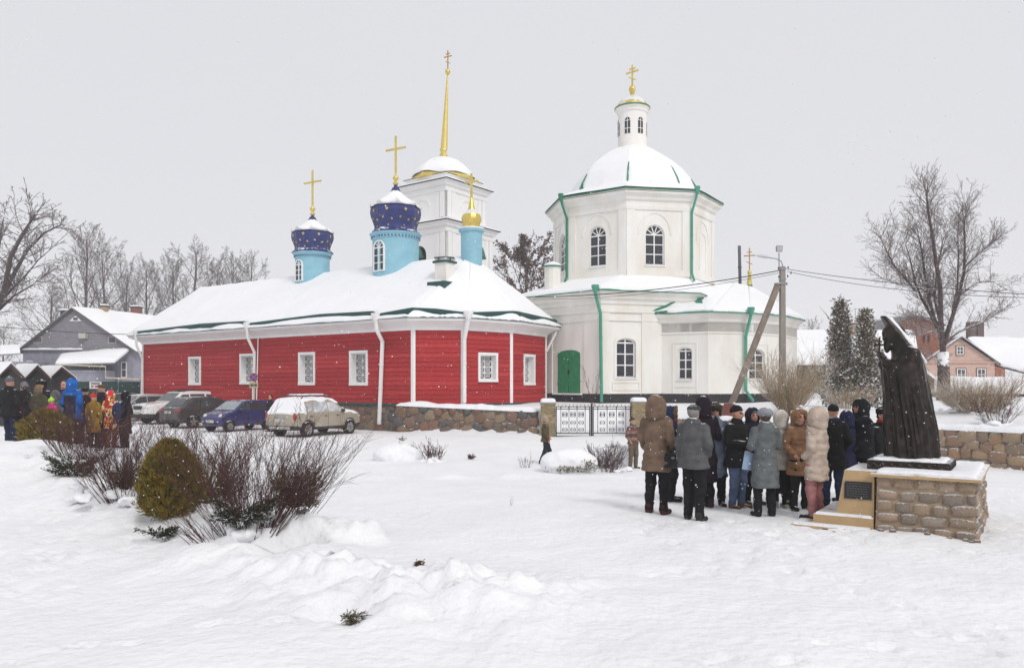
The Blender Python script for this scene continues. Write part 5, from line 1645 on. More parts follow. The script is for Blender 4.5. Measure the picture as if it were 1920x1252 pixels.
# ------------------------------------------------------------------ road sign by the parked cars
def road_sign():
    Y = 40.6
    x = (476.5 - CX) / F * Y
    k = Y / F
    c = thing('road_sign', 'round blue no stopping sign with arrow plate on pole before red church', 'sign', (x, Y, gz(x, Y)))
    MB().tube([V3(x, Y, gz(x, Y) - .2), V3(x, Y, CZ + 20 * k)], .035, 8).build('pole', pm('yellowed_pole', (.55, .50, .38), (.42, .38, .28)), c)
    cz = CZ + 13 * k; r = 8.2 * k
    def disc(r0, r1, y0, y1, mat, nm):
        mb = MB(); n = 24; vs = []
        for yy in (y0, y1):
            for rr in (r0, r1):
                for i in range(n): vs.append((x + rr * cos(2 * pi * i / n), yy, cz + rr * sin(2 * pi * i / n)))
        fs = []
        for i in range(n):
            j = (i + 1) % n
            fs += [[i, n + i, n + j, j][::-1], [2 * n + i, 2 * n + j, 3 * n + j, 3 * n + i], [n + i, 3 * n + i, 3 * n + j, n + j]]
        mb.add(vs, fs); return mb.build(nm, mat, c)
    MR = pm('sign_red', (.50, .11, .09)); MBl = pm('sign_blue', (.03, .08, .32))
    disc(.001, r, Y - .05, Y - .04, MR, 'sign_rim')
    disc(.001, r * .82, Y - .056, Y - .051, MBl, 'sign_face')
    for a in (pi / 4, -pi / 4):
        d = V3(cos(a), 0, sin(a)); n = V3(-sin(a), 0, cos(a)) * r * .10
        mb = MB(); o = V3(x, Y - (.060 if a > 0 else .061), cz); mb.prism([o - d * r * .86 - n, o + d * r * .86 - n, o + d * r * .86 + n, o - d * r * .86 + n], V3(0, -.002, 0), V3(0, .002, 0)); mb.build('sign_bar', MR, c)
    pz = CZ - 2 * k; hw, hh = 8.2 * k, 5.2 * k
    mb = MB(); mb.box((x, Y - .048, pz), (2 * hw, .012, 2 * hh)); mb.build('arrow_plate', pm('plate_cream', (.42, .38, .24)), c)
    mb = MB(); y = Y - .058
    mb.prism([V3(x - hw * .85, y, pz), V3(x - hw * .35, y, pz - hh * .55), V3(x - hw * .35, y, pz - hh * .18), V3(x + hw * .35, y, pz - hh * .18), V3(x + hw * .35, y, pz - hh * .55), V3(x + hw * .85, y, pz),
              V3(x + hw * .35, y, pz + hh * .55), V3(x + hw * .35, y, pz + hh * .18), V3(x - hw * .35, y, pz + hh * .18), V3(x - hw * .35, y, pz + hh * .55)], V3(0, -.002, 0), V3(0, .002, 0))
    mb.build('double_arrow', M_BLACKM, c)
road_sign()

# ------------------------------------------------------------------ houses
def gable_house(name, label, px0, px1, pxr, yr, ye, Y, depth, z0, wall, roof_over=.4, rz_shift=0.0, snow_mat=None, th=.18):
    """house whose gable end faces the viewer: eaves at px0/px1, ridge at pxr; ridge runs back with sideways drift rz_shift"""
    x0, x1, xr = [(p - CX) / F * Y for p in (px0, px1, pxr)]
    zr, ze = at(0, yr, Y).z, at(0, ye, Y).z
    c = thing(name, label, 'house', ((x0 + x1) / 2, Y + depth / 2, z0))
    D = V3(rz_shift * depth, depth, 0)
    A = [V3(x0, Y, z0), V3(x1, Y, z0), V3(x1, Y, ze), V3(xr, Y, zr), V3(x0, Y, ze)]
    mb = MB(); mb.prism(A[::-1], V3(0, 0, 0) + D, V3(0, 0, 0)); w = mb.build('wall', wall, c)
    o = roof_over
    f = V3(0, -o, 0)
    sl = (zr - ze) / (xr - x0); sr_ = (zr - ze) / (x1 - xr)
    eL = V3(x0 - o, Y, ze - o * sl); eR = V3(x1 + o, Y, ze - o * sr_); top = V3(xr, Y, zr + .03)
    mr = pm('grey_roof_sheet', (.16, .15, .16), (.12, .115, .12), wave=None, rough=.6)
    u = V3(0, 0, .10)
    for P, Q in ((eL, top), (top, eR)):
        mb = MB(); n = V3(0, 0, .10); mb.prism([P + f + V3(0, 0, .02), Q + f + V3(0, 0, .02), Q + f + n, P + f + n], V3(0, 0, 0), D + V3(0, o, 0)); mb.build('roof', mr, c)
    E = D + V3(0, o, 0)
    snow_sheet('roof_snow', c, eL + f + u + V3(.05, .12, 0), eL + u + E, top + u + E, top + f + u + V3(0, .12, 0), 20, 20, th, seed=7)
    snow_sheet('roof_snow', c, eR + u + E, eR + f + u + V3(-.05, .12, 0), top + f + u + V3(0, .12, 0), top + u + E, 20, 20, th, seed=9)
    return c, Frame((x0, Y), (x1, Y))

M_GREYW = pm('grey_boarding', (.25, .245, .27), (.18, .175, .195), scale=2.5, rough=.85, wave=('Z', 1.1), stretch=(1, 1, 5))
M_LILAC = pm('lilac_boarding', (.33, .33, .40), (.26, .26, .315), scale=2.5, rough=.85, wave=('Z', 1.1))
def pxwin(c, fr, x0, x1, y0, y1, cols, rows, w=.02, trim=M_WTRIM, glass=M_GLASS, t=.06):
    ua, zt = fr.hit(x0, y0, w); ub, zb = fr.hit(x1, y1, w)
    mb = MB()
    mb.fbox(fr, ua, ua + t, zb + t, zt - t, 0, .05); mb.fbox(fr, ub - t, ub, zb + t, zt - t, 0, .05); mb.fbox(fr, ua, ub, zt - t, zt, 0, .052); mb.fbox(fr, ua, ub, zb, zb + t, 0, .054)
    for i in range(1, cols): u = ua + (ub - ua) * i / cols; mb.fbox(fr, u - t * .35, u + t * .35, zb + t, zt - t, 0, .045)
    for i in range(1, rows): z = zb + (zt - zb) * i / rows; mb.fbox(fr, ua + t, ub - t, z - t * .35, z + t * .35, 0, .043)
    wn = mb.build('window', trim, c)
    MB().fbox(fr, ua + t * .5, ub - t * .5, zb + t * .5, zt - t * .5, 0, .02).build('pane', glass, wn)
    return wn

def left_houses():
    Y = 70
    c, fr = gable_house('grey_wooden_house', 'grey boarded wooden house with wide gable beside red church', 43, 250, 139, 580, 655, Y, 16, -.2, M_LILAC, .5, .32)
    # gable boarding darker above a ledge
    k = Y / F
    zl = at(0, 655, Y).z
    mb = MB(); xx = lambda p: (p - CX) * k
    mb.prism([V3(xx(45), Y, zl), V3(xx(248), Y, zl), V3(xx(139), Y, at(0, 582, Y).z)], V3(0, -.06, 0), V3(0, -.005, 0)); mb.build('gable_boarding', M_GREYW, c)
    MB().fbox(fr, -.1, fr.L + .1, zl - .12, zl, .0, .25).build('gable_ledge', M_GREYW, c)
    cap_snow('ledge_snow', c, [fr.p(0, zl, .12), fr.p(fr.L * .55, zl, .12)], .12, .14, 3)
    trim = pm('grey_trim', (.42, .38, .38)); gl = pm('house_glass', (.10, .10, .12), (.07, .07, .09), rough=.2)
    for x0, x1, y0, y1, cc, rr in ((97, 115, 618, 643, 1, 2), (130, 153, 618, 643, 2, 1), (169, 188, 618, 643, 1, 2)): pxwin(c, fr, x0, x1, y0, y1, cc, rr, .07, trim if x0 != 130 else M_WTRIM, gl, .09)
    fr2 = Frame((fr.A.x, Y - .06), (fr.B.x, Y - .06))
    for x0, x1, y0, y1 in ((63, 80, 631, 643), (203, 218, 631, 644)):
        pxwin(c, fr2, x0, x1, y0, y1, 1, 1, 0, trim, gl, .08)
    for q in (((131, 602), (154, 602), (143, 592)),):
        mb = MB(); mb.prism([V3(xx(a), Y - .06, at(0, b, Y).z) for a, b in q], V3(0, -.06, 0), V3(0, 0, 0)); mb.build('attic_window', M_WTRIM, c)
        mb = MB(); mb.prism([V3(xx(a), Y - .12, at(0, b, Y).z) for a, b in ((139, 600.5), (147, 600.5), (147, 595.5), (139, 595.5))], V3(0, -.03, 0), V3(0, 0, 0)); mb.build('pane', gl, c)
    MB().box((xx(160), Y - .35, at(0, 630, Y).z), (.6, .5, .45)).build('air_conditioner', pm('ac', (.5, .48, .44)), c)
    for x0, x1, y0, y1, cc, rr in ((50, 61, 676, 689, 1, 1), (175, 188, 686, 712, 1, 2), (227, 238, 678, 708, 1, 2)): pxwin(c, fr, x0, x1, y0, y1, cc, rr, .02, M_WTRIM, gl, .09)
    # porch with its snowy lean-to roof
    P = [at(113, 668, Y - .1), at(243, 657, Y - .1), at(215, 680, Y - 4), at(104, 683, Y - 4)]
    flat(c, 'porch_roof', M_GREYW, [P[3], P[2], P[1], P[0]], .1)
    snow_sheet('porch_snow', c, P[3] + V3(0, 0, .02), P[2] + V3(0, 0, .02), P[1] + V3(0, 0, .02), P[0] + V3(0, 0, .02), 24, 12, .35, seed=14, edge=.5)
    MB().box((xx(175), Y - 1.9, 1.0), (xx(212) - xx(125), 3.4, 4.4)).build('porch_wall', M_LILAC, c)
    MB().tube([at(104, 683, Y - 4.2), at(198, 687, Y - 4.2), at(198, 708, Y - 4.2), at(260, 711, Y - 4.2)], .07, 6).build('gas_pipe', pm('cream_pipe', (.55, .50, .36)), c)
    # chimneys
    for px, py0, py1, Yc, w, col, nm in ((196, 575, 602, Y + 3, 10, (.42, .31, .18), 'yellow'), (256, 577, 612, Y + 9, 15, (.26, .115, .085), 'red')):
        p0, p1 = at(px, py1, Yc), at(px, py0, Yc)
        ww = w * Yc / F
        m = pm('chimney_brick_' + nm, col, tuple(q * .75 for q in col), scale=6, rough=.9, bump=.02, bscale=12)
        MB().box((p0.x, Yc, (p0.z + p1.z) / 2 - .5), (ww, ww, p1.z - p0.z + 1)).build('chimney', m, c)
        MB().box((p0.x, Yc, p1.z + .04), (ww * 1.15, ww * 1.15, .12)).build('chimney_cap', M_DARK, c)
        MB().box((p0.x, Yc, p1.z + .16), (ww * 1.1, ww * 1.1, .14)).build('chimney_snow', M_SNOW, c)
    p = at(125, 583, Y + 6); MB().box((p.x, p.y, p.z - .4), (.9, .6, .9)).build('chimney', M_DARK, c)
    MB().box((p.x, p.y, p.z + .12), (1.0, .7, .14)).build('chimney_snow', M_SNOW, c)
    # second house whose dark roof shows behind
    Yb = 84; kb = Yb / F
    c2 = thing('back_house', 'house with dark corrugated roof behind the grey wooden house', 'house', ((250 - CX) * kb, Yb, -.2))
    a, b, d, e = at(205, 592, Yb + 4), at(345, 592, Yb + 4), at(360, 640, Yb - 3), at(225, 640, Yb - 3)
    flat(c2, 'roof', pm('corrugated_roof', (.17, .155, .175), (.14, .13, .145), wave=('X', 3.0), rough=.6), [e, d, b, a], .1)
    MB().box(((290 - CX) * kb, Yb + 2, 2.2), (7, 7, 4.8)).build('wall', M_LILAC, c2)
    a, b = at(215, 598, Yb + 3), at(250, 640, Yb - 2.5)
    snow_sheet('roof_snow', c2, at(222, 640, Yb - 3.05), at(270, 640, Yb - 3.05), at(262, 606, Yb + 1.9), at(205, 592.5, Yb + 3.9), 10, 10, .15, seed=5)
    # low shed at the far left
    c3 = thing('low_shed', 'low grey shed with snowy roof at far left behind the stalls', 'shed', ((5 - CX) / F * 66, 66, -.2))
    MB().box(((5 - CX) / F * 66, 67, 1.8), (5, 3, 4.2)).build('wall', M_LILAC, c3)
    a, b, d, e = at(-60, 668, 65), at(38, 662, 65), at(36, 648, 68), at(-60, 655, 68)
    flat(c3, 'roof', M_GREYW, [a, b, d, e], .1); snow_sheet('roof_snow', c3, a, b, d, e, 10, 6, .2, seed=8)
    # green metal fence
    Yf = 52
    c4 = thing('green_fence', 'dark green metal panel fence between stalls and red church', 'fence', ((205 - CX) / F * Yf, Yf, -.2))
    xs = [at(p, 0, Yf).x for p in (143, 182, 222, 263)]
    mg = pm('fence_green', (.012, .055, .045), (.009, .045, .037), wave=('X', 3.0), rough=.5)
    for a, b in zip(xs[:-1], xs[1:]):
        MB().box(((a + b) / 2, Yf, .95), (b - a - .04, .05, 2.45)).build('panel', mg, c4)
    for a in xs:
        MB().box((a, Yf + .03, 1.0), (.08, .08, 2.7)).build('post', M_GREYM, c4)
        MB().lathe([(.06, 0), (.05, .06), (.01, .1)], (a, Yf + .03, 2.33), 8).build('post_snow', M_SNOW, c4)
    p = at(180, 722, Yf)
    sg = thing('fence_notice', 'white notice board with red lettering hung on green fence', 'notice', (p.x, p.y - .06, p.z))
    MB().box((0, 0, 0), (.80, .02, .46)).build('board', M_WTRIM, sg, local=True)
    for i, (w, z, m) in enumerate(((.6, .14, M_BLACKM), (.62, .06, M_BLACKM), (.18, -.09, pm('notice_red', (.45, .05, .05))), (.34, -.09, pm('notice_red', (.45, .05, .05))))):
        MB().box(((-.22 if i == 2 else .12 if i == 3 else 0), -.012, z), (w, .004, .05 if i < 2 else .12)).build('text_line', m, sg, local=True)
left_houses()

def stalls():
    md = pm('stall_timber', (.035, .03, .03), (.02, .018, .018), scale=3, rough=.8, wave=('X', 2.0))
    for i, (pxp, yp, pxl, pxr, ye, Y, lb) in enumerate(((28, 684, 2, 53, 708, 41, 'leftmost dark market stall with snowy gable roof'), (77, 687, 53, 102, 710, 43, 'middle dark market stall with snowy gable roof'), (122, 690, 100, 148, 709, 45, 'rightmost dark market stall with snowy gable roof, next to green fence'))):
        xp, xl, xr = [(p - CX) / F * Y for p in (pxp, pxl, pxr)]
        zp, ze = at(0, yp, Y).z, at(0, ye, Y).z
        c = thing('market_stall', lb, 'market stall', (xp, Y + 1, gz(xp, Y)), group='row of market stalls')
        D = V3(-1.9, 1.4, 0)
        g = gz(xp, Y) - .3
        mb = MB(); mb.prism([V3(xl + .15, Y, g), V3(xr - .15, Y, g), V3(xr - .15, Y, ze), V3(xp, Y, zp - .1), V3(xl + .15, Y, ze)][::-1], D, V3(0, 0, 0)); mb.build('body', md, c)
        MB().box((xp, Y - .04, g + 1.35), (xr - xl - .6, .06, .10)).build('counter', pm('stall_board', (.08, .065, .055)), c)
        for a, b in ((V3(xl, Y - .3, ze - .05), V3(xp, Y - .3, zp)), (V3(xp, Y - .3, zp), V3(xr, Y - .3, ze - .05))):
            mb = MB(); mb.prism([a, b, b + V3(0, 0, .07), a + V3(0, 0, .07)], V3(0, 0, 0), D * 1.2); mb.build('roof', pm('stall_roof', (.10, .05, .045)), c)
        u = V3(0, 0, .07)
        L, T, R = V3(xl, Y - .26, ze - .05) + u, V3(xp, Y - .26, zp) + u, V3(xr, Y - .26, ze - .05) + u
        snow_sheet('roof_snow', c, L, L + D * 1.2, T + D * 1.2, T, 12, 10, .14, seed=i)
        snow_sheet('roof_snow', c, R + D * 1.2, R, T, T + D * 1.2, 12, 10, .14, seed=i + 4)
stalls()

def right_houses():
    # pink house
    Y = 60
    mp_ = pm('pink_boarding', (.62, .43, .36), (.54, .37, .31), scale=2.5, rough=.85, wave=('Z', 1.0))
    c, fr = gable_house('pink_wooden_house', 'pink boarded house with snowy roof behind the tall right tree', 1733, 1865, 1800, 634, 679, Y, 16, 0, mp_, .3, .55)
    wt = pm('brown_casing', (.20, .12, .09)); gl = pm('house_glass', (.10, .10, .12))
    for x0, x1, y0, y1, cc, rr in ((1794, 1810.5, 691, 713, 2, 2), (1832, 1848, 691, 713, 2, 2), (1793.5, 1806.5, 649, 665, 2, 2)):
        pxwin(c, fr, x0 - 1.5, x1 + 1.5, y0 - 1.5, y1 + 1.5, 1, 1, .02, wt, gl, .08)
        pxwin(c, Frame((fr.A.x, Y - .025), (fr.B.x, Y - .025)), x0, x1, y0, y1, cc, rr, .02, M_WTRIM, gl, .06)
    z = at(0, 679, Y).z
    MB().fbox(fr, 0, fr.L, z - .06, z + .06, 0, .12).build('gable_ledge', mp_, c)
    a, b, d, e = at(1868, 684, Y + 1), at(1990, 716, Y - 3), at(1990, 640, Y + 9), at(1815, 635, Y + 6)
    flat(c, 'wing_roof', M_DARK, [a, b, d, e], .12); snow_sheet('roof_snow', c, a, b, d, e, 24, 14, .25, seed=49)
    # brick building behind
    mbk = pm('orange_brickwork', (.34, .13, .075), (.27, .10, .06), scale=4, rough=.9, bump=.02, bscale=10)
    Yb = 74
    c = thing('brick_house', 'orange brick house with steep gable behind the statue', 'house', (at(1725, 0, Yb).x, Yb, 0))
    z0 = 1
    pts = [(1668, 650), (1770, 650), (1770, 612), (1745, 600), (1712, 594), (1685, 606), (1668, 618)]
    mb = MB(); mb.prism([V3(at(a, b, Yb).x, Yb, at(a, b, Yb).z if b < 650 else z0) for a, b in pts][::-1], V3(0, 8, 0), V3(0, 0, 0)); mb.build('wall', mbk, c)
    for px in (1732, 1741): MB().box((at(px, 0, Yb).x, Yb - .02, at(0, 635, Yb).z), (.2, .06, .7)).build('window', M_DARK, c)
    P = [at(1664, 619, Yb - .4), at(1686, 605, Yb - .4), at(1712, 592.5, Yb - .4), at(1745, 598.5, Yb - .4), at(1774, 611, Yb - .4)]
    for a, b in zip(P[:-1], P[1:]):
        mb = MB(); mb.prism([a, b, b + V3(0, 0, .14), a + V3(0, 0, .14)], V3(0, 0, 0), V3(0, 9, 0)); mb.build('roof', pm('grey_roof_sheet', (.16, .15, .16)), c)
    snow_sheet('roof_snow', c, P[4] + V3(0, .2, .14), P[4] + V3(0, 8, .14), P[2] + V3(0, 8, .14), P[2] + V3(0, 1.0, .14), 10, 10, .2, seed=3)
    c = thing('brick_annex', 'low brick building with two chimneys right of the pink gable', 'building', (at(1850, 0, 80).x, 80, 0))
    MB().box((at(1842, 0, 80).x, 82, at(0, 634, 80).z / 2), ((1880 - 1795) / F * 80, 4, at(0, 634, 80).z)).build('wall', mbk, c)
    for px in (1822, 1834): MB().box((at(px, 0, 78).x, 78, at(0, 622, 78).z), (.75, .75, 2.0)).build('chimney', pm('chimney_brick_dark', (.13, .09, .085)), c)
    MB().box((at(1842, 0, 80).x, 81.9, at(0, 633, 80).z + .1), ((1880 - 1795) / F * 80 + .3, 4.3, .16)).build('roof_snow', M_SNOW, c)
    # low shed whose snowy roof runs across in front of the pink house
    Ys = 46
    c = thing('long_shed', 'long low shed with thick snow roof below the pink house', 'shed', (at(1850, 0, Ys).x, Ys, .9))
    a, b, d, e = at(1752, 736, Ys), at(1990, 739, Ys), at(1990, 711, Ys + 4), at(1752, 711, Ys + 4)
    MB().box(((a.x + b.x) / 2, Ys + 2.5, .6), (b.x - a.x - .6, 4, 1.7)).build('wall', pm('shed_boards', (.10, .07, .06), (.07, .05, .045)), c)
    flat(c, 'roof', M_DARK, [a, b, d, e], .12); snow_sheet('roof_snow', c, a, b, d, e, 50, 10, .22, seed=19)
    # long white roofed house left of the statue
    Yl = 66
    c = thing('long_house', 'long house with broad snow roof between white church and conifers', 'house', (at(1580, 0, Yl).x, Yl, .5))
    a, b, d, e = at(1470, 684, Yl), at(1725, 684, Yl), at(1715, 622, Yl + 6), at(1480, 622, Yl + 6)
    MB().box(((a.x + b.x) / 2, Yl + 6, 2.0), (b.x - a.x - 1, 10, 3.2)).build('wall', pm('olive_wall', (.13, .12, .06), (.10, .09, .05)), c)
    flat(c, 'roof', M_DARK, [a, b, d, e], .12); snow_sheet('roof_snow', c, a, b, d, e, 40, 14, .25, seed=29)
    p = at(1597, 625, Yl + 5); MB().box((p.x, p.y, p.z + .1), (.9, .8, 1.6)).build('chimney', pm('chimney_brick_yellow', (.42, .31, .18)), c)
    MB().tube([at(1603.5, 630, Yl + 4), at(1603.5, 578, Yl + 4)], .03, 4).build('antenna', M_GREYM, c)
    MB().tube([at(1600, 579, Yl + 4), at(1617, 579, Yl + 4)], .02, 4).build('antenna_bar', M_GREYM, c)
    # mustard gabled outbuilding seen past the statue
    Ym = 50
    c = thing('mustard_outbuilding', 'mustard coloured gabled outbuilding between statue and tree trunk', 'outbuilding', (at(1722, 0, Ym).x, Ym, .8))
    pts = [(1660, 716), (1752, 716), (1752, 712), (1722, 686), (1690, 712), (1660, 712)]
    mb = MB(); mb.prism([at(1690, 730, Ym), at(1754, 730, Ym), at(1754, 714, Ym), at(1722, 687, Ym), at(1690, 714, Ym)][::-1], V3(0, 4, 0), V3(0, 0, 0)); mb.build('wall', pm('mustard_boards', (.33, .20, .06), (.25, .15, .05), wave=('X', 2.0)), c)
    for q, r in ((at(1686, 716, Ym - .2), at(1722, 685, Ym - .2)), (at(1722, 685, Ym - .2), at(1758, 716, Ym - .2))):
        mb = MB(); mb.prism([q, r, r + V3(0, 0, .2), q + V3(0, 0, .2)], V3(0, 0, 0), V3(0, 4, 0)); mb.build('roof_snow', M_SNOW, c)
    # far street lamp over the conifer
    c = thing('far_street_lamp', 'thin grey street lamp leaning out left of the taller conifer', 'street lamp', (at(1557, 0, 45).x, 45, .8))
    MB().tube([V3(at(1557, 0, 45).x, 45, .8), at(1557, 600, 45)], .05, 6).build('post', M_GREYM, c)
    MB().tube([at(1557, 600, 45), at(1546, 585, 45)], .025, 6).build('arm', M_GREYM, c)
    MB().tube([at(1547, 586, 45), at(1536, 573.5, 45)], [.06, .04], 6).build('lamp_head', M_WTRIM, c)
    # small red roofed well cover by the strut
    Yk = 30.5
    c = thing('red_gable_roof', 'small red boarded gable roof with snow near the pole strut', 'shelter', (at(1372, 0, Yk).x, Yk, .6))
    mb = MB(); mb.prism([at(1357, 781, Yk), at(1394, 781, Yk), at(1382, 760, Yk), at(1374, 757, Yk)][::-1], V3(0, 1.2, 0), V3(0, 0, 0)); mb.build('gable', pm('faded_red_boards', (.23, .07, .055), (.18, .055, .045), wave=('X', 3.0)), c)
    MB().box((at(1376, 0, Yk).x, Yk + .6, .6), (.55, 1.0, .5)).build('base', M_MORTAR, c)
    snow_sheet('roof_snow', c, at(1393, 782, Yk - .1), at(1393, 782, Yk + 1.4), at(1376, 756, Yk + 1.4), at(1376, 756, Yk - .1), 8, 8, .12, seed=2)
    snow_sheet('roof_snow', c, at(1355, 782, Yk + 1.4), at(1355, 782, Yk - .1 + .25), at(1376, 756, Yk - .1 + .25), at(1376, 756, Yk + 1.4), 8, 8, .08, seed=3)
right_houses()
# ------------------------------------------------------------------ trees and shrubs
M_BARK = pm('grey_brown_bark', (.13, .105, .105), (.09, .072, .074), scale=5, rough=.95, snow=.72, snow_scale=3, stretch=(1, 1, .3))
M_TWIG = pm('purple_brown_twigs', (.16, .125, .13), (.12, .092, .097), scale=3, rough=.95, snow=.80, snow_scale=3)
M_BARK2 = pm('snowy_dark_bark', (.11, .082, .080), (.07, .052, .052), scale=5, rough=.95, snow=.42, snow_scale=5)
M_TWIG2 = pm('reddish_twigs', (.175, .12, .115), (.125, .086, .084), scale=3, rough=.95, snow=.62, snow_scale=5)

def limb(mb, p, d, L, r, lvl, cfg):
    n = (6, 5, 4, 3, 3)[lvl]
    pts = [p.copy()]; dirs = [d.copy()]
    w = cfg['wob']
    for i in range(n):
        d = (d + V3(random.gauss(0, w), random.gauss(0, w), random.gauss(0, w) + cfg['up'][lvl])).normalized()
        p = p + d * (L / n)
        pts.append(p.copy()); dirs.append(d.copy())
    mb.twig(pts, [max(cfg['rmin'], r * (1 - .78 * i / n)) for i in range(n + 1)], (7, 5, 4, 3, 3)[lvl])
    if lvl < cfg['lv']:
        k = cfg['kids'][lvl]
        for j in range(k):
            t = cfg['from'][lvl] + (1 - cfg['from'][lvl]) * (j + random.random()) / k
            q = t * n; i = min(int(q), n - 1)
            pp = pts[i].lerp(pts[i + 1], q - i)
            ax = dirs[i].orthogonal().normalized()
            ax.rotate(Matrix.Rotation(random.uniform(0, 2 * pi), 3, dirs[i]))
            nd = dirs[i].copy(); nd.rotate(Matrix.Rotation(radians(random.uniform(*cfg['ang'][lvl])), 3, ax))
            limb(mb, pp, nd, L * cfg['len'][lvl] * (1.15 - .65 * t) * random.uniform(.75, 1.2), max(cfg['rmin'], r * (1 - .75 * t) * .55), lvl + 1, cfg)

def bare_tree(seed, H, r0, cfg, trunk_frac=.88, limbs=18, first=.28, limb_len=.34, lean=(0, 0), mats=(M_BARK, M_TWIG), tops=None):
    """returns (trunk mesh object data, crown data) built at the origin"""
    random.seed(seed)
    tr, cr = MB(), MB()
    n = 10; pts = []
    ox = oy = 0
    for i in range(n + 1):
        t = i / n
        ox += random.gauss(0, .012) * H * .3; oy += random.gauss(0, .012) * H * .3
        pts.append(V3(lean[0] * t * t * H + ox * t, lean[1] * t * t * H + oy * t, H * trunk_frac * t))
    pts[0].z = -.4
    tr.tube(pts, [r0 * (1.25 if i == 0 else 1) * (1 - .85 * (i / n) ** 1.1) for i in range(n + 1)], 9)
    for j in range(limbs):
        t = first + (1 - first) * (j + .5 * random.random()) / limbs
        q = t * n; i = min(int(q), n - 1)
        p = pts[i].lerp(pts[i + 1], q - i)
        az = j * 2.4 + random.uniform(-.4, .4)
        el = radians(random.uniform(32, 58)) + t * .3
        d = V3(cos(az) * cos(el), sin(az) * cos(el), sin(el))
        shape = (.55 + .9 * math.sin(pi * min(1, (t - first) / (1 - first) * .9 + .12)))
        limb(cr, p, d, H * limb_len * shape * (1 - .35 * t) * random.uniform(.8, 1.15), r0 * (1 - .8 * t) * .42, 1, cfg)
    return tr, cr

CFG = dict(wob=.11, up=[.08, .10, .06, .03, 0], kids=[8, 8, 6, 3], len=[.5, .46, .45, .45], ang=[(25, 50), (25, 55), (25, 60), (25, 60)], rmin=.011, lv=4)
CFG['from'] = [.2, .15, .1, .1]
TREES = []
for i, (H, limbs) in enumerate(((18, 20), (18, 17), (18, 22))):
    tr, cr = bare_tree(100 + i, H, .26, CFG, limbs=limbs, first=.22, limb_len=.30)
    TREES.append((tr, cr))
def place_tree(name, label, proto, px, ytop, Y, rz, wide=1.0, group=None, cache={}):
    x = (px - CX) / F * Y
    z0 = gz(x, Y)
    H = at(0, ytop, Y).z - z0
    s = H / 18.0
    t = thing(name, label, 'tree', (x, Y, z0), rz, group)
    t.scale = (s * wide, s * wide, s)
    if proto not in cache:
        a = TREES[proto][0].build('trunk', M_BARK, t, local=True, smooth=True)
        b = TREES[proto][1].build('crown', M_TWIG, t, local=True)
        cache[proto] = (a.data, b.data)
    else:
        link('trunk', cache[proto][0], t); link('crown', cache[proto][1], t)
grp = 'bare trees behind the grey house'
for lb, pr, px, yt, Y, rz, wd_ in (
        ('tall bare tree rising behind the ridge of the grey house', 0, 157, 405, 82, .3, 1.0),
        ('bare tree just right of the tallest one, behind the yellow chimney', 1, 197, 440, 88, 1.2, 1.0),
        ('bare tree behind the red brick chimney', 2, 275, 470, 96, 2.1, .9),
        ('slim bare tree left of the roundest crown above red church roof end', 0, 328, 462, 98, 3.3, .85),
        ('round crowned bare tree above the left end of red church roof', 1, 364, 446, 96, 4.0, 1.1),
        ('low bare tree, third from the right end of the row behind red church', 2, 408, 470, 104, 5.2, .9),
        ('bare tree, second from the right end of the row behind red church', 0, 440, 456, 104, 2.6, .85),
        ('bare tree at the right end of the row behind red church', 1, 474, 466, 104, .9, .85),
        ('low leaning bare tree left of the grey house ridge', 2, 96, 520, 78, 1.7, 1.25),
        ('bare tree between the two house chimneys, half hidden by others', 1, 232, 480, 94, 5.6, .85),
        ('small faint bare tree at far left behind shed', 0, 4, 600, 110, .2, 1.3),
        ('small bare tree beyond the white apse', 1, 1520, 592, 85, 4.4, 1.0)):
    place_tree('bare_tree', lb, pr, px, yt, Y, rz, wd_, grp if px < 600 else None)

def left_edge_tree():
    random.seed(5)
    Y = 46; p0 = at(-22, 735, Y)
    c = thing('forked_tree', 'large dark forked bare tree leaning in from the left edge', 'tree', (p0.x, Y, gz(p0.x, Y)))
    tr, cr = MB(), MB()
    cfg = dict(CFG, wob=.10, up=[.10, .07, .03, .0, 0], rmin=.013)
    g = gz(p0.x, Y)
    f = V3(p0.x, Y, g - .3); k = at(-12, 590, Y); 
    tr.tube([f, f.lerp(k, .5) + V3(.1, 0, 0), k], [.45, .38, .32], 9)
    stems = [[(-12, 590), (8, 545), (20, 480), (42, 440), (58, 415), (66, 402)], [(-12, 590), (20, 525), (50, 470), (85, 435), (118, 420)], [(-12, 590), (5, 560), (45, 520), (78, 480)],
             [(-12, 590), (-10, 510), (0, 450), (8, 395)], [(-12, 590), (25, 555), (60, 535), (84, 512)], [(-5, 570), (-25, 490), (-30, 430)]]
    for i, st in enumerate(stems):
        pts = [at(a, b, Y + (i - 2) * .5 * q) for q, (a, b) in enumerate(st)]
        r0 = (.18, .15, .11, .15, .10, .15)[i]
        tr.tube(pts, [r0 * (1 - .8 * q / (len(pts) - 1)) for q in range(len(pts))], 7)
        for a, b in zip(pts[:-1], pts[1:]):
            for j in range(5):
                q = a.lerp(b, random.random())
                d = (b - a).normalized() + V3(random.gauss(0, .7), random.gauss(0, .7), random.gauss(0, .5))
                limb(cr, q, d.normalized(), random.uniform(1.0, 2.3), .03, 2, cfg)
    tr.build('trunk', M_BARK, c, smooth=True); cr.build('crown', M_TWIG, c)
left_edge_tree()

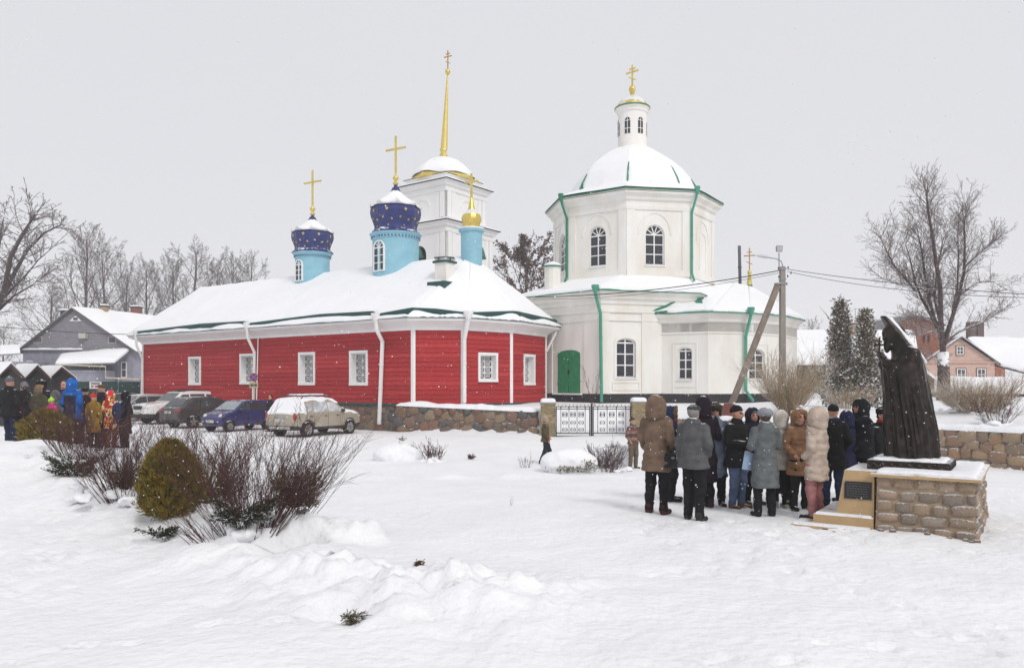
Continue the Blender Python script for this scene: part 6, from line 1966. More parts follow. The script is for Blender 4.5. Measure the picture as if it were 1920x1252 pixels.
def right_tree():
    random.seed(12)
    Y = 40; k = Y / F
    x = at(1769, 0, Y).x; g = gz(x, Y)
    c = thing('tall_multi_stem_tree', 'tall bare multi stemmed tree with snowy limbs behind the statue', 'tree', (x, Y, g))
    tr, cr = MB(), MB()
    cfg = dict(CFG, wob=.10, up=[.10, .08, .05, .02, 0], rmin=.0066, kids=[8, 7, 7, 2], len=[.5, .5, .5, .5], lv=4)
    f0 = V3(x, Y, g - .3); f1 = at(1768, 660, Y)
    tr.tube([f0, f0.lerp(f1, .5) + V3(.03, 0, 0), f1], [.36, .30, .27], 10)
    stems = [([(1768, 660), (1764, 600), (1763, 540), (1755, 490), (1748, 440), (1741, 400), (1738, 372), (1736, 355)], .19),
             ([(1766, 640), (1752, 600), (1742, 560), (1735, 520), (1728, 470), (1717, 415)], .15),
             ([(1767, 630), (1745, 590), (1728, 560), (1716, 530), (1706, 485), (1692, 435)], .13),
             ([(1769, 650), (1781, 610), (1797, 560), (1808, 510), (1809, 460), (1808, 420), (1812, 395)], .15),
             ([(1769, 640), (1786, 590), (1795, 540), (1797, 480), (1795, 405)], .12),
             ([(1766, 620), (1752, 560), (1758, 500), (1768, 450), (1776, 420)], .09),
             ([(1716, 545), (1700, 525), (1678, 500), (1662, 470), (1650, 445)], .09),
             ([(1768, 605), (1735, 600), (1712, 598), (1700, 612)], .05),
             ([(1772, 640), (1800, 620), (1835, 608), (1865, 590), (1890, 580)], .10),
             ([(1770, 615), (1745, 622), (1728, 628), (1702, 626)], .06),
             ([(1790, 560), (1830, 530), (1862, 528), (1890, 545)], .06),
             ([(1760, 560), (1725, 540), (1690, 535), (1650, 520)], .06),
             ([(1805, 505), (1830, 480), (1855, 460), (1862, 452)], .07),
             ([(1768, 672), (1748, 668), (1735, 680), (1722, 690)], .05)]
    for i, (st, r0) in enumerate(stems):
        pts = []
        for q, (a, b) in enumerate(st): pts.append(at(a, b, Y + (((i * 37) % 11) / 11 - .5) * 4 * q / len(st)))
        tr.tube(pts, [max(.012, .78 * r0 * (1 - .85 * q / (len(pts) - 1))) for q in range(len(pts))], 7)
        for s, (a, b) in enumerate(zip(pts[:-1], pts[1:])):
            if s == 0 and i < 6: continue
            for j in range(11 if i < 7 else 7):
                q = a.lerp(b, random.random())
                side = random.choice((-1, 1))
                d = (b - a).normalized() * .8 + V3(side * random.uniform(.3, .9), random.gauss(0, .6), random.uniform(0, .6))
                limb(cr, q, d.normalized(), random.uniform(.8, 1.7), .016, 2, cfg)
    tr.build('trunk', M_BARK2, c, smooth=True); cr.build('crown', M_TWIG2, c)
right_tree()

def blades(n, pos, direc, length, width, seed=0):
    """n thin leaf blades; pos, direc arrays (n,3)"""
    r = np.random.default_rng(seed)
    d = direc / np.linalg.norm(direc, axis=1)[:, None]
    s = np.cross(d, r.normal(size=(n, 3))); s /= np.linalg.norm(s, axis=1)[:, None]
    L = length * r.uniform(.6, 1.3, n)[:, None]; Wd = width * r.uniform(.7, 1.3, n)[:, None]
    a = pos; b = pos + d * L * .55 + s * Wd * .5; c_ = pos + d * L; e = pos + d * L * .55 - s * Wd * .5
    V = np.stack([a, b, c_, e], 1).reshape(-1, 3)
    f = np.arange(4 * n).reshape(n, 4)
    return V, f

def leafy_tree():
    random.seed(44)
    Y = 66
    x = at(986, 0, Y).x
    c = thing('brown_leaved_tree', 'tree with withered brown leaves between red and white churches', 'tree', (x, Y, 1.0))
    tr, cr = bare_tree(77, at(0, 446, Y).z - 1, .3, dict(CFG, rmin=.02, kids=[6, 6, 5, 3], lv=3), limbs=16, first=.25, limb_len=.36)
    tr.build('trunk', M_BARK, c, local=True, smooth=True); o = cr.build('branches', M_TWIG, c, local=True)
    v = cr.allv; r = np.random.default_rng(3)
    # leaves gather in clumps near branch ends
    n = 9000
    idx = r.integers(0, len(v), n)
    keep = vnoise(v[idx, 0] * .9, v[idx, 1] * .9, v[idx, 2] * .9, 4) > -.15
    p = v[idx[keep]] + r.normal(size=(keep.sum(), 3)) * .10
    V, f = blades(len(p), p, r.normal(size=(len(p), 3)) + np.array([0, 0, -.6]), .22, .13, 5)
    o = mesh_obj('leaves', V, f, pm('withered_leaves', (.15, .085, .075), (.10, .058, .052), scale=1, snow=.93), c)
    tag(o, kind='stuff')
leafy_tree()

M_CONIF = pm('snowy_conifer', (.10, .095, .055), (.15, .105, .065), scale=2.5, rough=.9, snow=.22, snow_scale=3)
def conifer(label, px, ytop, ybase, Y, R, seed):
    x = at(px, 0, Y).x; zb = at(0, ybase, Y).z; zt = at(0, ytop, Y).z; H = zt - zb
    c = thing('conifer', label, 'conifer', (x, Y, zb), group='pair of snowy conifers')
    r = np.random.default_rng(seed)
    MB().tube([V3(0, 0, -.3), V3(0, 0, H * .95)], [.10, .015], 7).build('trunk', M_BARK2, c, local=True)
    P, D = [], []
    nb = 330
    for i in range(nb):
        t = (i + r.random()) / nb; t = t ** .9
        az = r.uniform(0, 2 * pi)
        rr = R * (1 - t) ** .95 * r.uniform(.5, 1.2) + .04
        L = rr
        d0 = np.array([cos(az), sin(az), r.uniform(.15, .7)])
        m = 34
        s = np.sqrt(r.uniform(.08, 1, m))
        base = np.array([0, 0, t * H]) + d0 * (s * L)[:, None]
        base[:, 2] -= .10 * s * L * L
        base += r.normal(size=(m, 3)) * (.03 + .05 * s[:, None]) * (1 + R * .4)
        P.append(base); D.append(d0 * .8 + r.normal(size=(m, 3)) * .55 + np.array([0, 0, .25]))
    P = np.concatenate(P); D = np.concatenate(D)
    V, f = blades(len(P), P, D, .16, .055, seed)
    o = mesh_obj('foliage', V, f, M_CONIF, c)
    tag(o, kind='stuff')
conifer('taller snowy conifer nearer the white church', 1576, 568, 765, 34, .98, 1)
conifer('shorter snowy conifer just left of the bronze statue', 1622, 588, 775, 33, .92, 2)

M_THUJA = pm('golden_thuja', (.27, .19, .032), (.10, .085, .02), scale=7, rough=.8, snow=.86, snow_scale=5)
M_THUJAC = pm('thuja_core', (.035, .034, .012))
def thuja(label, x, y, H, R, seed, n=5200, name='thuja_bush', lean=0.0):
    z0 = gz(x, y) - .05
    c = thing(name, label, 'bush', (x, y, z0))
    r = np.random.default_rng(seed)
    def prof(t): return np.interp(t, [0, .15, .4, .7, .88, 1], [.62, .9, 1, .82, .5, .08])
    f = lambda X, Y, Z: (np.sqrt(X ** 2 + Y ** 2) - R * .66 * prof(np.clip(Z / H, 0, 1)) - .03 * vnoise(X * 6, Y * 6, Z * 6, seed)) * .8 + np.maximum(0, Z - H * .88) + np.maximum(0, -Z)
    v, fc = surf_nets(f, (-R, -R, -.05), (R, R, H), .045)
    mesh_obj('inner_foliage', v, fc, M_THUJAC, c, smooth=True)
    t = r.uniform(.0, 1, n) ** .85; az = r.uniform(0, 2 * pi, n)
    bump = 1 + .24 * vnoise(np.cos(az) * 2.5, np.sin(az) * 2.5, t * 5, seed + 1) + .14 * vnoise(np.cos(az) * 6, np.sin(az) * 6, t * 12, seed + 2)
    rr = R * prof(t) * bump * r.uniform(.66, 1.0, n)
    P = np.stack([rr * np.cos(az), rr * np.sin(az), t * H * .96], 1)
    P[:, 0] += lean * t * H
    lobe = 1 + .10 * np.cos(2 * az + seed) + .08 * np.cos(3 * az + 1.3 * seed + 4 * t)
    tuft = np.where(vnoise(np.cos(az) * 9, np.sin(az) * 9, t * 16, seed + 5) > .35, 1.14, 1.0)
    P[:, :2] *= (lobe * tuft)[:, None]
    D = np.stack([np.cos(az) * .55, np.sin(az) * .55, np.full(n, 1.0)], 1) + r.normal(size=(n, 3)) * .28
    # every spray is a little flat fan of blades
    Ps, Ds = [], []
    for k in range(4):
        Ps.append(P + r.normal(size=(n, 3)) * .008); Ds.append(D + r.normal(size=(n, 3)) * .38)
    P = np.concatenate(Ps); D = np.concatenate(Ds)
    V, f_ = blades(len(P), P, D, .11, .014, seed)
    o = mesh_obj('foliage', V, f_, M_THUJA, c)
    tag(o, kind='stuff')
    return c
thuja('round golden green thuja in the middle of the foreground shrub bed', -4.58, 10.35, 1.0, .385, 3)
thuja('golden green thuja at the far end of the bed, before the olive coat woman', -10.6, 17.6, .82, .47, 4, 3600)

M_STEM = pm('dark_red_stems', (.10, .044, .042), (.06, .027, .027), scale=4, rough=.8, snow=.93, snow_scale=8)
def shrub(label, x, y, H, W, n, seed, name='bare_shrub', mat=None, lean=(0, 0), kids=(3, 2), r0=.006, curve=.25, group=None, dz=-.04, snow_lumps=True, spread=1.0, wb=.30):
    random.seed(seed)
    z0 = gz(x, y) + dz
    c = thing(name, label, 'shrub', (x, y, z0), group=group)
    mb = MB()
    for i in range(n):
        az = random.uniform(0, 2 * pi); q = sqrt(random.random())
        out = q * spread
        d = V3(cos(az) * out + lean[0], sin(az) * out + lean[1], 1.15).normalized()
        p = V3(cos(az) * q * W * wb, sin(az) * q * W * wb, -.03)
        L = H * random.uniform(.45, 1.12) / max(.6, d.z)
        m = 5; pts = [p.copy()]; dd = d.copy(); dl = []
        for k in range(m):
            dd = (dd + V3(random.gauss(0, .10), random.gauss(0, .10), curve * .2)).normalized()
            p = p + dd * L / m; pts.append(p.copy()); dl.append(dd.copy())
        mb.twig(pts, [r0 * (1 - .7 * k / m) for k in range(m + 1)])
        for k in range(kids[0]):
            t = random.uniform(.3, .95) * m; a = int(t); s = pts[a].lerp(pts[min(a + 1, m)], t - a)
            e = (dl[min(a, m - 1)] + V3(random.gauss(0, .42), random.gauss(0, .42), random.gauss(.1, .2))).normalized()
            L2 = L * random.uniform(.18, .42)
            e2 = (e + V3(random.gauss(0, .15), random.gauss(0, .15), .15)).normalized()
            mid = s + e * L2 * .5; end = mid + e2 * L2 * .5
            mb.twig([s, mid, end], [r0 * .55, r0 * .45, r0 * .25])
            for w in range(kids[1]):
                g = s.lerp(end, random.uniform(.3, .9))
                h = (e + V3(random.gauss(0, .5), random.gauss(0, .5), random.gauss(0, .3))).normalized()
                mb.twig([g, g + h * L2 * random.uniform(.25, .5)], [r0 * .4, r0 * .22])
    o = mb.build('stems', mat or M_STEM, c, local=True)
    tag(o, kind='stuff')
    if snow_lumps:
        k = 16
        cs = [(random.gauss(0, W * .26), random.gauss(0, W * .22), random.uniform(-.02, H * .10) + (H * .12 if i % 4 == 0 else 0), random.uniform(.05, .12)) for i in range(k)]
        def f(X, Y, Z):
            d = None
            for (a, b, e, r) in cs:
                q = ell(X, Y, Z, (a, b, e), (r * 1.5, r * 1.3, r * .7))
                d = q if d is None else smin(d, q, .06)
            return d - .03 * vnoise(X * 9, Y * 9, Z * 9, 3) - .015 * vnoise(X * 21, Y * 21, Z * 21, 4)
        v, fc = surf_nets(f, (-W * .9, -W * .8, -.15), (W * .9, W * .8, H * .22 + .25), .028 if H < 1.3 else .05)
        if len(fc): tag(mesh_obj('caught_snow', v, fc, M_SNOW, c, smooth=True), kind='stuff')
    return c
shrub('big dark red bare shrub at the near end of the bed, right of the thuja', -3.2, 9.55, 1.15, 1.35, 185, 21, lean=(.14, 0), kids=(6, 3), spread=.95, r0=.0046, curve=.15)
shrub('dark bare shrub left of the round thuja, snow caught in its stems', -5.75, 11.6, 1.0, 1.3, 150, 22, lean=(-.04, 0), kids=(6, 3), spread=.9, r0=.005, curve=.15)
shrub('bare dark shrub behind the round thuja, before the parked cars', -5.2, 12.9, 1.0, 1.3, 110, 23, kids=(4, 2), spread=.9)
shrub('bare shrub at the back of the bed below the crowd of people', -7.9, 14.3, .95, 1.5, 130, 24, kids=(4, 2), spread=.95)
shrub('few long thin stems leaning right beside the dug hollow', -2.75, 9.75, .95, .6, 16, 25, lean=(.75, 0), kids=(1, 1), snow_lumps=False, spread=.35, r0=.005)
shrub('thin dark twigs drooping low in front of the big shrub', -3.55, 8.95, .45, .5, 22, 26, lean=(-.8, -.2), kids=(2, 1), snow_lumps=False, spread=.5, r0=.005, curve=-.3)

M_OLIVE = pm('olive_leaf', (.13, .11, .022), (.07, .062, .018), scale=6, rough=.8, snow=.85)
M_DGREEN = pm('dark_conifer_needles', (.020, .032, .014), (.032, .034, .014), scale=6, rough=.85, snow=.72, snow_scale=9)
def needle_clump(label, x, y, rad, n, seed, mat, name='dwarf_conifer', ln=.09, wd_=.012, dz=0.0, up=.5, cat='bush', bias=(0, 0, 0)):
    z0 = gz(x, y) + dz
    c = thing(name, label, cat, (x, y, z0))
    r = np.random.default_rng(seed)
    tw = MB(); random.seed(seed)
    P, D = [], []
    for i in range(max(8, n // 60)):
        az = r.uniform(0, 2 * pi)
        d = np.array([cos(az), sin(az), r.uniform(.05, 1.1)]) * np.array([rad[0], rad[1], rad[2]]) * r.uniform(.6, 1.05) + np.array(bias)
        tw.twig([V3(0, 0, -.02), V3(*(d * .55)), V3(*d)], [.007, .005, .002])
        s = r.uniform(.25, 1, 60)
        P.append(d * s[:, None] + r.normal(size=(60, 3)) * .012); D.append(d / np.linalg.norm(d) + r.normal(size=(60, 3)) * .6 + np.array([0, 0, up * .3]))
    P = np.concatenate(P); D = np.concatenate(D)
    tw.build('twigs', M_STEM, c, local=True)
    V, f = blades(len(P), P, D, ln, wd_, seed)
    o = mesh_obj('needles', V, f, mat, c); tag(o, kind='stuff')
needle_clump('small snowy dwarf spruce at the left foot of the shrub bed', -7.35, 12.9, (.42, .35, .34), 3600, 31, M_DGREEN, ln=.07, wd_=.014)
needle_clump('dark green juniper under the big bare shrub, nearest the heap', -3.15, 9.15, (.36, .26, .26), 3000, 32, M_DGREEN, ln=.09, dz=.14)
needle_clump('juniper branches inside the big bare shrub', -2.75, 9.85, (.36, .25, .50), 2600, 33, M_OLIVE, ln=.08, dz=.12)
needle_clump('olive juniper tips showing through the shrub left of thuja', -5.9, 12.0, (.5, .35, .62), 2600, 34, M_OLIVE, ln=.08, dz=.1)
needle_clump('olive juniper behind the thuja, before the blue car', -4.7, 11.9, (.5, .4, .85), 3000, 35, M_OLIVE, ln=.08, dz=.1)
needle_clump('snowy spruce twig lying below the round thuja', -4.25, 9.55, (.26, .18, .10), 900, 36, M_DGREEN, ln=.05, wd_=.016, dz=.03, bias=(-.12, -.05, .02))
needle_clump('lone juniper sprig poking out of the foreground snow heap', -1.30, 6.18, (.11, .09, .07), 700, 37, pm('rusty_juniper', (.10, .085, .025), (.06, .035, .015), snow=.95), name='juniper_sprig', ln=.05, wd_=.008, dz=.06, cat='sprig', bias=(.05, -.06, -.05))
needle_clump('tiny brown twig tip on top of the snow heap', -0.98, 8.15, (.03, .02, .02), 60, 38, pm('brown_twig_tip', (.10, .05, .02)), name='twig_tip', ln=.025, wd_=.008, dz=.02, cat='twig')

M_WILLOW = pm('tan_willow', (.36, .25, .13), (.26, .175, .09), scale=3, rough=.9, snow=.36, snow_scale=5)
shrub('large round tan willow bush before the white apse, by the pole', at(1482, 0, 30).x, 30, 1.95, 1.5, 250, 41, name='willow_bush', mat=M_WILLOW, kids=(6, 3), r0=.008, spread=1.0, wb=.15)
shrub('clipped tan willow bush above the stone wall right of the statue', at(1832, 0, 27).x, 27, 1.0, 1.7, 300, 42, name='willow_bush', mat=M_WILLOW, kids=(7, 3), r0=.007, spread=1.7, wb=.30)
shrub('low tan willow scrub under the two conifers', at(1592, 0, 31).x, 31, 0.8, 2.0, 130, 43, name='willow_scrub', mat=M_WILLOW, kids=(5, 2), r0=.009, spread=1.1)
shrub('thin brown twigs beside the churchyard wall at right edge', at(1915, 0, 23).x, 24.2, .9, 1.0, 60, 44, name='twig_shrub', kids=(4, 2), r0=.007)
shrub('thin bare sapling twigs left of the green drainpipe', at(1112, 0, 38.3).x, 38.3, 1.9, .3, 7, 45, name='sapling', kids=(3, 1), r0=.012, snow_lumps=False, spread=.4)

# snow mounds over low shrubs
def mound(label, px, ybase, w, h, Y, seed, parts, name='snow_mound'):
    x = at(px, 0, Y).x; z0 = gz(x, Y)
    c = thing(name, label, 'mound', (x, Y, z0))
    def f(X, Yg, Z):
        d = None
        for (a, b, e, r1, r2) in parts:
            q = ell(X, Yg, Z, (a, b, e), (r1, r1 * .8, r2))
            d = q if d is None else smin(d, q, .10)
        return d - .05 * vnoise(X * 3, Yg * 3, Z * 3, seed) - .02 * vnoise(X * 8, Yg * 8, Z * 8, seed)
    v, fc = surf_nets(f, (-w, -w, -.3), (w, w, h + .35), .05)
    mesh_obj('snow_cover', v, fc, M_SNOW, c, smooth=True)
    return c, x, z0
c, x, z0 = mound('smooth snow mound over a low shrub in front of the fieldstone wall', 748, 862, 1.1, .6, 24.6, 3, ((-.2, 0, .12, .62, .40), (.35, .1, .10, .42, .30), (0, 0, .3, .4, .25)))
r_ = np.random.default_rng(9)
def peek(c, n, cx, cy, cz_, sx, sz, mat, seed):
    r = np.random.default_rng(seed)
    P = np.stack([cx + r.normal(size=n) * sx, cy + r.normal(size=n) * .06, cz_ + r.uniform(0, 1, n) * sz], 1)
    V, f = blades(n, P, r.normal(size=(n, 3)) * .6 + np.array([0, -.5, .6]), .09, .02, seed)
    o = mesh_obj('peeking_leaves', V, f, mat, c); tag(o, kind='stuff')
peek(c, 60, .1, -.1, .62, .06, .08, M_OLIVE, 3); peek(c, 30, -.45, -.35, .2, .05, .06, M_STEM, 4)
shrub('small reddish twiggy shrub at the right end of the smooth mound', at(812, 0, 24.4).x, 24.4, .62, .6, 45, 51, name='twig_shrub', kids=(4, 2), r0=.010, spread=.7)
c, x, z0 = mound('snow laden low shrub with olive leaves showing, beside walking figure', 1066, 882, 1.2, .7, 21.6, 5, ((-.25, 0, .22, .52, .36), (.3, 0, .2, .5, .34), (0, 0, .38, .5, .26)))
peek(c, 260, .0, -.46, .02, .28, .14, M_OLIVE, 5); peek(c, 200, .55, -.38, .05, .10, .26, M_OLIVE, 6)
shrub('snowy purple twigged shrub between the olive mound and striped jacket boy', at(1140, 0, 21.8).x, 21.8, .72, .8, 90, 52, name='twig_shrub', mat=pm('purple_twig_snowy', (.12, .07, .075), (.085, .05, .055), snow=.62, snow_scale=7), kids=(5, 2), r0=.009, spread=.8)
c, x, z0 = mound('lumpy snow heap on branches behind the olive mound', 1152, 860, 1.0, .9, 23.2, 6, ((-.2, 0, .25, .30, .26), (.2, .1, .4, .32, .26), (.0, 0, .62, .22, .20), (.42, 0, .22, .25, .22)))
peek(c, 60, -.1, -.25, .55, .10, .1, M_OLIVE, 7)
needle_clump('tiny bare twig tuft in the snow between the two mounds', at(884, 0, 25).x, 25, (.14, .1, .16), 120, 54, M_STEM, name='twig_tuft', ln=.06, wd_=.012, cat='twig')
shrub('small bare twig tuft in front of the fieldstone wall end', at(985, 0, 22.6).x, 22.6, .45, .3, 12, 55, name='twig_tuft', kids=(3, 1), r0=.006, snow_lumps=False, spread=.6)
shrub('faint dry weed stalks standing alone in the open snow', at(957, 0, 12.9).x, 12.9, .24, .1, 3, 56, name='dry_weed', kids=(1, 1), r0=.003, snow_lumps=False, spread=.3)
# ------------------------------------------------------------------ parked cars
M_TYRE = pm('tyre_rubber', (.018, .018, .019), rough=.9, snow=.8, snow_scale=9)
M_RIM = pm('wheel_rim', (.42, .42, .43), (.30, .29, .28), rough=.4, metal=.4)
M_CGLASS = pm('car_glass', (.045, .055, .06), (.03, .035, .04), rough=.08, spec=.6)
M_CGLASSS = pm('frosted_car_glass', (.62, .64, .66), (.30, .32, .34), scale=3, rough=.4)
M_CLAD = pm('car_dark_plastic', (.03, .03, .032), (.045, .043, .04), rough=.7)
M_LAMPW = pm('headlamp', (.62, .63, .62), rough=.15, spec=.6)
M_LAMPR = pm('tail_lamp', (.40, .012, .012), rough=.15, spec=.6)
M_PLATE = pm('number_plate', (.70, .70, .66), (.62, .62, .58))

def poly_sdf(px, pz, poly):
    d = np.full(px.shape, 1e9); ins = np.zeros(px.shape, bool)
    n = len(poly)
    for i in range(n):
        ax, az = poly[i]; bx, bz = poly[(i + 1) % n]
        ex, ez = bx - ax, bz - az
        t = np.clip(((px - ax) * ex + (pz - az) * ez) / (ex * ex + ez * ez), 0, 1)
        d = np.minimum(d, (px - ax - t * ex) ** 2 + (pz - az - t * ez) ** 2)
        if abs(ez) > 1e-9:
            c = ((az <= pz) != (bz <= pz)) & (px < ax + (pz - az) / ez * ex)
            ins ^= c
    d = np.sqrt(d)
    return np.where(ins, -d, d)

def car(label, x, y, heading, spec, paint, snow=None):
    """spec: side outline (x forward, z), width, belt height, axles, wheel radius, side windows, screens, lamps"""
    z0 = gz(x, y) + .0
    c = thing('parked_car', label, 'car', (x, y, z0), heading, 'cars parked beside the red church')
    P = spec['prof']; W = spec['W'] / 2; belt = spec['belt']; top = max(p[1] for p in P)
    x0, x1 = min(p[0] for p in P), max(p[0] for p in P); xm = (x0 + x1) / 2; hl = (x1 - x0) / 2
    tum = spec.get('tum', .30)
    def hw(X, Z):
        return W - np.maximum(0, Z - belt) * tum - .10 * np.abs((X - xm) / hl) ** 5 - .03 * np.clip((.5 - Z) / .3, 0, 1)
    wr = spec['wr']; axl = spec['axles']
    def body(X, Y, Z):
        d = smax(poly_sdf(X, Z, P), np.abs(Y) - hw(X, Z), .09)
        for a in axl:
            cyl = smax(np.sqrt((X - a) ** 2 + (Z - wr) ** 2) - wr * 1.18, (W - .30) - np.abs(Y), .02)
            d = smax(d, -cyl, .02)
        return d
    h = .042
    v, f = surf_nets(body, (x0 - .1, -W - .1, .08), (x1 + .1, W + .1, top + .1), h)
    mesh_obj('body', v, f, paint, c, smooth=True)
    cz_ = spec.get('clad', .42)
    def clad(X, Y, Z):
        d = body(X, Y, Z) - .012
        return smax(d, Z - cz_ - .06 * np.clip((np.abs(X - xm) / hl - .7) / .2, 0, 1) * spec.get('bump', 1), .02)
    v, f = surf_nets(clad, (x0 - .1, -W - .1, .08), (x1 + .1, W + .1, cz_ + .2), h)
    mesh_obj('bumper_cladding', v, f, M_CLAD, c, smooth=True)
    glass = spec.get('glass', M_CGLASS)
    for i, poly in enumerate(spec['side']):
        for sg in (-1, 1):
            out = [V3(px, sg * (float(hw(px, pz)) + .010), pz) for px, pz in poly]
            inn = [V3(px, sg * (float(hw(px, pz)) - .05), pz) for px, pz in poly]
            n = len(out); mb = MB()
            mb.add(out + inn, [list(range(n)) if sg < 0 else list(range(n))[::-1]] + [[j, (j + 1) % n, n + (j + 1) % n, n + j] for j in range(n)])
            mb.build('side_window', spec.get('sglass', glass), c, local=True)
    for nm, (ax, az), (bx, bz), ins in spec['screens']:
        d = Vector((bx - ax, bz - az)).normalized(); nrm = Vector((-d.y, d.x))
        if nrm.y < 0: nrm = -nrm
        o = nrm * .012
        a, b = Vector((ax, az)), Vector((bx, bz))
        ha, hb = float(hw(ax, az)) - ins, float(hw(bx, bz)) - ins
        mb = MB(); q = [(a, -ha), (a, ha), (b, hb), (b, -hb)]
        vs = [V3(p.x + o.x, s, p.y + o.y) for p, s in q] + [V3(p.x - o.x * 3, s, p.y - o.y * 3) for p, s in q]
        mb.add(vs, [[0, 1, 2, 3], [7, 6, 5, 4], [0, 4, 5, 1], [1, 5, 6, 2], [2, 6, 7, 3], [3, 7, 4, 0]])
        mb.build(nm, spec.get('rglass', glass) if nm == 'rear_screen' else glass, c, local=True)
    for a in axl:
        for sg in (-1, 1):
            yo = sg * (W - .13)
            t = MB()
            prof = [(wr * .62, -.09), (wr * .70, -.11), (wr * .93, -.105), (wr, -.07), (wr, .07), (wr * .93, .105), (wr * .70, .11), (wr * .62, .09)]
            n = 24; vs = []
            for r, w_ in prof:
                for j in range(n): vs.append((a + r * cos(2 * pi * j / n), yo + w_, wr + r * sin(2 * pi * j / n) - .015))
            k = len(prof)
            t.add(vs, [[i * n + j, (i + 1) * n + j, (i + 1) * n + (j + 1) % n, i * n + (j + 1) % n] for i in range(k - 1) for j in range(n)])
            wheel = t.build('wheel', M_TYRE, c, local=True, smooth=True, sharp=radians(50))
            r_ = MB(); ys = yo + sg * .075
            vs = []
            for r, dy in ((wr * .66, .02), (wr * .60, .0), (wr * .56, -.03), (.03, -.01)):
                for j in range(20): vs.append((a + r * cos(2 * pi * j / 20), ys + sg * dy, wr - .015 + r * sin(2 * pi * j / 20)))
            fs = [[i * 20 + j, i * 20 + (j + 1) % 20, (i + 1) * 20 + (j + 1) % 20, (i + 1) * 20 + j] for i in range(3) for j in range(20)]
            r_.add(vs, fs if sg > 0 else [q[::-1] for q in fs]); r_.build('rim_dish', M_CLAD if spec.get('spoke', True) else M_RIM, wheel, local=True)
            for q in range(spec.get('nsp', 5)):
                t_ = 2 * pi * q / spec.get('nsp', 5) + .3
                dx, dz = cos(t_), sin(t_)
                s_ = MB(); wd2 = .045
                pts = [(a + dx * r1 + sgn * -dz * wd2, wr - .015 + dz * r1 + sgn * dx * wd2) for r1, sgn in ((.02, -1), (wr * .62, -1), (wr * .62, 1), (.02, 1))]
                s_.prism([V3(p[0], ys, p[1]) for p in pts], V3(0, sg * -.02, 0), V3(0, sg * .022, 0)); s_.build('spoke', M_RIM, wheel, local=True)
    def blob(nm, cx_, cy_, cz__, rx, ry, rz_, mat):
        m = MB(); m.lathe([(.02, -1), (.55, -.85), (.9, -.45), (1, 0), (.9, .45), (.55, .85), (.02, 1)], (0, 0, 0), 12)
        vv = np.array(m.v) * np.array([rx, ry, rz_]) + np.array([cx_, cy_, cz__])
        return mesh_obj(nm, vv, m.f, mat, c, smooth=True)
    for nm, cx_, cy_, z_, rx, ry, rz_, mat in spec['lamps']:
        for sg in (-1, 1): blob(nm, cx_, sg * cy_, z_, rx, ry, rz_, mat)
    for sg in (-1, 1): blob('wing_mirror', spec['mir'][0], sg * (W + .09), spec['mir'][1], .07, .11, .08, paint if spec.get('pm', 1) else M_CLAD)
    for px, pz, sgn in spec['plates']:
        MB().box((px, 0, pz), (.02, .50, .115)).build('number_plate', M_PLATE, c, local=True)
        for q in range(8):
            if q == 5: continue
            MB().box((px + sgn * .012, -.2 + q * .055, pz), (.004, .022, .06)).build('plate_character', M_CLAD, c, local=True)
    for nm, bx in spec.get('boxes', []):
        MB().box(bx[0], bx[1]).build(nm, bx[2], c, local=True)
    for ra in spec.get('rails', []):
        for sg in (-1, 1): MB().tube([V3(a, sg * b, z_) for a, b, z_ in ra], .022, 5).build('roof_rail', M_CLAD, c, local=True)
    for xb in spec.get('bars', []):
        MB().tube([V3(xb, -W + .20, top + .13), V3(xb, W - .20, top + .13)], .024, 5).build('roof_bar', M_GREYM, c, local=True)
        cap_snow_local(c, V3(xb, -W + .34, top + .155), V3(xb, W - .34, top + .155))
    # door shut lines, thin dark grooves standing slightly proud
    for xd in spec.get('shuts', []):
        for sg in (-1, 1):
            pts = [V3(xd, sg * (float(hw(xd, z_)) + .003), z_) for z_ in np.linspace(.38, belt, 5)]
            MB().tube(pts, .006, 4).build('door_gap', M_CLAD, c, local=True)
        for sg in (-1, 1):
            MB().box((xd - .16 * spec.get('hd', 1), sg * (W + .012), belt - .13), (.14, .03, .028)).build('door_handle', paint if spec.get('pm', 1) else M_CLAD, c, local=True)
    if snow:
        def sn(X, Y, Z):
            d = body(X, Y, Z)
            up = np.maximum(np.abs(d) - .004, 0)
            base = body(X, Y, Z - .055) - .0 + .018 * vnoise(X * 3, Y * 3, Z * 0, 5)
            base = smax(base, -(Z - snow(X, Y)), .02)
            return base
        v, f = surf_nets(sn, (x0 - .1, -W - .1, .3), (x1 + .1, W + .1, top + .2), h)
        if len(f): tag(mesh_obj('settled_snow', v, f, M_SNOW, c, smooth=True), kind='stuff')
    return c
def cap_snow_local(c, a, b):
    mb = MB(); mb.tube([a, a.lerp(b, .5), b], [.03, .035, .03], 6); mb.build('bar_snow', M_SNOW, c, local=True, smooth=True)

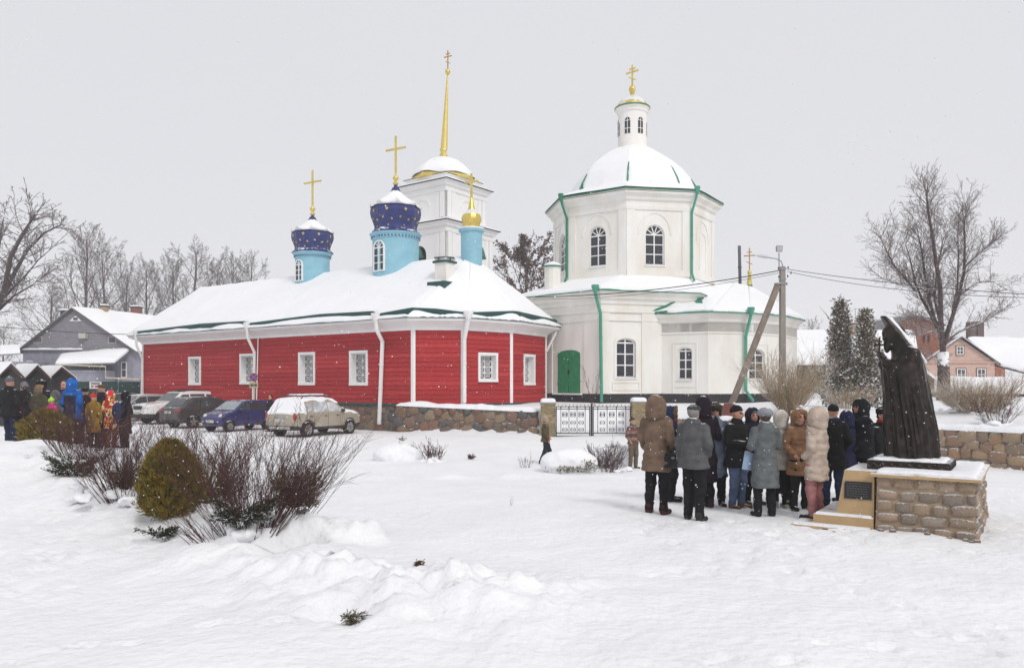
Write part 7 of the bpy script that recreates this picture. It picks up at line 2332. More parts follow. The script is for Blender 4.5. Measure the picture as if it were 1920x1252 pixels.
DUSTER = dict(prof=[(-2.12, .42), (-2.16, .62), (-2.10, 1.02), (-1.98, 1.10), (-1.72, 1.56), (-1.50, 1.63), (-.2, 1.66), (.35, 1.60), (1.02, 1.10), (1.62, 1.02), (2.02, .90), (2.12, .70), (2.12, .45), (1.95, .30), (-1.95, .32)],
              W=1.82, belt=1.02, tum=.32, axles=(-1.33, 1.34), wr=.345, clad=.46, spoke=False, nsp=6, pm=0,
              side=[[(-.10, 1.07), (-.10, 1.48), (.28, 1.47), (.82, 1.10), (.80, 1.07)], [(-.16, 1.07), (-.16, 1.49), (-.95, 1.49), (-1.02, 1.07)], [(-1.12, 1.10), (-1.06, 1.46), (-1.38, 1.42), (-1.50, 1.16)]],
              screens=[('windscreen', (.98, 1.14), (.40, 1.56), .10), ('rear_screen', (-1.96, 1.14), (-1.74, 1.52), .16)],
              lamps=[('tail_light', -2.07, .80, .88, .06, .09, .19, M_LAMPR), ('headlight', 1.98, .70, .82, .12, .16, .10, M_LAMPW)], mir=(.72, 1.10),
              plates=[(-2.165, .74, -1)], bars=(-1.0, -.1), rails=[[(-1.55, .66, 1.66), (-1.4, .66, 1.77), (.1, .68, 1.77), (.3, .68, 1.62)]], shuts=(.62, -.14, -1.0),
              boxes=[('chrome_strip', ((-2.14, 0, .86), (.05, .62, .05), M_RIM)), ('skid_plate', ((-2.08, 0, .42), (.16, 1.2, .12), M_RIM))], sglass=M_CGLASSS, rglass=M_SNOW)
def pos(px, Y): return (px - CX) / F * Y, Y
M_BEIGE = pm('beige_car_paint', (.37, .33, .26), (.33, .29, .23), scale=2, rough=.35, spec=.5, coat=.3)
x, y = pos(591, 34.6)
car('snow covered beige off-road car with rear towards the square, nearest car', x, y, radians(61), DUSTER, M_BEIGE,
    snow=lambda X, Y: np.where((np.abs(Y) > .60) & (X > -1.45) & (X < .85), 1.50, .93) + .10 * vnoise(X * 2.2, Y * 1.2, X * 0, 8) + .10 * np.clip(-(X + 1.6), 0, 1) - .06 * np.clip(X - 1.0, 0, 1))

MATIZ = dict(prof=[(-1.72, .45), (-1.75, .80), (-1.66, 1.05), (-1.48, 1.38), (-1.2, 1.46), (-.2, 1.48), (.28, 1.42), (.95, .98), (1.45, .86), (1.70, .66), (1.74, .45), (1.6, .26), (-1.6, .28)],
             W=1.50, belt=.95, tum=.26, axles=(-1.15, 1.17), wr=.275, clad=.26, bump=0, nsp=7,
             side=[[(.0, 1.0), (.0, 1.36), (.28, 1.35), (.74, 1.03), (.72, 1.0)], [(-.06, 1.0), (-.06, 1.37), (-.85, 1.37), (-.92, 1.0)], [(-1.0, 1.03), (-.95, 1.33), (-1.22, 1.30), (-1.35, 1.08)]],
             screens=[('windscreen', (.91, 1.02), (.33, 1.39), .08), ('rear_screen', (-1.64, 1.08), (-1.47, 1.36), .14)],
             lamps=[('headlight', 1.56, .52, .74, .10, .11, .105, M_LAMPW), ('tail_light', -1.70, .62, .85, .05, .08, .15, M_LAMPR), ('fog_lamp', 1.70, .50, .48, .05, .06, .05, M_LAMPW)], mir=(.66, 1.03),
             plates=[(1.755, .50, 1)], boxes=[('grille', ((1.73, 0, .40), (.05, .9, .08), M_CLAD))], shuts=(.70, -.03, -.95), rglass=M_CGLASS, glass=pm('pale_windscreen', (.30, .34, .35), (.22, .25, .26), rough=.15, spec=.5), sglass=M_CGLASS)
M_BLUE = pm('dark_blue_car_paint', (.022, .024, .13), (.018, .02, .105), scale=2, rough=.3, spec=.5, coat=.3, snow=1.05, snow_scale=8)
x, y = pos(449, 37.6)
car('small dark blue hatchback facing the square beside standing man', x, y, radians(61 + 180), MATIZ, M_BLUE)

SEDAN = dict(prof=[(-2.15, .45), (-2.20, .75), (-2.12, 1.02), (-1.95, 1.10), (-1.45, 1.52), (-1.2, 1.60), (-.2, 1.62), (.35, 1.55), (1.05, 1.06), (1.70, .98), (2.10, .84), (2.20, .6), (2.15, .4), (1.95, .28), (-1.95, .30)],
             W=1.82, belt=1.02, tum=.33, axles=(-1.32, 1.33), wr=.34, clad=.42, nsp=5,
             side=[[(-.05, 1.07), (-.05, 1.47), (.32, 1.45), (.86, 1.10), (.84, 1.07)], [(-.11, 1.07), (-.11, 1.48), (-.92, 1.48), (-1.0, 1.07)], [(-1.08, 1.10), (-1.0, 1.46), (-1.28, 1.42), (-1.62, 1.14)]],
             screens=[('windscreen', (1.01, 1.10), (.40, 1.51), .10), ('rear_screen', (-1.90, 1.14), (-1.48, 1.50), .14)],
             lamps=[('tail_light', -2.10, .66, .92, .09, .22, .075, M_LAMPR), ('headlight', 2.02, .68, .80, .14, .18, .08, M_LAMPW)], mir=(.76, 1.10),
             plates=[(-2.205, .84, -1), (2.205, .52, 1)], shuts=(.66, -.08, -1.0))
M_BLACKP = pm('black_car_paint', (.05, .038, .04), (.04, .03, .032), scale=2, rough=.35, spec=.5, coat=.3, snow=1.02, snow_scale=7)
x, y = pos(386, 41.0)
car('dark crossover with red tail lights between white and blue cars', x, y, radians(57), SEDAN, M_BLACKP)

SUV = dict(prof=[(-2.40, .5), (-2.44, .85), (-2.36, 1.12), (-2.22, 1.22), (-1.98, 1.70), (-1.75, 1.80), (-.3, 1.83), (.30, 1.76), (.95, 1.24), (1.85, 1.14), (2.32, 1.04), (2.42, .80), (2.42, .5), (2.25, .36), (-2.2, .38)],
           W=1.91, belt=1.16, tum=.26, axles=(-1.45, 1.44), wr=.385, clad=.56, nsp=6,
           side=[[(-.12, 1.22), (-.12, 1.64), (.26, 1.62), (.78, 1.26), (.76, 1.22)], [(-.20, 1.22), (-.20, 1.65), (-1.06, 1.65), (-1.10, 1.22)], [(-1.20, 1.22), (-1.18, 1.64), (-1.86, 1.60), (-2.0, 1.25)]],
           screens=[('windscreen', (.91, 1.28), (.36, 1.71), .10), ('rear_screen', (-2.2, 1.27), (-2.0, 1.66), .16)],
           lamps=[('headlight', 2.28, .70, .92, .16, .20, .12, M_LAMPW), ('tail_light', -2.36, .80, 1.0, .06, .09, .2, M_LAMPR), ('fog_lamp', 2.40, .68, .58, .05, .08, .05, M_LAMPW)], mir=(.66, 1.28),
           plates=[(2.43, .62, 1)], boxes=[('grille', ((2.40, 0, .92), (.07, .85, .20), M_CLAD)), ('sunroof', ((-.35, 0, 1.835), (.9, .8, .03), M_CLAD))], shuts=(.58, -.16, -1.14),
           rails=[[(-1.9, .66, 1.77), (-1.7, .66, 1.87), (-.1, .68, 1.87), (.15, .68, 1.78)]])
M_WHITEP = pm('white_car_paint', (.80, .80, .79), (.72, .71, .69), scale=1, rough=.3, spec=.5, coat=.3)
x, y = pos(336, 44.6)
car('white off-road car with black roof rails facing the square', x, y, radians(52 + 180), SUV, M_WHITEP)
x, y = pos(262, 47.6)
car('silver estate car half hidden left of the white off-road car', x, y, radians(50 + 180), SEDAN, pm('silver_car_paint', (.36, .37, .38), (.31, .32, .33), rough=.35, snow=.92, snow_scale=4))
x, y = pos(214, 50.0)
car('black car at the back against the green fence', x, y, radians(40 + 180), dict(SEDAN), pm('black_car_paint_b', (.02, .02, .024), rough=.3, spec=.5, snow=1.0, snow_scale=5))
# ------------------------------------------------------------------ people
CLOTH = {}
def cloth(c, rough=.9, flakes=1.0):
    k = (tuple(c), rough)
    if k not in CLOTH:
        CLOTH[k] = pm('cloth_%d' % len(CLOTH), c, tuple(q * .62 for q in c), scale=7, rough=rough, bump=.014, bscale=30, snow=.98, snow_scale=14, spec=.2)
    return CLOTH[k]
SKIN = pm('skin', (.52, .28, .20), (.46, .235, .165), scale=9, rough=.55)
EYE = pm('eye_dark', (.03, .025, .025)); LIP = pm('lip', (.33, .11, .09))
ARMS = {'down': ((.225, .03, 1.14), (.235, -.05, .90)), 'pocket': ((.245, .06, 1.14), (.185, -.10, 1.0)), 'front': ((.235, .0, 1.14), (.06, -.22, 1.13)),
        'up': ((.235, -.09, 1.17), (.09, -.27, 1.32)), 'bag': ((.235, .02, 1.15), (.23, -.16, .98)), 'back': ((.23, .12, 1.16), (.06, .20, .98))}

def person(label, x, y, H, rz, coat=(.02, .02, .022), hem=.55, puff=0.0, flare=.02, fat=1.0, hood=None, fur=None, hat=None, hatc=(.02, .02, .022), hair=None, legs=(.025, .025, .03),
           skirt=None, boots=(.02, .018, .018), arms=('pocket', 'pocket'), gloves=None, sleeve=None, collar=None, res=.016, pitch=0.0, turn=0.0, stride=0.0, step=(0, 0), z=None, group=None, shorts=None, glasses=False, scarf=None, hr_=1.12):
    s = H / 1.75
    z0 = gz(x, y) if z is None else z
    c = thing('person', label, 'person', (x, y, z0 - .01), rz, group)
    ct, st = cos(turn), sin(turn)
    def hd(X, Y, Z):                      # head space: turn and pitch about the neck
        a = X * ct + Y * st; b = -X * st + Y * ct
        cp, sp = cos(pitch), sin(pitch)
        zz = Z - 1.50
        return a, b * cp - zz * sp, b * sp + zz * cp + 1.50
    hip = [np.array((sg * .09, 0, .93)) for sg in (-1, 1)]
    ank = [np.array((sg * .115, -(sg * stride) + (step[0] if sg > 0 else step[1]), .09)) for sg in (-1, 1)]
    knee = [(hip[i] + ank[i]) / 2 + np.array((0, -.035 - abs(stride) * .15, .0)) for i in (0, 1)]
    arm = []
    for i, sg in enumerate((-1, 1)):
        e, w = ARMS[arms[i]]
        arm.append((np.array((sg * .168, .01, 1.40)), np.array((sg * e[0], e[1], e[2])), np.array((sg * w[0], w[1], w[2]))))
    def body(X, Y, Z):
        a, b, zz = hd(X, Y, Z)
        d = ell(a, b, zz, (0, .005, 1.645), (.078, .098, .105))
        d = smin(d, ell(a, b, zz, (0, -.025, 1.58), (.058, .075, .07)), .03)
        d = smax(d, -ell(a, b, zz, (.031, -.107, 1.640), (.020, .022, .013)), .012); d = smax(d, -ell(a, b, zz, (-.031, -.107, 1.640), (.020, .022, .013)), .012)
        d = smin(d, cone(a, b, zz, (0, -.092, 1.648), (0, -.116, 1.606), .010, .016), .012)
        d = smin(d, cone(a, b, zz, (-.022, -.088, 1.565), (.022, -.088, 1.565), .010, .010), .012)
        for sg in (-1, 1): d = smin(d, ell(a, b, zz, (sg * .079, .012, 1.625), (.012, .022, .032)), .01)
        d = smin(d, cone(X, Y, Z, (0, .02, 1.40), (0, .0, 1.55), .058, .052), .03)
        d = smin(d, ell(X, Y, Z, (0, .01, 1.25), (.165, .105, .23)), .05)
        d = smin(d, ell(X, Y, Z, (0, .01, .98), (.155, .105, .14)), .05)
        for i in (0, 1):
            d = smin(d, cone(X, Y, Z, hip[i], knee[i], .082, .055), .03)
            d = smin(d, cone(X, Y, Z, knee[i], ank[i], .052, .038), .02)
            d = smin(d, cone(X, Y, Z, ank[i] + np.array((0, .03, -.04)), ank[i] + np.array((0, -.13, -.06)), .038, .03), .02)
            S_, E_, W_ = arm[i]
            d = smin(d, cone(X, Y, Z, S_, E_, .048, .04), .03); d = smin(d, cone(X, Y, Z, E_, W_, .038, .028), .02)
            f = (W_ - E_) / np.linalg.norm(W_ - E_); sg = (-1, 1)[i]
            q = np.cross(f, np.array((1, 0, 0))); q /= np.linalg.norm(q) + 1e-9
            pl = W_ + f * .05
            d = smin(d, cone(X, Y, Z, W_, W_ + f * .075, .030, .034), .015)
            for k in range(4):
                o = q * (.030 - .020 * k)
                k1 = pl + f * .035 + o; k2 = k1 + f * (.038, .045, .042, .03)[k] + np.array((-sg * .012, 0, 0)); k3 = k2 + f * .015 + np.array((-sg * .022, 0, 0))
                d = smin(d, cone(X, Y, Z, k1, k2, .0095, .009), .004); d = smin(d, cone(X, Y, Z, k2, k3, .009, .008), .003)
            t1 = W_ + f * .03 + q * .030
            d = smin(d, cone(X, Y, Z, t1, t1 + q * .03 + f * .035, .0115, .009), .006)
        return d
    span = .48
    v, f = surf_nets(body, (-span, -.55, -.02), (span, .55, 1.80), res * 1.2)
    cen = v[f].mean(1)
    a, b, zz = hd(cen[:, 0], cen[:, 1], cen[:, 2])
    mi = np.zeros(len(f), dtype=int)
    mi[(np.abs(np.abs(a) - .031) < .017) & (np.abs(zz - 1.640) < .011) & (b < -.07)] = 1
    mi[(np.abs(a) < .027) & (np.abs(zz - 1.565) < .008) & (b < -.07)] = 2
    if gloves is not None:
        for i in (0, 1): mi[(np.linalg.norm(cen - (arm[i][2] + .05 * (arm[i][2] - arm[i][1])), axis=1) < .17) & (zz < 1.45)] = 3
    mi[(cen[:, 2] < .93) & (np.abs(cen[:, 0]) < .21) & (cen[:, 2] < .85)] = 4 if gloves is None else mi[(cen[:, 2] < .93) & (np.abs(cen[:, 0]) < .21) & (cen[:, 2] < .85)]
    mesh_obj('body', v * s, f, None, c, smooth=True, mats=[SKIN, EYE, LIP, cloth(gloves or (.02, .02, .02)), SKIN], mi=mi)
    # coat with sleeves
    zp = [hem - .02, hem + .04, .80, .93, 1.08, 1.28, 1.40, 1.465, 1.52, 1.58]
    fw = fat
    wxp = [(.195 + flare) * fw, (.200 + flare) * fw, (.198 + flare * .6) * fw, .186 * fw, .168 * fw, .186 * fw, .180 * fw, .135, .088, .080]
    wyp = [(.145 + flare) * fw, (.150 + flare) * fw, (.150 + flare * .6) * fw, .150 * fw, .142 * fw, .148 * fw, .128 * fw, .105, .084, .078]
    if hem > .8:
        for L_ in (zp, wxp, wyp): del L_[2]
    zo = np.argsort(zp); zp = np.array(zp)[zo]; wxp = np.array(wxp)[zo]; wyp = np.array(wyp)[zo]
    top = 1.56 if hood or collar is not False else 1.50
    seed = int(abs(x * 31 + y * 17)) % 97
    def coatf(X, Y, Z):
        wx = np.interp(Z, zp, wxp); wy = np.interp(Z, zp, wyp)
        r = np.sqrt((X / wx) ** 2 + ((Y - .01) / wy) ** 2)
        d = (r - 1) * np.minimum(wx, wy)
        d = smax(smax(d, hem - Z, .015), Z - top, .03)
        for i in (0, 1):
            S_, E_, W_ = arm[i]
            k = .02 * puff * 40 if puff else 0
            d = smin(d, cone(X, Y, Z, S_, E_, .074 * (.5 + .5 * fw) + puff * .4, .066 + puff * .4), .014)
            d = smin(d, cone(X, Y, Z, E_, W_, .064 + puff * .4, .048 + puff * .3), .012)
        if not hood and hood is not None or hood == 0:
            d = smin(d, ell(X, Y, Z, (0, .105, 1.47), (.13, .07, .085)), .04)
        fold = .014 * vnoise(X * 6, Y * 6, Z * 10, seed) + .009 * vnoise(X * 13, Y * 13, Z * 22, seed + 1)
        if puff: fold = fold * .7 + puff * (np.abs(np.sin(Z * 26 + 1.2 * vnoise(X * 4, Y * 4, Z * 3, seed))) - .5)
        return d - fold
    sl = max(fw, 1) * .42 + .06
    v, f = surf_nets(coatf, (-sl, -.42, hem - .06), (sl, .42, 1.64), res)
    mats = [cloth(coat)]; mi = None
    if sleeve is not None:
        cen = v[f].mean(1); mi = ((np.abs(cen[:, 0]) > .16) | (cen[:, 2] > 1.36)).astype(int); mats.append(cloth(sleeve))
    mesh_obj('coat', v * s, f, None, c, smooth=True, mats=mats, mi=mi)
    # legs
    if skirt is not None:
        zs_, cs_ = skirt
        def sk(X, Y, Z):
            w = np.interp(Z, [zs_, .9], [.20, .17]); q = np.arctan2(Y, X)
            return smax(smax((np.sqrt((X / w) ** 2 + (Y / (w * .75)) ** 2) - 1) * w * .75 - .008 * np.sin(q * 14), zs_ - Z, .01), Z - hem - .06, .01)
        v, f = surf_nets(sk, (-.3, -.3, zs_ - .05), (.3, .3, hem + .12), res)
        mesh_obj('skirt', v * s, f, cloth(cs_), c, smooth=True)
    def trs(X, Y, Z):
        d = None
        for i in (0, 1):
            q = smin(cone(X, Y, Z, hip[i], knee[i], .108, .084), cone(X, Y, Z, knee[i], ank[i] + np.array((0, .01, -.01)), .080, .066), .03)
            q = q - .014 * vnoise(X * 8, Y * 8, Z * 11 + i * 5, seed + 3) - .007 * vnoise(X * 18, Y * 18, Z * 24 + i * 5, seed + 4)
            d = q if d is None else smin(d, q, .012)
        return smax(smax(d, Z - max(hem + .08, .9), .02), .055 - Z, .01)
    v, f = surf_nets(trs, (-.34, -.42 - abs(stride), .02), (.34, .42 + abs(stride), max(hem + .12, .98)), res)
    mesh_obj('trousers', v * s, f, cloth(legs), c, smooth=True)
    for i in (0, 1):
        def bt(X, Y, Z, A=ank[i]):
            d = cone(X, Y, Z, A + np.array((0, .02, .04)), A + np.array((0, .015, -.03)), .055, .055)
            d = smin(d, cone(X, Y, Z, A + np.array((0, .02, -.045)), A + np.array(((-1, 1)[i] * .03, -.165, -.052)), .048, .040), .03)
            return smax(d, -Z - .003, .006)
        A = ank[i]
        v, f = surf_nets(bt, (A[0] - .14, A[1] - .28, -.03), (A[0] + .14, A[1] + .15, A[2] + .2), max(.012, res * .8))
        mesh_obj('boot', v * s, f, cloth(boots, .6), c, smooth=True)
    # headwear and hair
    def headpart(nm, fn, mat, h=None, lo=(-.26, -.30, 1.34), hi=(.26, .30, 1.96)):
        def g(X, Y, Z):
            a, b, zz = hd(X, Y, Z); return fn(a, b, zz)
        v, f = surf_nets(g, lo, hi, h or max(.012, res * .8))
        if len(f): mesh_obj(nm, v * s, f, mat, c, smooth=True)
    if hood:
        def hf(a, b, zz):
            d = ell(a, b, zz, (0, .022 + .03 * (hr_ - 1), 1.632), (.116 * hr_, .140 * hr_, .158 * (.6 + .4 * hr_)))
            d = smin(d, ell(a, b, zz, (0, .05, 1.49), (.115 * hr_, .105 * hr_, .085)), .05)
            d = smax(d, -ell(a, b, zz, (0, -.10, 1.615), (.082, .16, .118)), .015)
            d = smax(d, -ell(a, b, zz, (0, .0, 1.62), (.090, .112, .128)), .015)
            return smax(d, -(b + .145), .03) - .009 * vnoise(a * 9, b * 9, zz * 9, seed)
        headpart('hood', hf, cloth(coat if hood is True else hood))
    if fur is not None:
        def ff(a, b, zz):
            q = np.sqrt((a / .095) ** 2 + ((zz - 1.615) / .125) ** 2)
            return np.sqrt(((q - 1) * .10) ** 2 + (b + .075) ** 2) - .034 - .016 * vnoise(a * 26, b * 26, zz * 26, seed) - .012 * vnoise(a * 55, b * 55, zz * 55, seed)
        headpart('fur_trim', ff, cloth(fur), .012)
    if hat:
        if hat == 'beanie':
            hf = lambda a, b, zz: smax(ell(a, b, zz, (0, .012, 1.665), (.094, .114, .115)), 1.662 - .16 * b - zz, .012) - .003 * np.sin(zz * 160)
        elif hat == 'beret':
            hf = lambda a, b, zz: smin(smax(ell(a, b, zz, (0, .02, 1.70), (.125, .135, .088)), 1.655 - zz, .02), smax(ell(a, b, zz, (0, .01, 1.66), (.090, .108, .06)), 1.63 - zz, .01), .03) - .004 * vnoise(a * 20, b * 20, zz * 20, 1)
        elif hat == 'cap':
            hf = lambda a, b, zz: smin(smax(ell(a, b, zz, (0, .0, 1.69), (.102, .125, .065)), 1.665 - zz, .015), smax(ell(a, b, zz, (0, -.09, 1.675), (.085, .085, .02)), np.abs(zz - 1.675) - .012, .01), .015)
        elif hat == 'ushanka':
            def hf(a, b, zz):
                d = smax(ell(a, b, zz, (0, .012, 1.69), (.108, .122, .095)), 1.645 - zz, .01)
                d = smin(d, smax(np.sqrt((np.sqrt((a / .100) ** 2 + ((b - .005) / .118) ** 2) - 1) ** 2) * .1 - .03, np.abs(zz - 1.69) - .045, .02), .02)
                for sg in (-1, 1): d = smin(d, ell(a, b, zz, (sg * .092, .015, 1.60), (.026, .05, .065)), .02)
                return d - .010 * vnoise(a * 40, b * 40, zz * 40, 2)
        headpart('hat', hf, cloth(hatc))
        if hat == 'beanie' and H < 1.5:
            headpart('pompom', lambda a, b, zz: ell(a, b, zz, (0, .02, 1.80), (.035, .035, .035)) - .008 * vnoise(a * 50, b * 50, zz * 50, 4), cloth(hatc))
    if hair is not None:
        hc, long_ = hair
        def hr(a, b, zz):
            d = ell(a, b, zz, (0, .03, 1.655), (.088, .095, .108))
            if long_: d = smin(d, ell(a, b, zz, (0, .075, 1.53), (.095, .055, .17)), .04)
            return smax(d, -(b + .045 + .3 * (zz - 1.66)), .02) - .006 * vnoise(a * 30, b * 30, zz * 8, 5)
        headpart('hair', hr, cloth(hc))
    if scarf is not None:
        headpart('scarf', lambda a, b, zz: np.sqrt(((np.sqrt(a ** 2 + (b - .005) ** 2) - .085)) ** 2 + (zz - 1.50) ** 2) - .035 - .008 * vnoise(a * 15, b * 15, zz * 15, 6), cloth(scarf))
    if glasses:
        headpart('sunglasses', lambda a, b, zz: smax(np.minimum(ell(a, b, zz, (.033, -.108, 1.64), (.028, .014, .020)), ell(a, b, zz, (-.033, -.108, 1.64), (.028, .014, .020))), -b - .13, .01), EYE, .010)
    return c

def stand(px, feet, top):
    """ground point and height of a figure seen with its soles at (px, feet) and crown at row `top`"""
    Y = 12.0
    for _ in range(30):
        g = float(G0(np.array([(px - CX) / F * Y]), np.array([Y]))[0])
        Y = .5 * Y + .5 * F * (CZ - g) / (feet - HZ)
    return (px - CX) / F * Y, Y, (feet - top) * Y / F
BLK = (.014, .014, .016)
g1 = 'visitors gathered near the statue'
def near(label, px, feet, top, deg, hscale=1.0, **k):
    x, y, H = stand(px, feet, top)
    return person(label, x, y, H * hscale, radians(deg), group=g1, **k), (x, y, H)
near('woman in brown hooded coat with black handbag, seen from behind, leftmost of group', 1231, 962, 745, 150, coat=(.205, .138, .098), hem=.66, hood=True, flare=.02, fat=1.04, puff=.010, hr_=1.35, legs=BLK, boots=(.08, .016, .02), arms=('pocket', 'bag'), gloves=BLK)
near('person in dark blue jacket with fur edged hood behind the brown coat', 1259, 938, 762, 75, coat=(.022, .03, .075), hem=.80, hood=True, fur=(.16, .10, .06), legs=BLK, arms=('front', 'front'), scarf=(.20, .02, .05), gloves=BLK)
near('man in grey padded jacket and flat cap seen from behind', 1301, 974, 757, 146, coat=(.112, .114, .118), hem=.80, hood=0, hat='cap', hatc=(.06, .062, .066), hair=((.25, .24, .23), False), fat=1.14, puff=.007, legs=BLK, boots=(.035, .034, .035), arms=('pocket', 'down'), gloves=BLK, step=(-.06, .06))
near('person in black coat with dark purple hood behind the flat cap man', 1318, 948, 744, 175, coat=(.022, .014, .022), hem=.42, hood=True, flare=.03, fat=1.02, legs=BLK, boots=(.05, .025, .03), arms=('front', 'pocket'), gloves=BLK)
near('person in long blue grey coat, fur hat and sunglasses', 1340, 946, 754, -8, coat=(.20, .24, .32), hem=.50, flare=.02, puff=.005, hat='ushanka', hatc=(.055, .045, .035), legs=BLK, arms=('pocket', 'down'), glasses=True, gloves=BLK)
near('man in black coat, knit hat and blue jeans looking sideways', 1382, 950, 758, 35, coat=BLK, hem=.72, fat=1.10, puff=.004, hat='beanie', hatc=BLK, legs=(.10, .14, .24), boots=(.16, .085, .035), arms=('front', 'pocket'), turn=.35, gloves=BLK)
near('woman with grey knit hat and dark hood facing the camera', 1412, 944, 766, 10, coat=(.022, .020, .040), hem=.62, hood=True, hat='beanie', hatc=(.14, .15, .17), legs=BLK, boots=(.10, .05, .05), arms=('front', 'front'), gloves=BLK)
near('woman in long grey coat and grey beret seen from behind', 1434, 967, 766, 182, coat=(.155, .170, .175), hem=.48, flare=.025, hood=0, hat='beret', hatc=(.28, .29, .32), hair=((.10, .08, .06), False), legs=BLK, boots=BLK, arms=('front', 'front'), fat=1.02, gloves=BLK)
near('woman in pale cream coat, dark skirt and white boots behind grey coat', 1463, 952, 772, 195, coat=(.64, .59, .52), hem=.72, hood=True, skirt=(.28, BLK), legs=BLK, boots=(.5, .46, .40), arms=('front', 'pocket'))
near('woman in brown sheepskin coat with furry hood facing the camera', 1499, 957, 771, 12, coat=(.29, .155, .085), hem=.62, flare=.03, hood=True, fur=(.32, .18, .10), legs=BLK, boots=BLK, arms=('pocket', 'pocket'), scarf=(.10, .06, .12))
near('woman in beige quilted hooded coat and pink trousers', 1530, 973, 767, -138, coat=(.57, .465, .385), hem=.62, hood=True, puff=.012, hr_=1.22, flare=.015, fat=1.04, legs=(.42, .19, .19), boots=BLK, arms=('down', 'pocket'), gloves=BLK)
near('man in black coat and black hat behind the beige coat', 1562, 953, 762, 168, coat=BLK, hem=.66, hat='beanie', hatc=BLK, legs=(.035, .055, .125), boots=BLK, arms=('pocket', 'pocket'), scarf=(.02, .03, .06), gloves=BLK)
near('person in dark blue hooded jacket behind the bulky man in black', 1586, 944, 775, 195, coat=(.020, .024, .065), hem=.70, hood=True, legs=BLK, arms=('pocket', 'pocket'), gloves=BLK)
man, mp_ = near('bulky man in black jacket and hood in profile by the steps', 1612, 942, 754, -82, coat=(.012, .013, .018), hem=.74, fat=1.42, puff=.006, hood=True, hat='cap', hatc=BLK, legs=BLK, boots=BLK, arms=('bag', 'bag'), gloves=BLK)
near('person in black hat with red collar half hidden behind the statue', 1656, 936, 761, -35, coat=BLK, hem=.70, hat='ushanka', hatc=BLK, scarf=(.35, .025, .02), legs=BLK, arms=('pocket', 'pocket'), glasses=True, gloves=BLK)

# things carried
def handbag(label, x, y, z, rz):
    c = thing('handbag', label, 'handbag', (x, y, z), rz)
    f = lambda X, Y, Z: smax(smax(np.abs(X) - .15 + .10 * np.clip(Z - .1, 0, 1), np.abs(Y) - .065 + .12 * np.clip(Z - .05, 0, 1), .03), np.abs(Z - .12) - .12, .03) - .004 * vnoise(X * 20, Y * 20, Z * 20, 2)
    v, fc = surf_nets(f, (-.22, -.14, -.05), (.22, .14, .32), .012)
    mesh_obj('bag_body', v, fc, pm('black_leather', (.016, .016, .018), rough=.45, spec=.4), c, smooth=True)
    for sy in (-.035, .035):
        MB().tube([V3(-.08, sy, .22), V3(-.07, sy, .33), V3(0, sy, .38), V3(.07, sy, .33), V3(.08, sy, .22)], .010, 6).build('handle', pm('black_leather', (.016, .016, .018)), c, local=True)
    MB().box((0, -.07, .16), (.05, .01, .03)).build('clasp', M_RIM, c, local=True)
x, y, H = stand(1231, 962, 745)
hx = at(1257, 0, y - .10).x
handbag('black handbag hanging from the arm of the brown coat woman', hx, y - .10, at(0, 877, y - .1).z, radians(20))
x, y, H = stand(1434, 967, 766)
fx = at(1399, 858, y + .05)
c = thing('folder', 'pale blue folder held by the grey coat woman', 'folder', tuple(fx), radians(10))
MB().hexa([(-.07, -.006, -.17), (.12, -.006, -.20), (.12, .006, -.20), (-.07, .006, -.17), (-.02, -.006, .10), (.13, -.006, .06), (.13, .006, .06), (-.02, .006, .10)]).build('cover', pm('pale_blue_card', (.28, .38, .52), (.25, .34, .47)), c, local=True)
MB().hexa([(-.05, .007, -.16), (.11, .007, -.19), (.11, .010, -.19), (-.05, .010, -.16), (-.005, .007, .11), (.12, .007, .07), (.12, .010, .07), (-.005, .010, .11)]).build('paper_sheet', M_WTRIM, c, local=True)
x, y = mp_[0], mp_[1]
c = thing('backpack', 'black backpack on the bulky man in profile', 'backpack', (x + .27, y, at(0, 850, y).z))
f = lambda X, Y, Z: smax(ell(X, Y, Z, (0, 0, .22), (.15, .17, .26)), np.abs(Z - .22) - .24, .03) - .006 * vnoise(X * 12, Y * 12, Z * 12, 3)
v, fc = surf_nets(f, (-.2, -.22, -.08), (.2, .22, .52), .016)
mesh_obj('bag_body', v, fc, cloth((.016, .015, .017)), c, smooth=True)
f = lambda X, Y, Z: ell(X, Y, Z, (.10, 0, .14), (.07, .12, .11))
v, fc = surf_nets(f, (-.2, -.22, -.08), (.2, .22, .4), .018); mesh_obj('front_pocket', v, fc, cloth((.02, .02, .022)), c, smooth=True)
MB().tube([V3(-.06, -.10, .44), V3(-.20, -.17, .46), V3(-.30, -.16, .38), V3(-.30, -.15, .1)], .018, 5).build('strap', cloth((.05, .05, .055)), c, local=True)

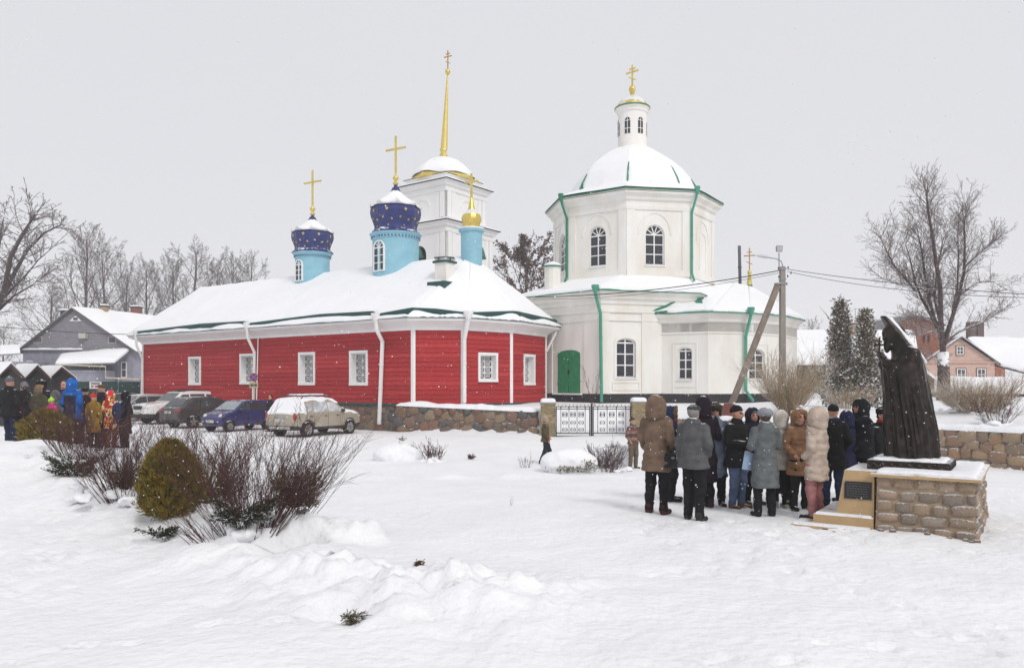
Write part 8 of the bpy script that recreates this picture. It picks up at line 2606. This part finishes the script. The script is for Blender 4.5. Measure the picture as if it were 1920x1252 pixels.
# figures by the gate
x, y, H = stand(1187, 874, 779)
person('boy in brown striped fleece jacket and olive hat by the gate pillar', x, y, H, radians(25), coat=(.16, .075, .055), hem=.86, hat='beanie', hatc=(.06, .055, .025), legs=(.16, .125, .085), boots=(.03, .03, .03), arms=('bag', 'up'), turn=.2, pitch=.15, res=.018, scarf=(.10, .12, .16))
bx, by, bH = x, y, H
stripe = [o for o in S.objects if o.parent and o.name.startswith('coat') and o.parent['label'].startswith('boy in brown')][0]
stripe.data.materials.clear()
def striped():
    m = pm('striped_fleece', (.2, .1, .07)); n = m.node_tree.nodes; l = m.node_tree.links
    tcn = n.new('ShaderNodeTexCoord'); sx = n.new('ShaderNodeSeparateXYZ'); l.new(tcn.outputs['Object'], sx.inputs[0])
    mm = n.new('ShaderNodeMath'); mm.operation = 'MULTIPLY'; mm.inputs[1].default_value = 5.2; l.new(sx.outputs['Z'], mm.inputs[0])
    fr = n.new('ShaderNodeMath'); fr.operation = 'FRACT'; l.new(mm.outputs[0], fr.inputs[0])
    r = n.new('ShaderNodeValToRGB'); r.color_ramp.interpolation = 'CONSTANT'
    e = r.color_ramp.elements
    e[0].position = 0; e[0].color = (.13, .055, .042, 1); e[1].position = .45; e[1].color = (.30, .25, .22, 1)
    for p, cl in ((.58, (.10, .075, .085, 1)), (.68, (.33, .27, .22, 1)), (.78, (.17, .065, .045, 1))):
        q = e.new(p); q.color = cl
    l.new(fr.outputs[0], r.inputs['Fac']); l.new(r.outputs['Color'], n['Principled BSDF'].inputs['Base Color'])
    return m
stripe.data.materials.append(striped())
x, y, H = stand(1023, 868, 783)
person('walker in brown jacket and cream hat wading past the gate', x, y, H * 1.05, radians(100), coat=(.125, .088, .05), hem=.82, hat='beanie', hatc=(.46, .40, .30), legs=(.022, .025, .045), boots=BLK, arms=('down', 'bag'), stride=.20, res=.018, scarf=(.35, .31, .25))
Yp = 36.6
person('man in dark camouflage jacket standing between blue and beige cars', (507 - CX) / F * Yp, Yp, 1.74, radians(-30), coat=(.020, .021, .026), hem=.74, hair=((.03, .025, .02), False), legs=(.02, .022, .035), boots=BLK, arms=('pocket', 'pocket'), res=.026)

# crowd at the left edge
g2 = 'crowd by the market stalls'
def far(label, px, top, deg, Y, H=None, **k):
    x = (px - CX) / F * Y; g = gz(x, Y)
    Hh = (at(0, top, Y).z - g)
    return person(label, x, Y, Hh, radians(deg), group=g2, res=.022, **k)
far('man in black jacket, grey beanie and dark jeans at the left edge', 19, 707, 170, 19.3, coat=(.016, .017, .02), hem=.80, hat='beanie', hatc=(.15, .15, .17), legs=(.02, .027, .06), fat=1.1, arms=('pocket', 'down'), gloves=BLK, stride=.06)
far('man in black coat with light grey beanie leaning in at left', 44, 716, -120, 20.2, coat=(.02, .02, .024), hem=.62, hat='beanie', hatc=(.20, .20, .22), hair=((.12, .09, .07), False), legs=BLK, fat=1.08, arms=('front', 'pocket'), pitch=.15, gloves=BLK)
far('woman in olive hooded coat with long fair hair seen from behind', 73, 721, 175, 19.6, coat=(.095, .088, .056), hem=.50, hood=0, hair=((.23, .165, .10), True), legs=BLK, arms=('pocket', 'front'), fat=1.04, gloves=BLK)
far('man in black hat facing the olive coat woman', 78, 712, 10, 21.6, coat=(.025, .024, .03), hem=.70, hat='ushanka', hatc=BLK, legs=BLK, gloves=BLK)
far('child in bright pink jacket and neon yellow hat', 97, 746, 160, 19.0, coat=(.80, .025, .27), hem=.86, hat='beanie', hatc=(.45, .85, .04), legs=(.5, .02, .17), arms=('down', 'down'), gloves=BLK)
far('person in grey coat with fur hood behind the pink child', 104, 733, 185, 20.6, coat=(.16, .155, .165), hem=.60, hood=True, fur=(.17, .15, .15), legs=BLK, gloves=BLK)
far('dark haired person facing the camera left of the blue hood', 120, 713, 5, 21.8, coat=(.03, .03, .06), hem=.70, hair=((.03, .022, .02), False), legs=BLK, gloves=BLK, scarf=(.10, .02, .04))
far('man in bright blue hood and navy jacket seen from behind', 136, 711, 178, 19.2, coat=(.028, .033, .060), sleeve=(.02, .13, .46), hem=.72, hood=(.02, .14, .50), fat=1.18, legs=BLK, arms=('pocket', 'pocket'), gloves=BLK)
far('person in dark purple jacket right of the blue hood', 160, 727, 200, 20.8, coat=(.045, .02, .032), hem=.70, hat='beanie', hatc=(.03, .018, .022), legs=BLK, gloves=BLK)
far('child in mustard coat and orange red hat', 176, 738, 170, 19.0, coat=(.27, .155, .022), hem=.52, hat='beanie', hatc=(.62, .05, .035), legs=BLK, arms=('down', 'down'), gloves=BLK, flare=.03)
far('man in dark jacket and brown camouflage cap looking left', 189, 720, -100, 20.6, coat=(.026, .026, .034), hem=.70, hat='cap', hatc=(.11, .065, .04), legs=BLK, hood=0, gloves=BLK, pitch=.2)
pp = far('child in gaudy flowered hooded suit', 208, 733, 175, 19.3, coat=(.5, .2, .1), hem=.60, hood=True, legs=(.35, .12, .08), gloves=BLK)
def flowered():
    m = pm('flowered_cloth', (.5, .2, .1)); n = m.node_tree.nodes; l = m.node_tree.links
    tcn = n.new('ShaderNodeTexCoord'); vo = n.new('ShaderNodeTexVoronoi'); vo.inputs['Scale'].default_value = 17
    l.new(tcn.outputs['Object'], vo.inputs['Vector'])
    sp = n.new('ShaderNodeSeparateColor'); l.new(vo.outputs['Color'], sp.inputs[0])
    r = n.new('ShaderNodeValToRGB'); r.color_ramp.interpolation = 'CONSTANT'; e = r.color_ramp.elements
    e[0].position = 0; e[0].color = (.62, .03, .035, 1); e[1].position = .3; e[1].color = (.78, .72, .62, 1)
    for p, cl in ((.5, (.80, .42, .03, 1)), (.68, (.55, .03, .12, 1)), (.84, (.05, .12, .05, 1))):
        q = e.new(p); q.color = cl
    l.new(sp.outputs[0], r.inputs['Fac']); l.new(r.outputs['Color'], n['Principled BSDF'].inputs['Base Color'])
    return m
fm = flowered()
for o in pp.children:
    if o.name.split('.')[0] in ('coat', 'hood'): o.data.materials.clear(); o.data.materials.append(fm)
far('person in long black hooded coat facing left, right end of the crowd', 234, 735, -95, 19.4, coat=(.016, .015, .02), hem=.45, hood=True, flare=.03, legs=BLK, arms=('pocket', 'front'), gloves=BLK)
x = (222 - CX) / F * 19.2
c = thing('small_backpack', 'small navy backpack beside the black hooded coat', 'backpack', (x, 19.15, gz(x, 19.15) + .72))
f = lambda X, Y, Z: ell(X, Y, Z, (0, 0, .2), (.13, .10, .22)) - .006 * vnoise(X * 12, Y * 12, Z * 12, 3)
v, fc = surf_nets(f, (-.2, -.2, -.08), (.2, .2, .48), .02); mesh_obj('bag_body', v, fc, cloth((.03, .04, .10)), c, smooth=True)
MB().tube([V3(.05, -.02, .40), V3(.15, -.03, .42), V3(.18, -.02, .2), V3(.08, -.02, .05)], .016, 5).build('strap', cloth((.02, .025, .06)), c, local=True)

# ------------------------------------------------------------------ falling snow
def snowfall():
    r = np.random.default_rng(77)
    n = 22000
    Y = 4.0 + 36 * r.random(n) ** 1.1
    X = (r.random(n) - .5) * 1.55 * Y
    Z = CZ + (r.random(n) * .92 - .36) * Y
    g = G0(X, Y)
    k = Z > g + .05
    P = np.stack([X, Y, Z], 1)[k]; n = len(P)
    s = r.uniform(.0012, .0042, n)
    o = np.array([(1, 1, 1), (-1, -1, 1), (-1, 1, -1), (1, -1, -1)], float) * .8
    V = P[:, None] + o[None] * s[:, None, None] * r.uniform(.6, 1.5, (n, 4))[..., None]
    f = np.array([(0, 1, 3), (0, 2, 1), (0, 3, 2), (1, 2, 3)])
    Fc = (np.arange(n) * 4)[:, None, None] + f[None]
    ob = mesh_obj('falling_snow', V.reshape(-1, 3), Fc.reshape(-1, 3), pm('snowflake', (.92, .92, .94), (.9, .9, .93)))
    tag(ob, kind='stuff')
snowfall()

# ------------------------------------------------------------------ snow-filled air
hz_ = MB().box((0, 0, 24), (1000, 1000, 54)).build('haze', None)
hm = bpy.data.materials.new('haze_air'); hm.use_nodes = True
hn = hm.node_tree.nodes
for q in list(hn):
    if q.type == 'BSDF_PRINCIPLED': hn.remove(q)
pv = hn.new('ShaderNodeVolumePrincipled')
pv.inputs['Color'].default_value = (.99, .99, 1.0, 1)
pv.inputs['Density'].default_value = 0.0010
pv.inputs['Anisotropy'].default_value = 0.0
hm.node_tree.links.new(pv.outputs['Volume'], hn['Material Output'].inputs['Volume'])
hz_.data.materials.clear(); hz_.data.materials.append(hm)
tag(hz_, kind='stuff')
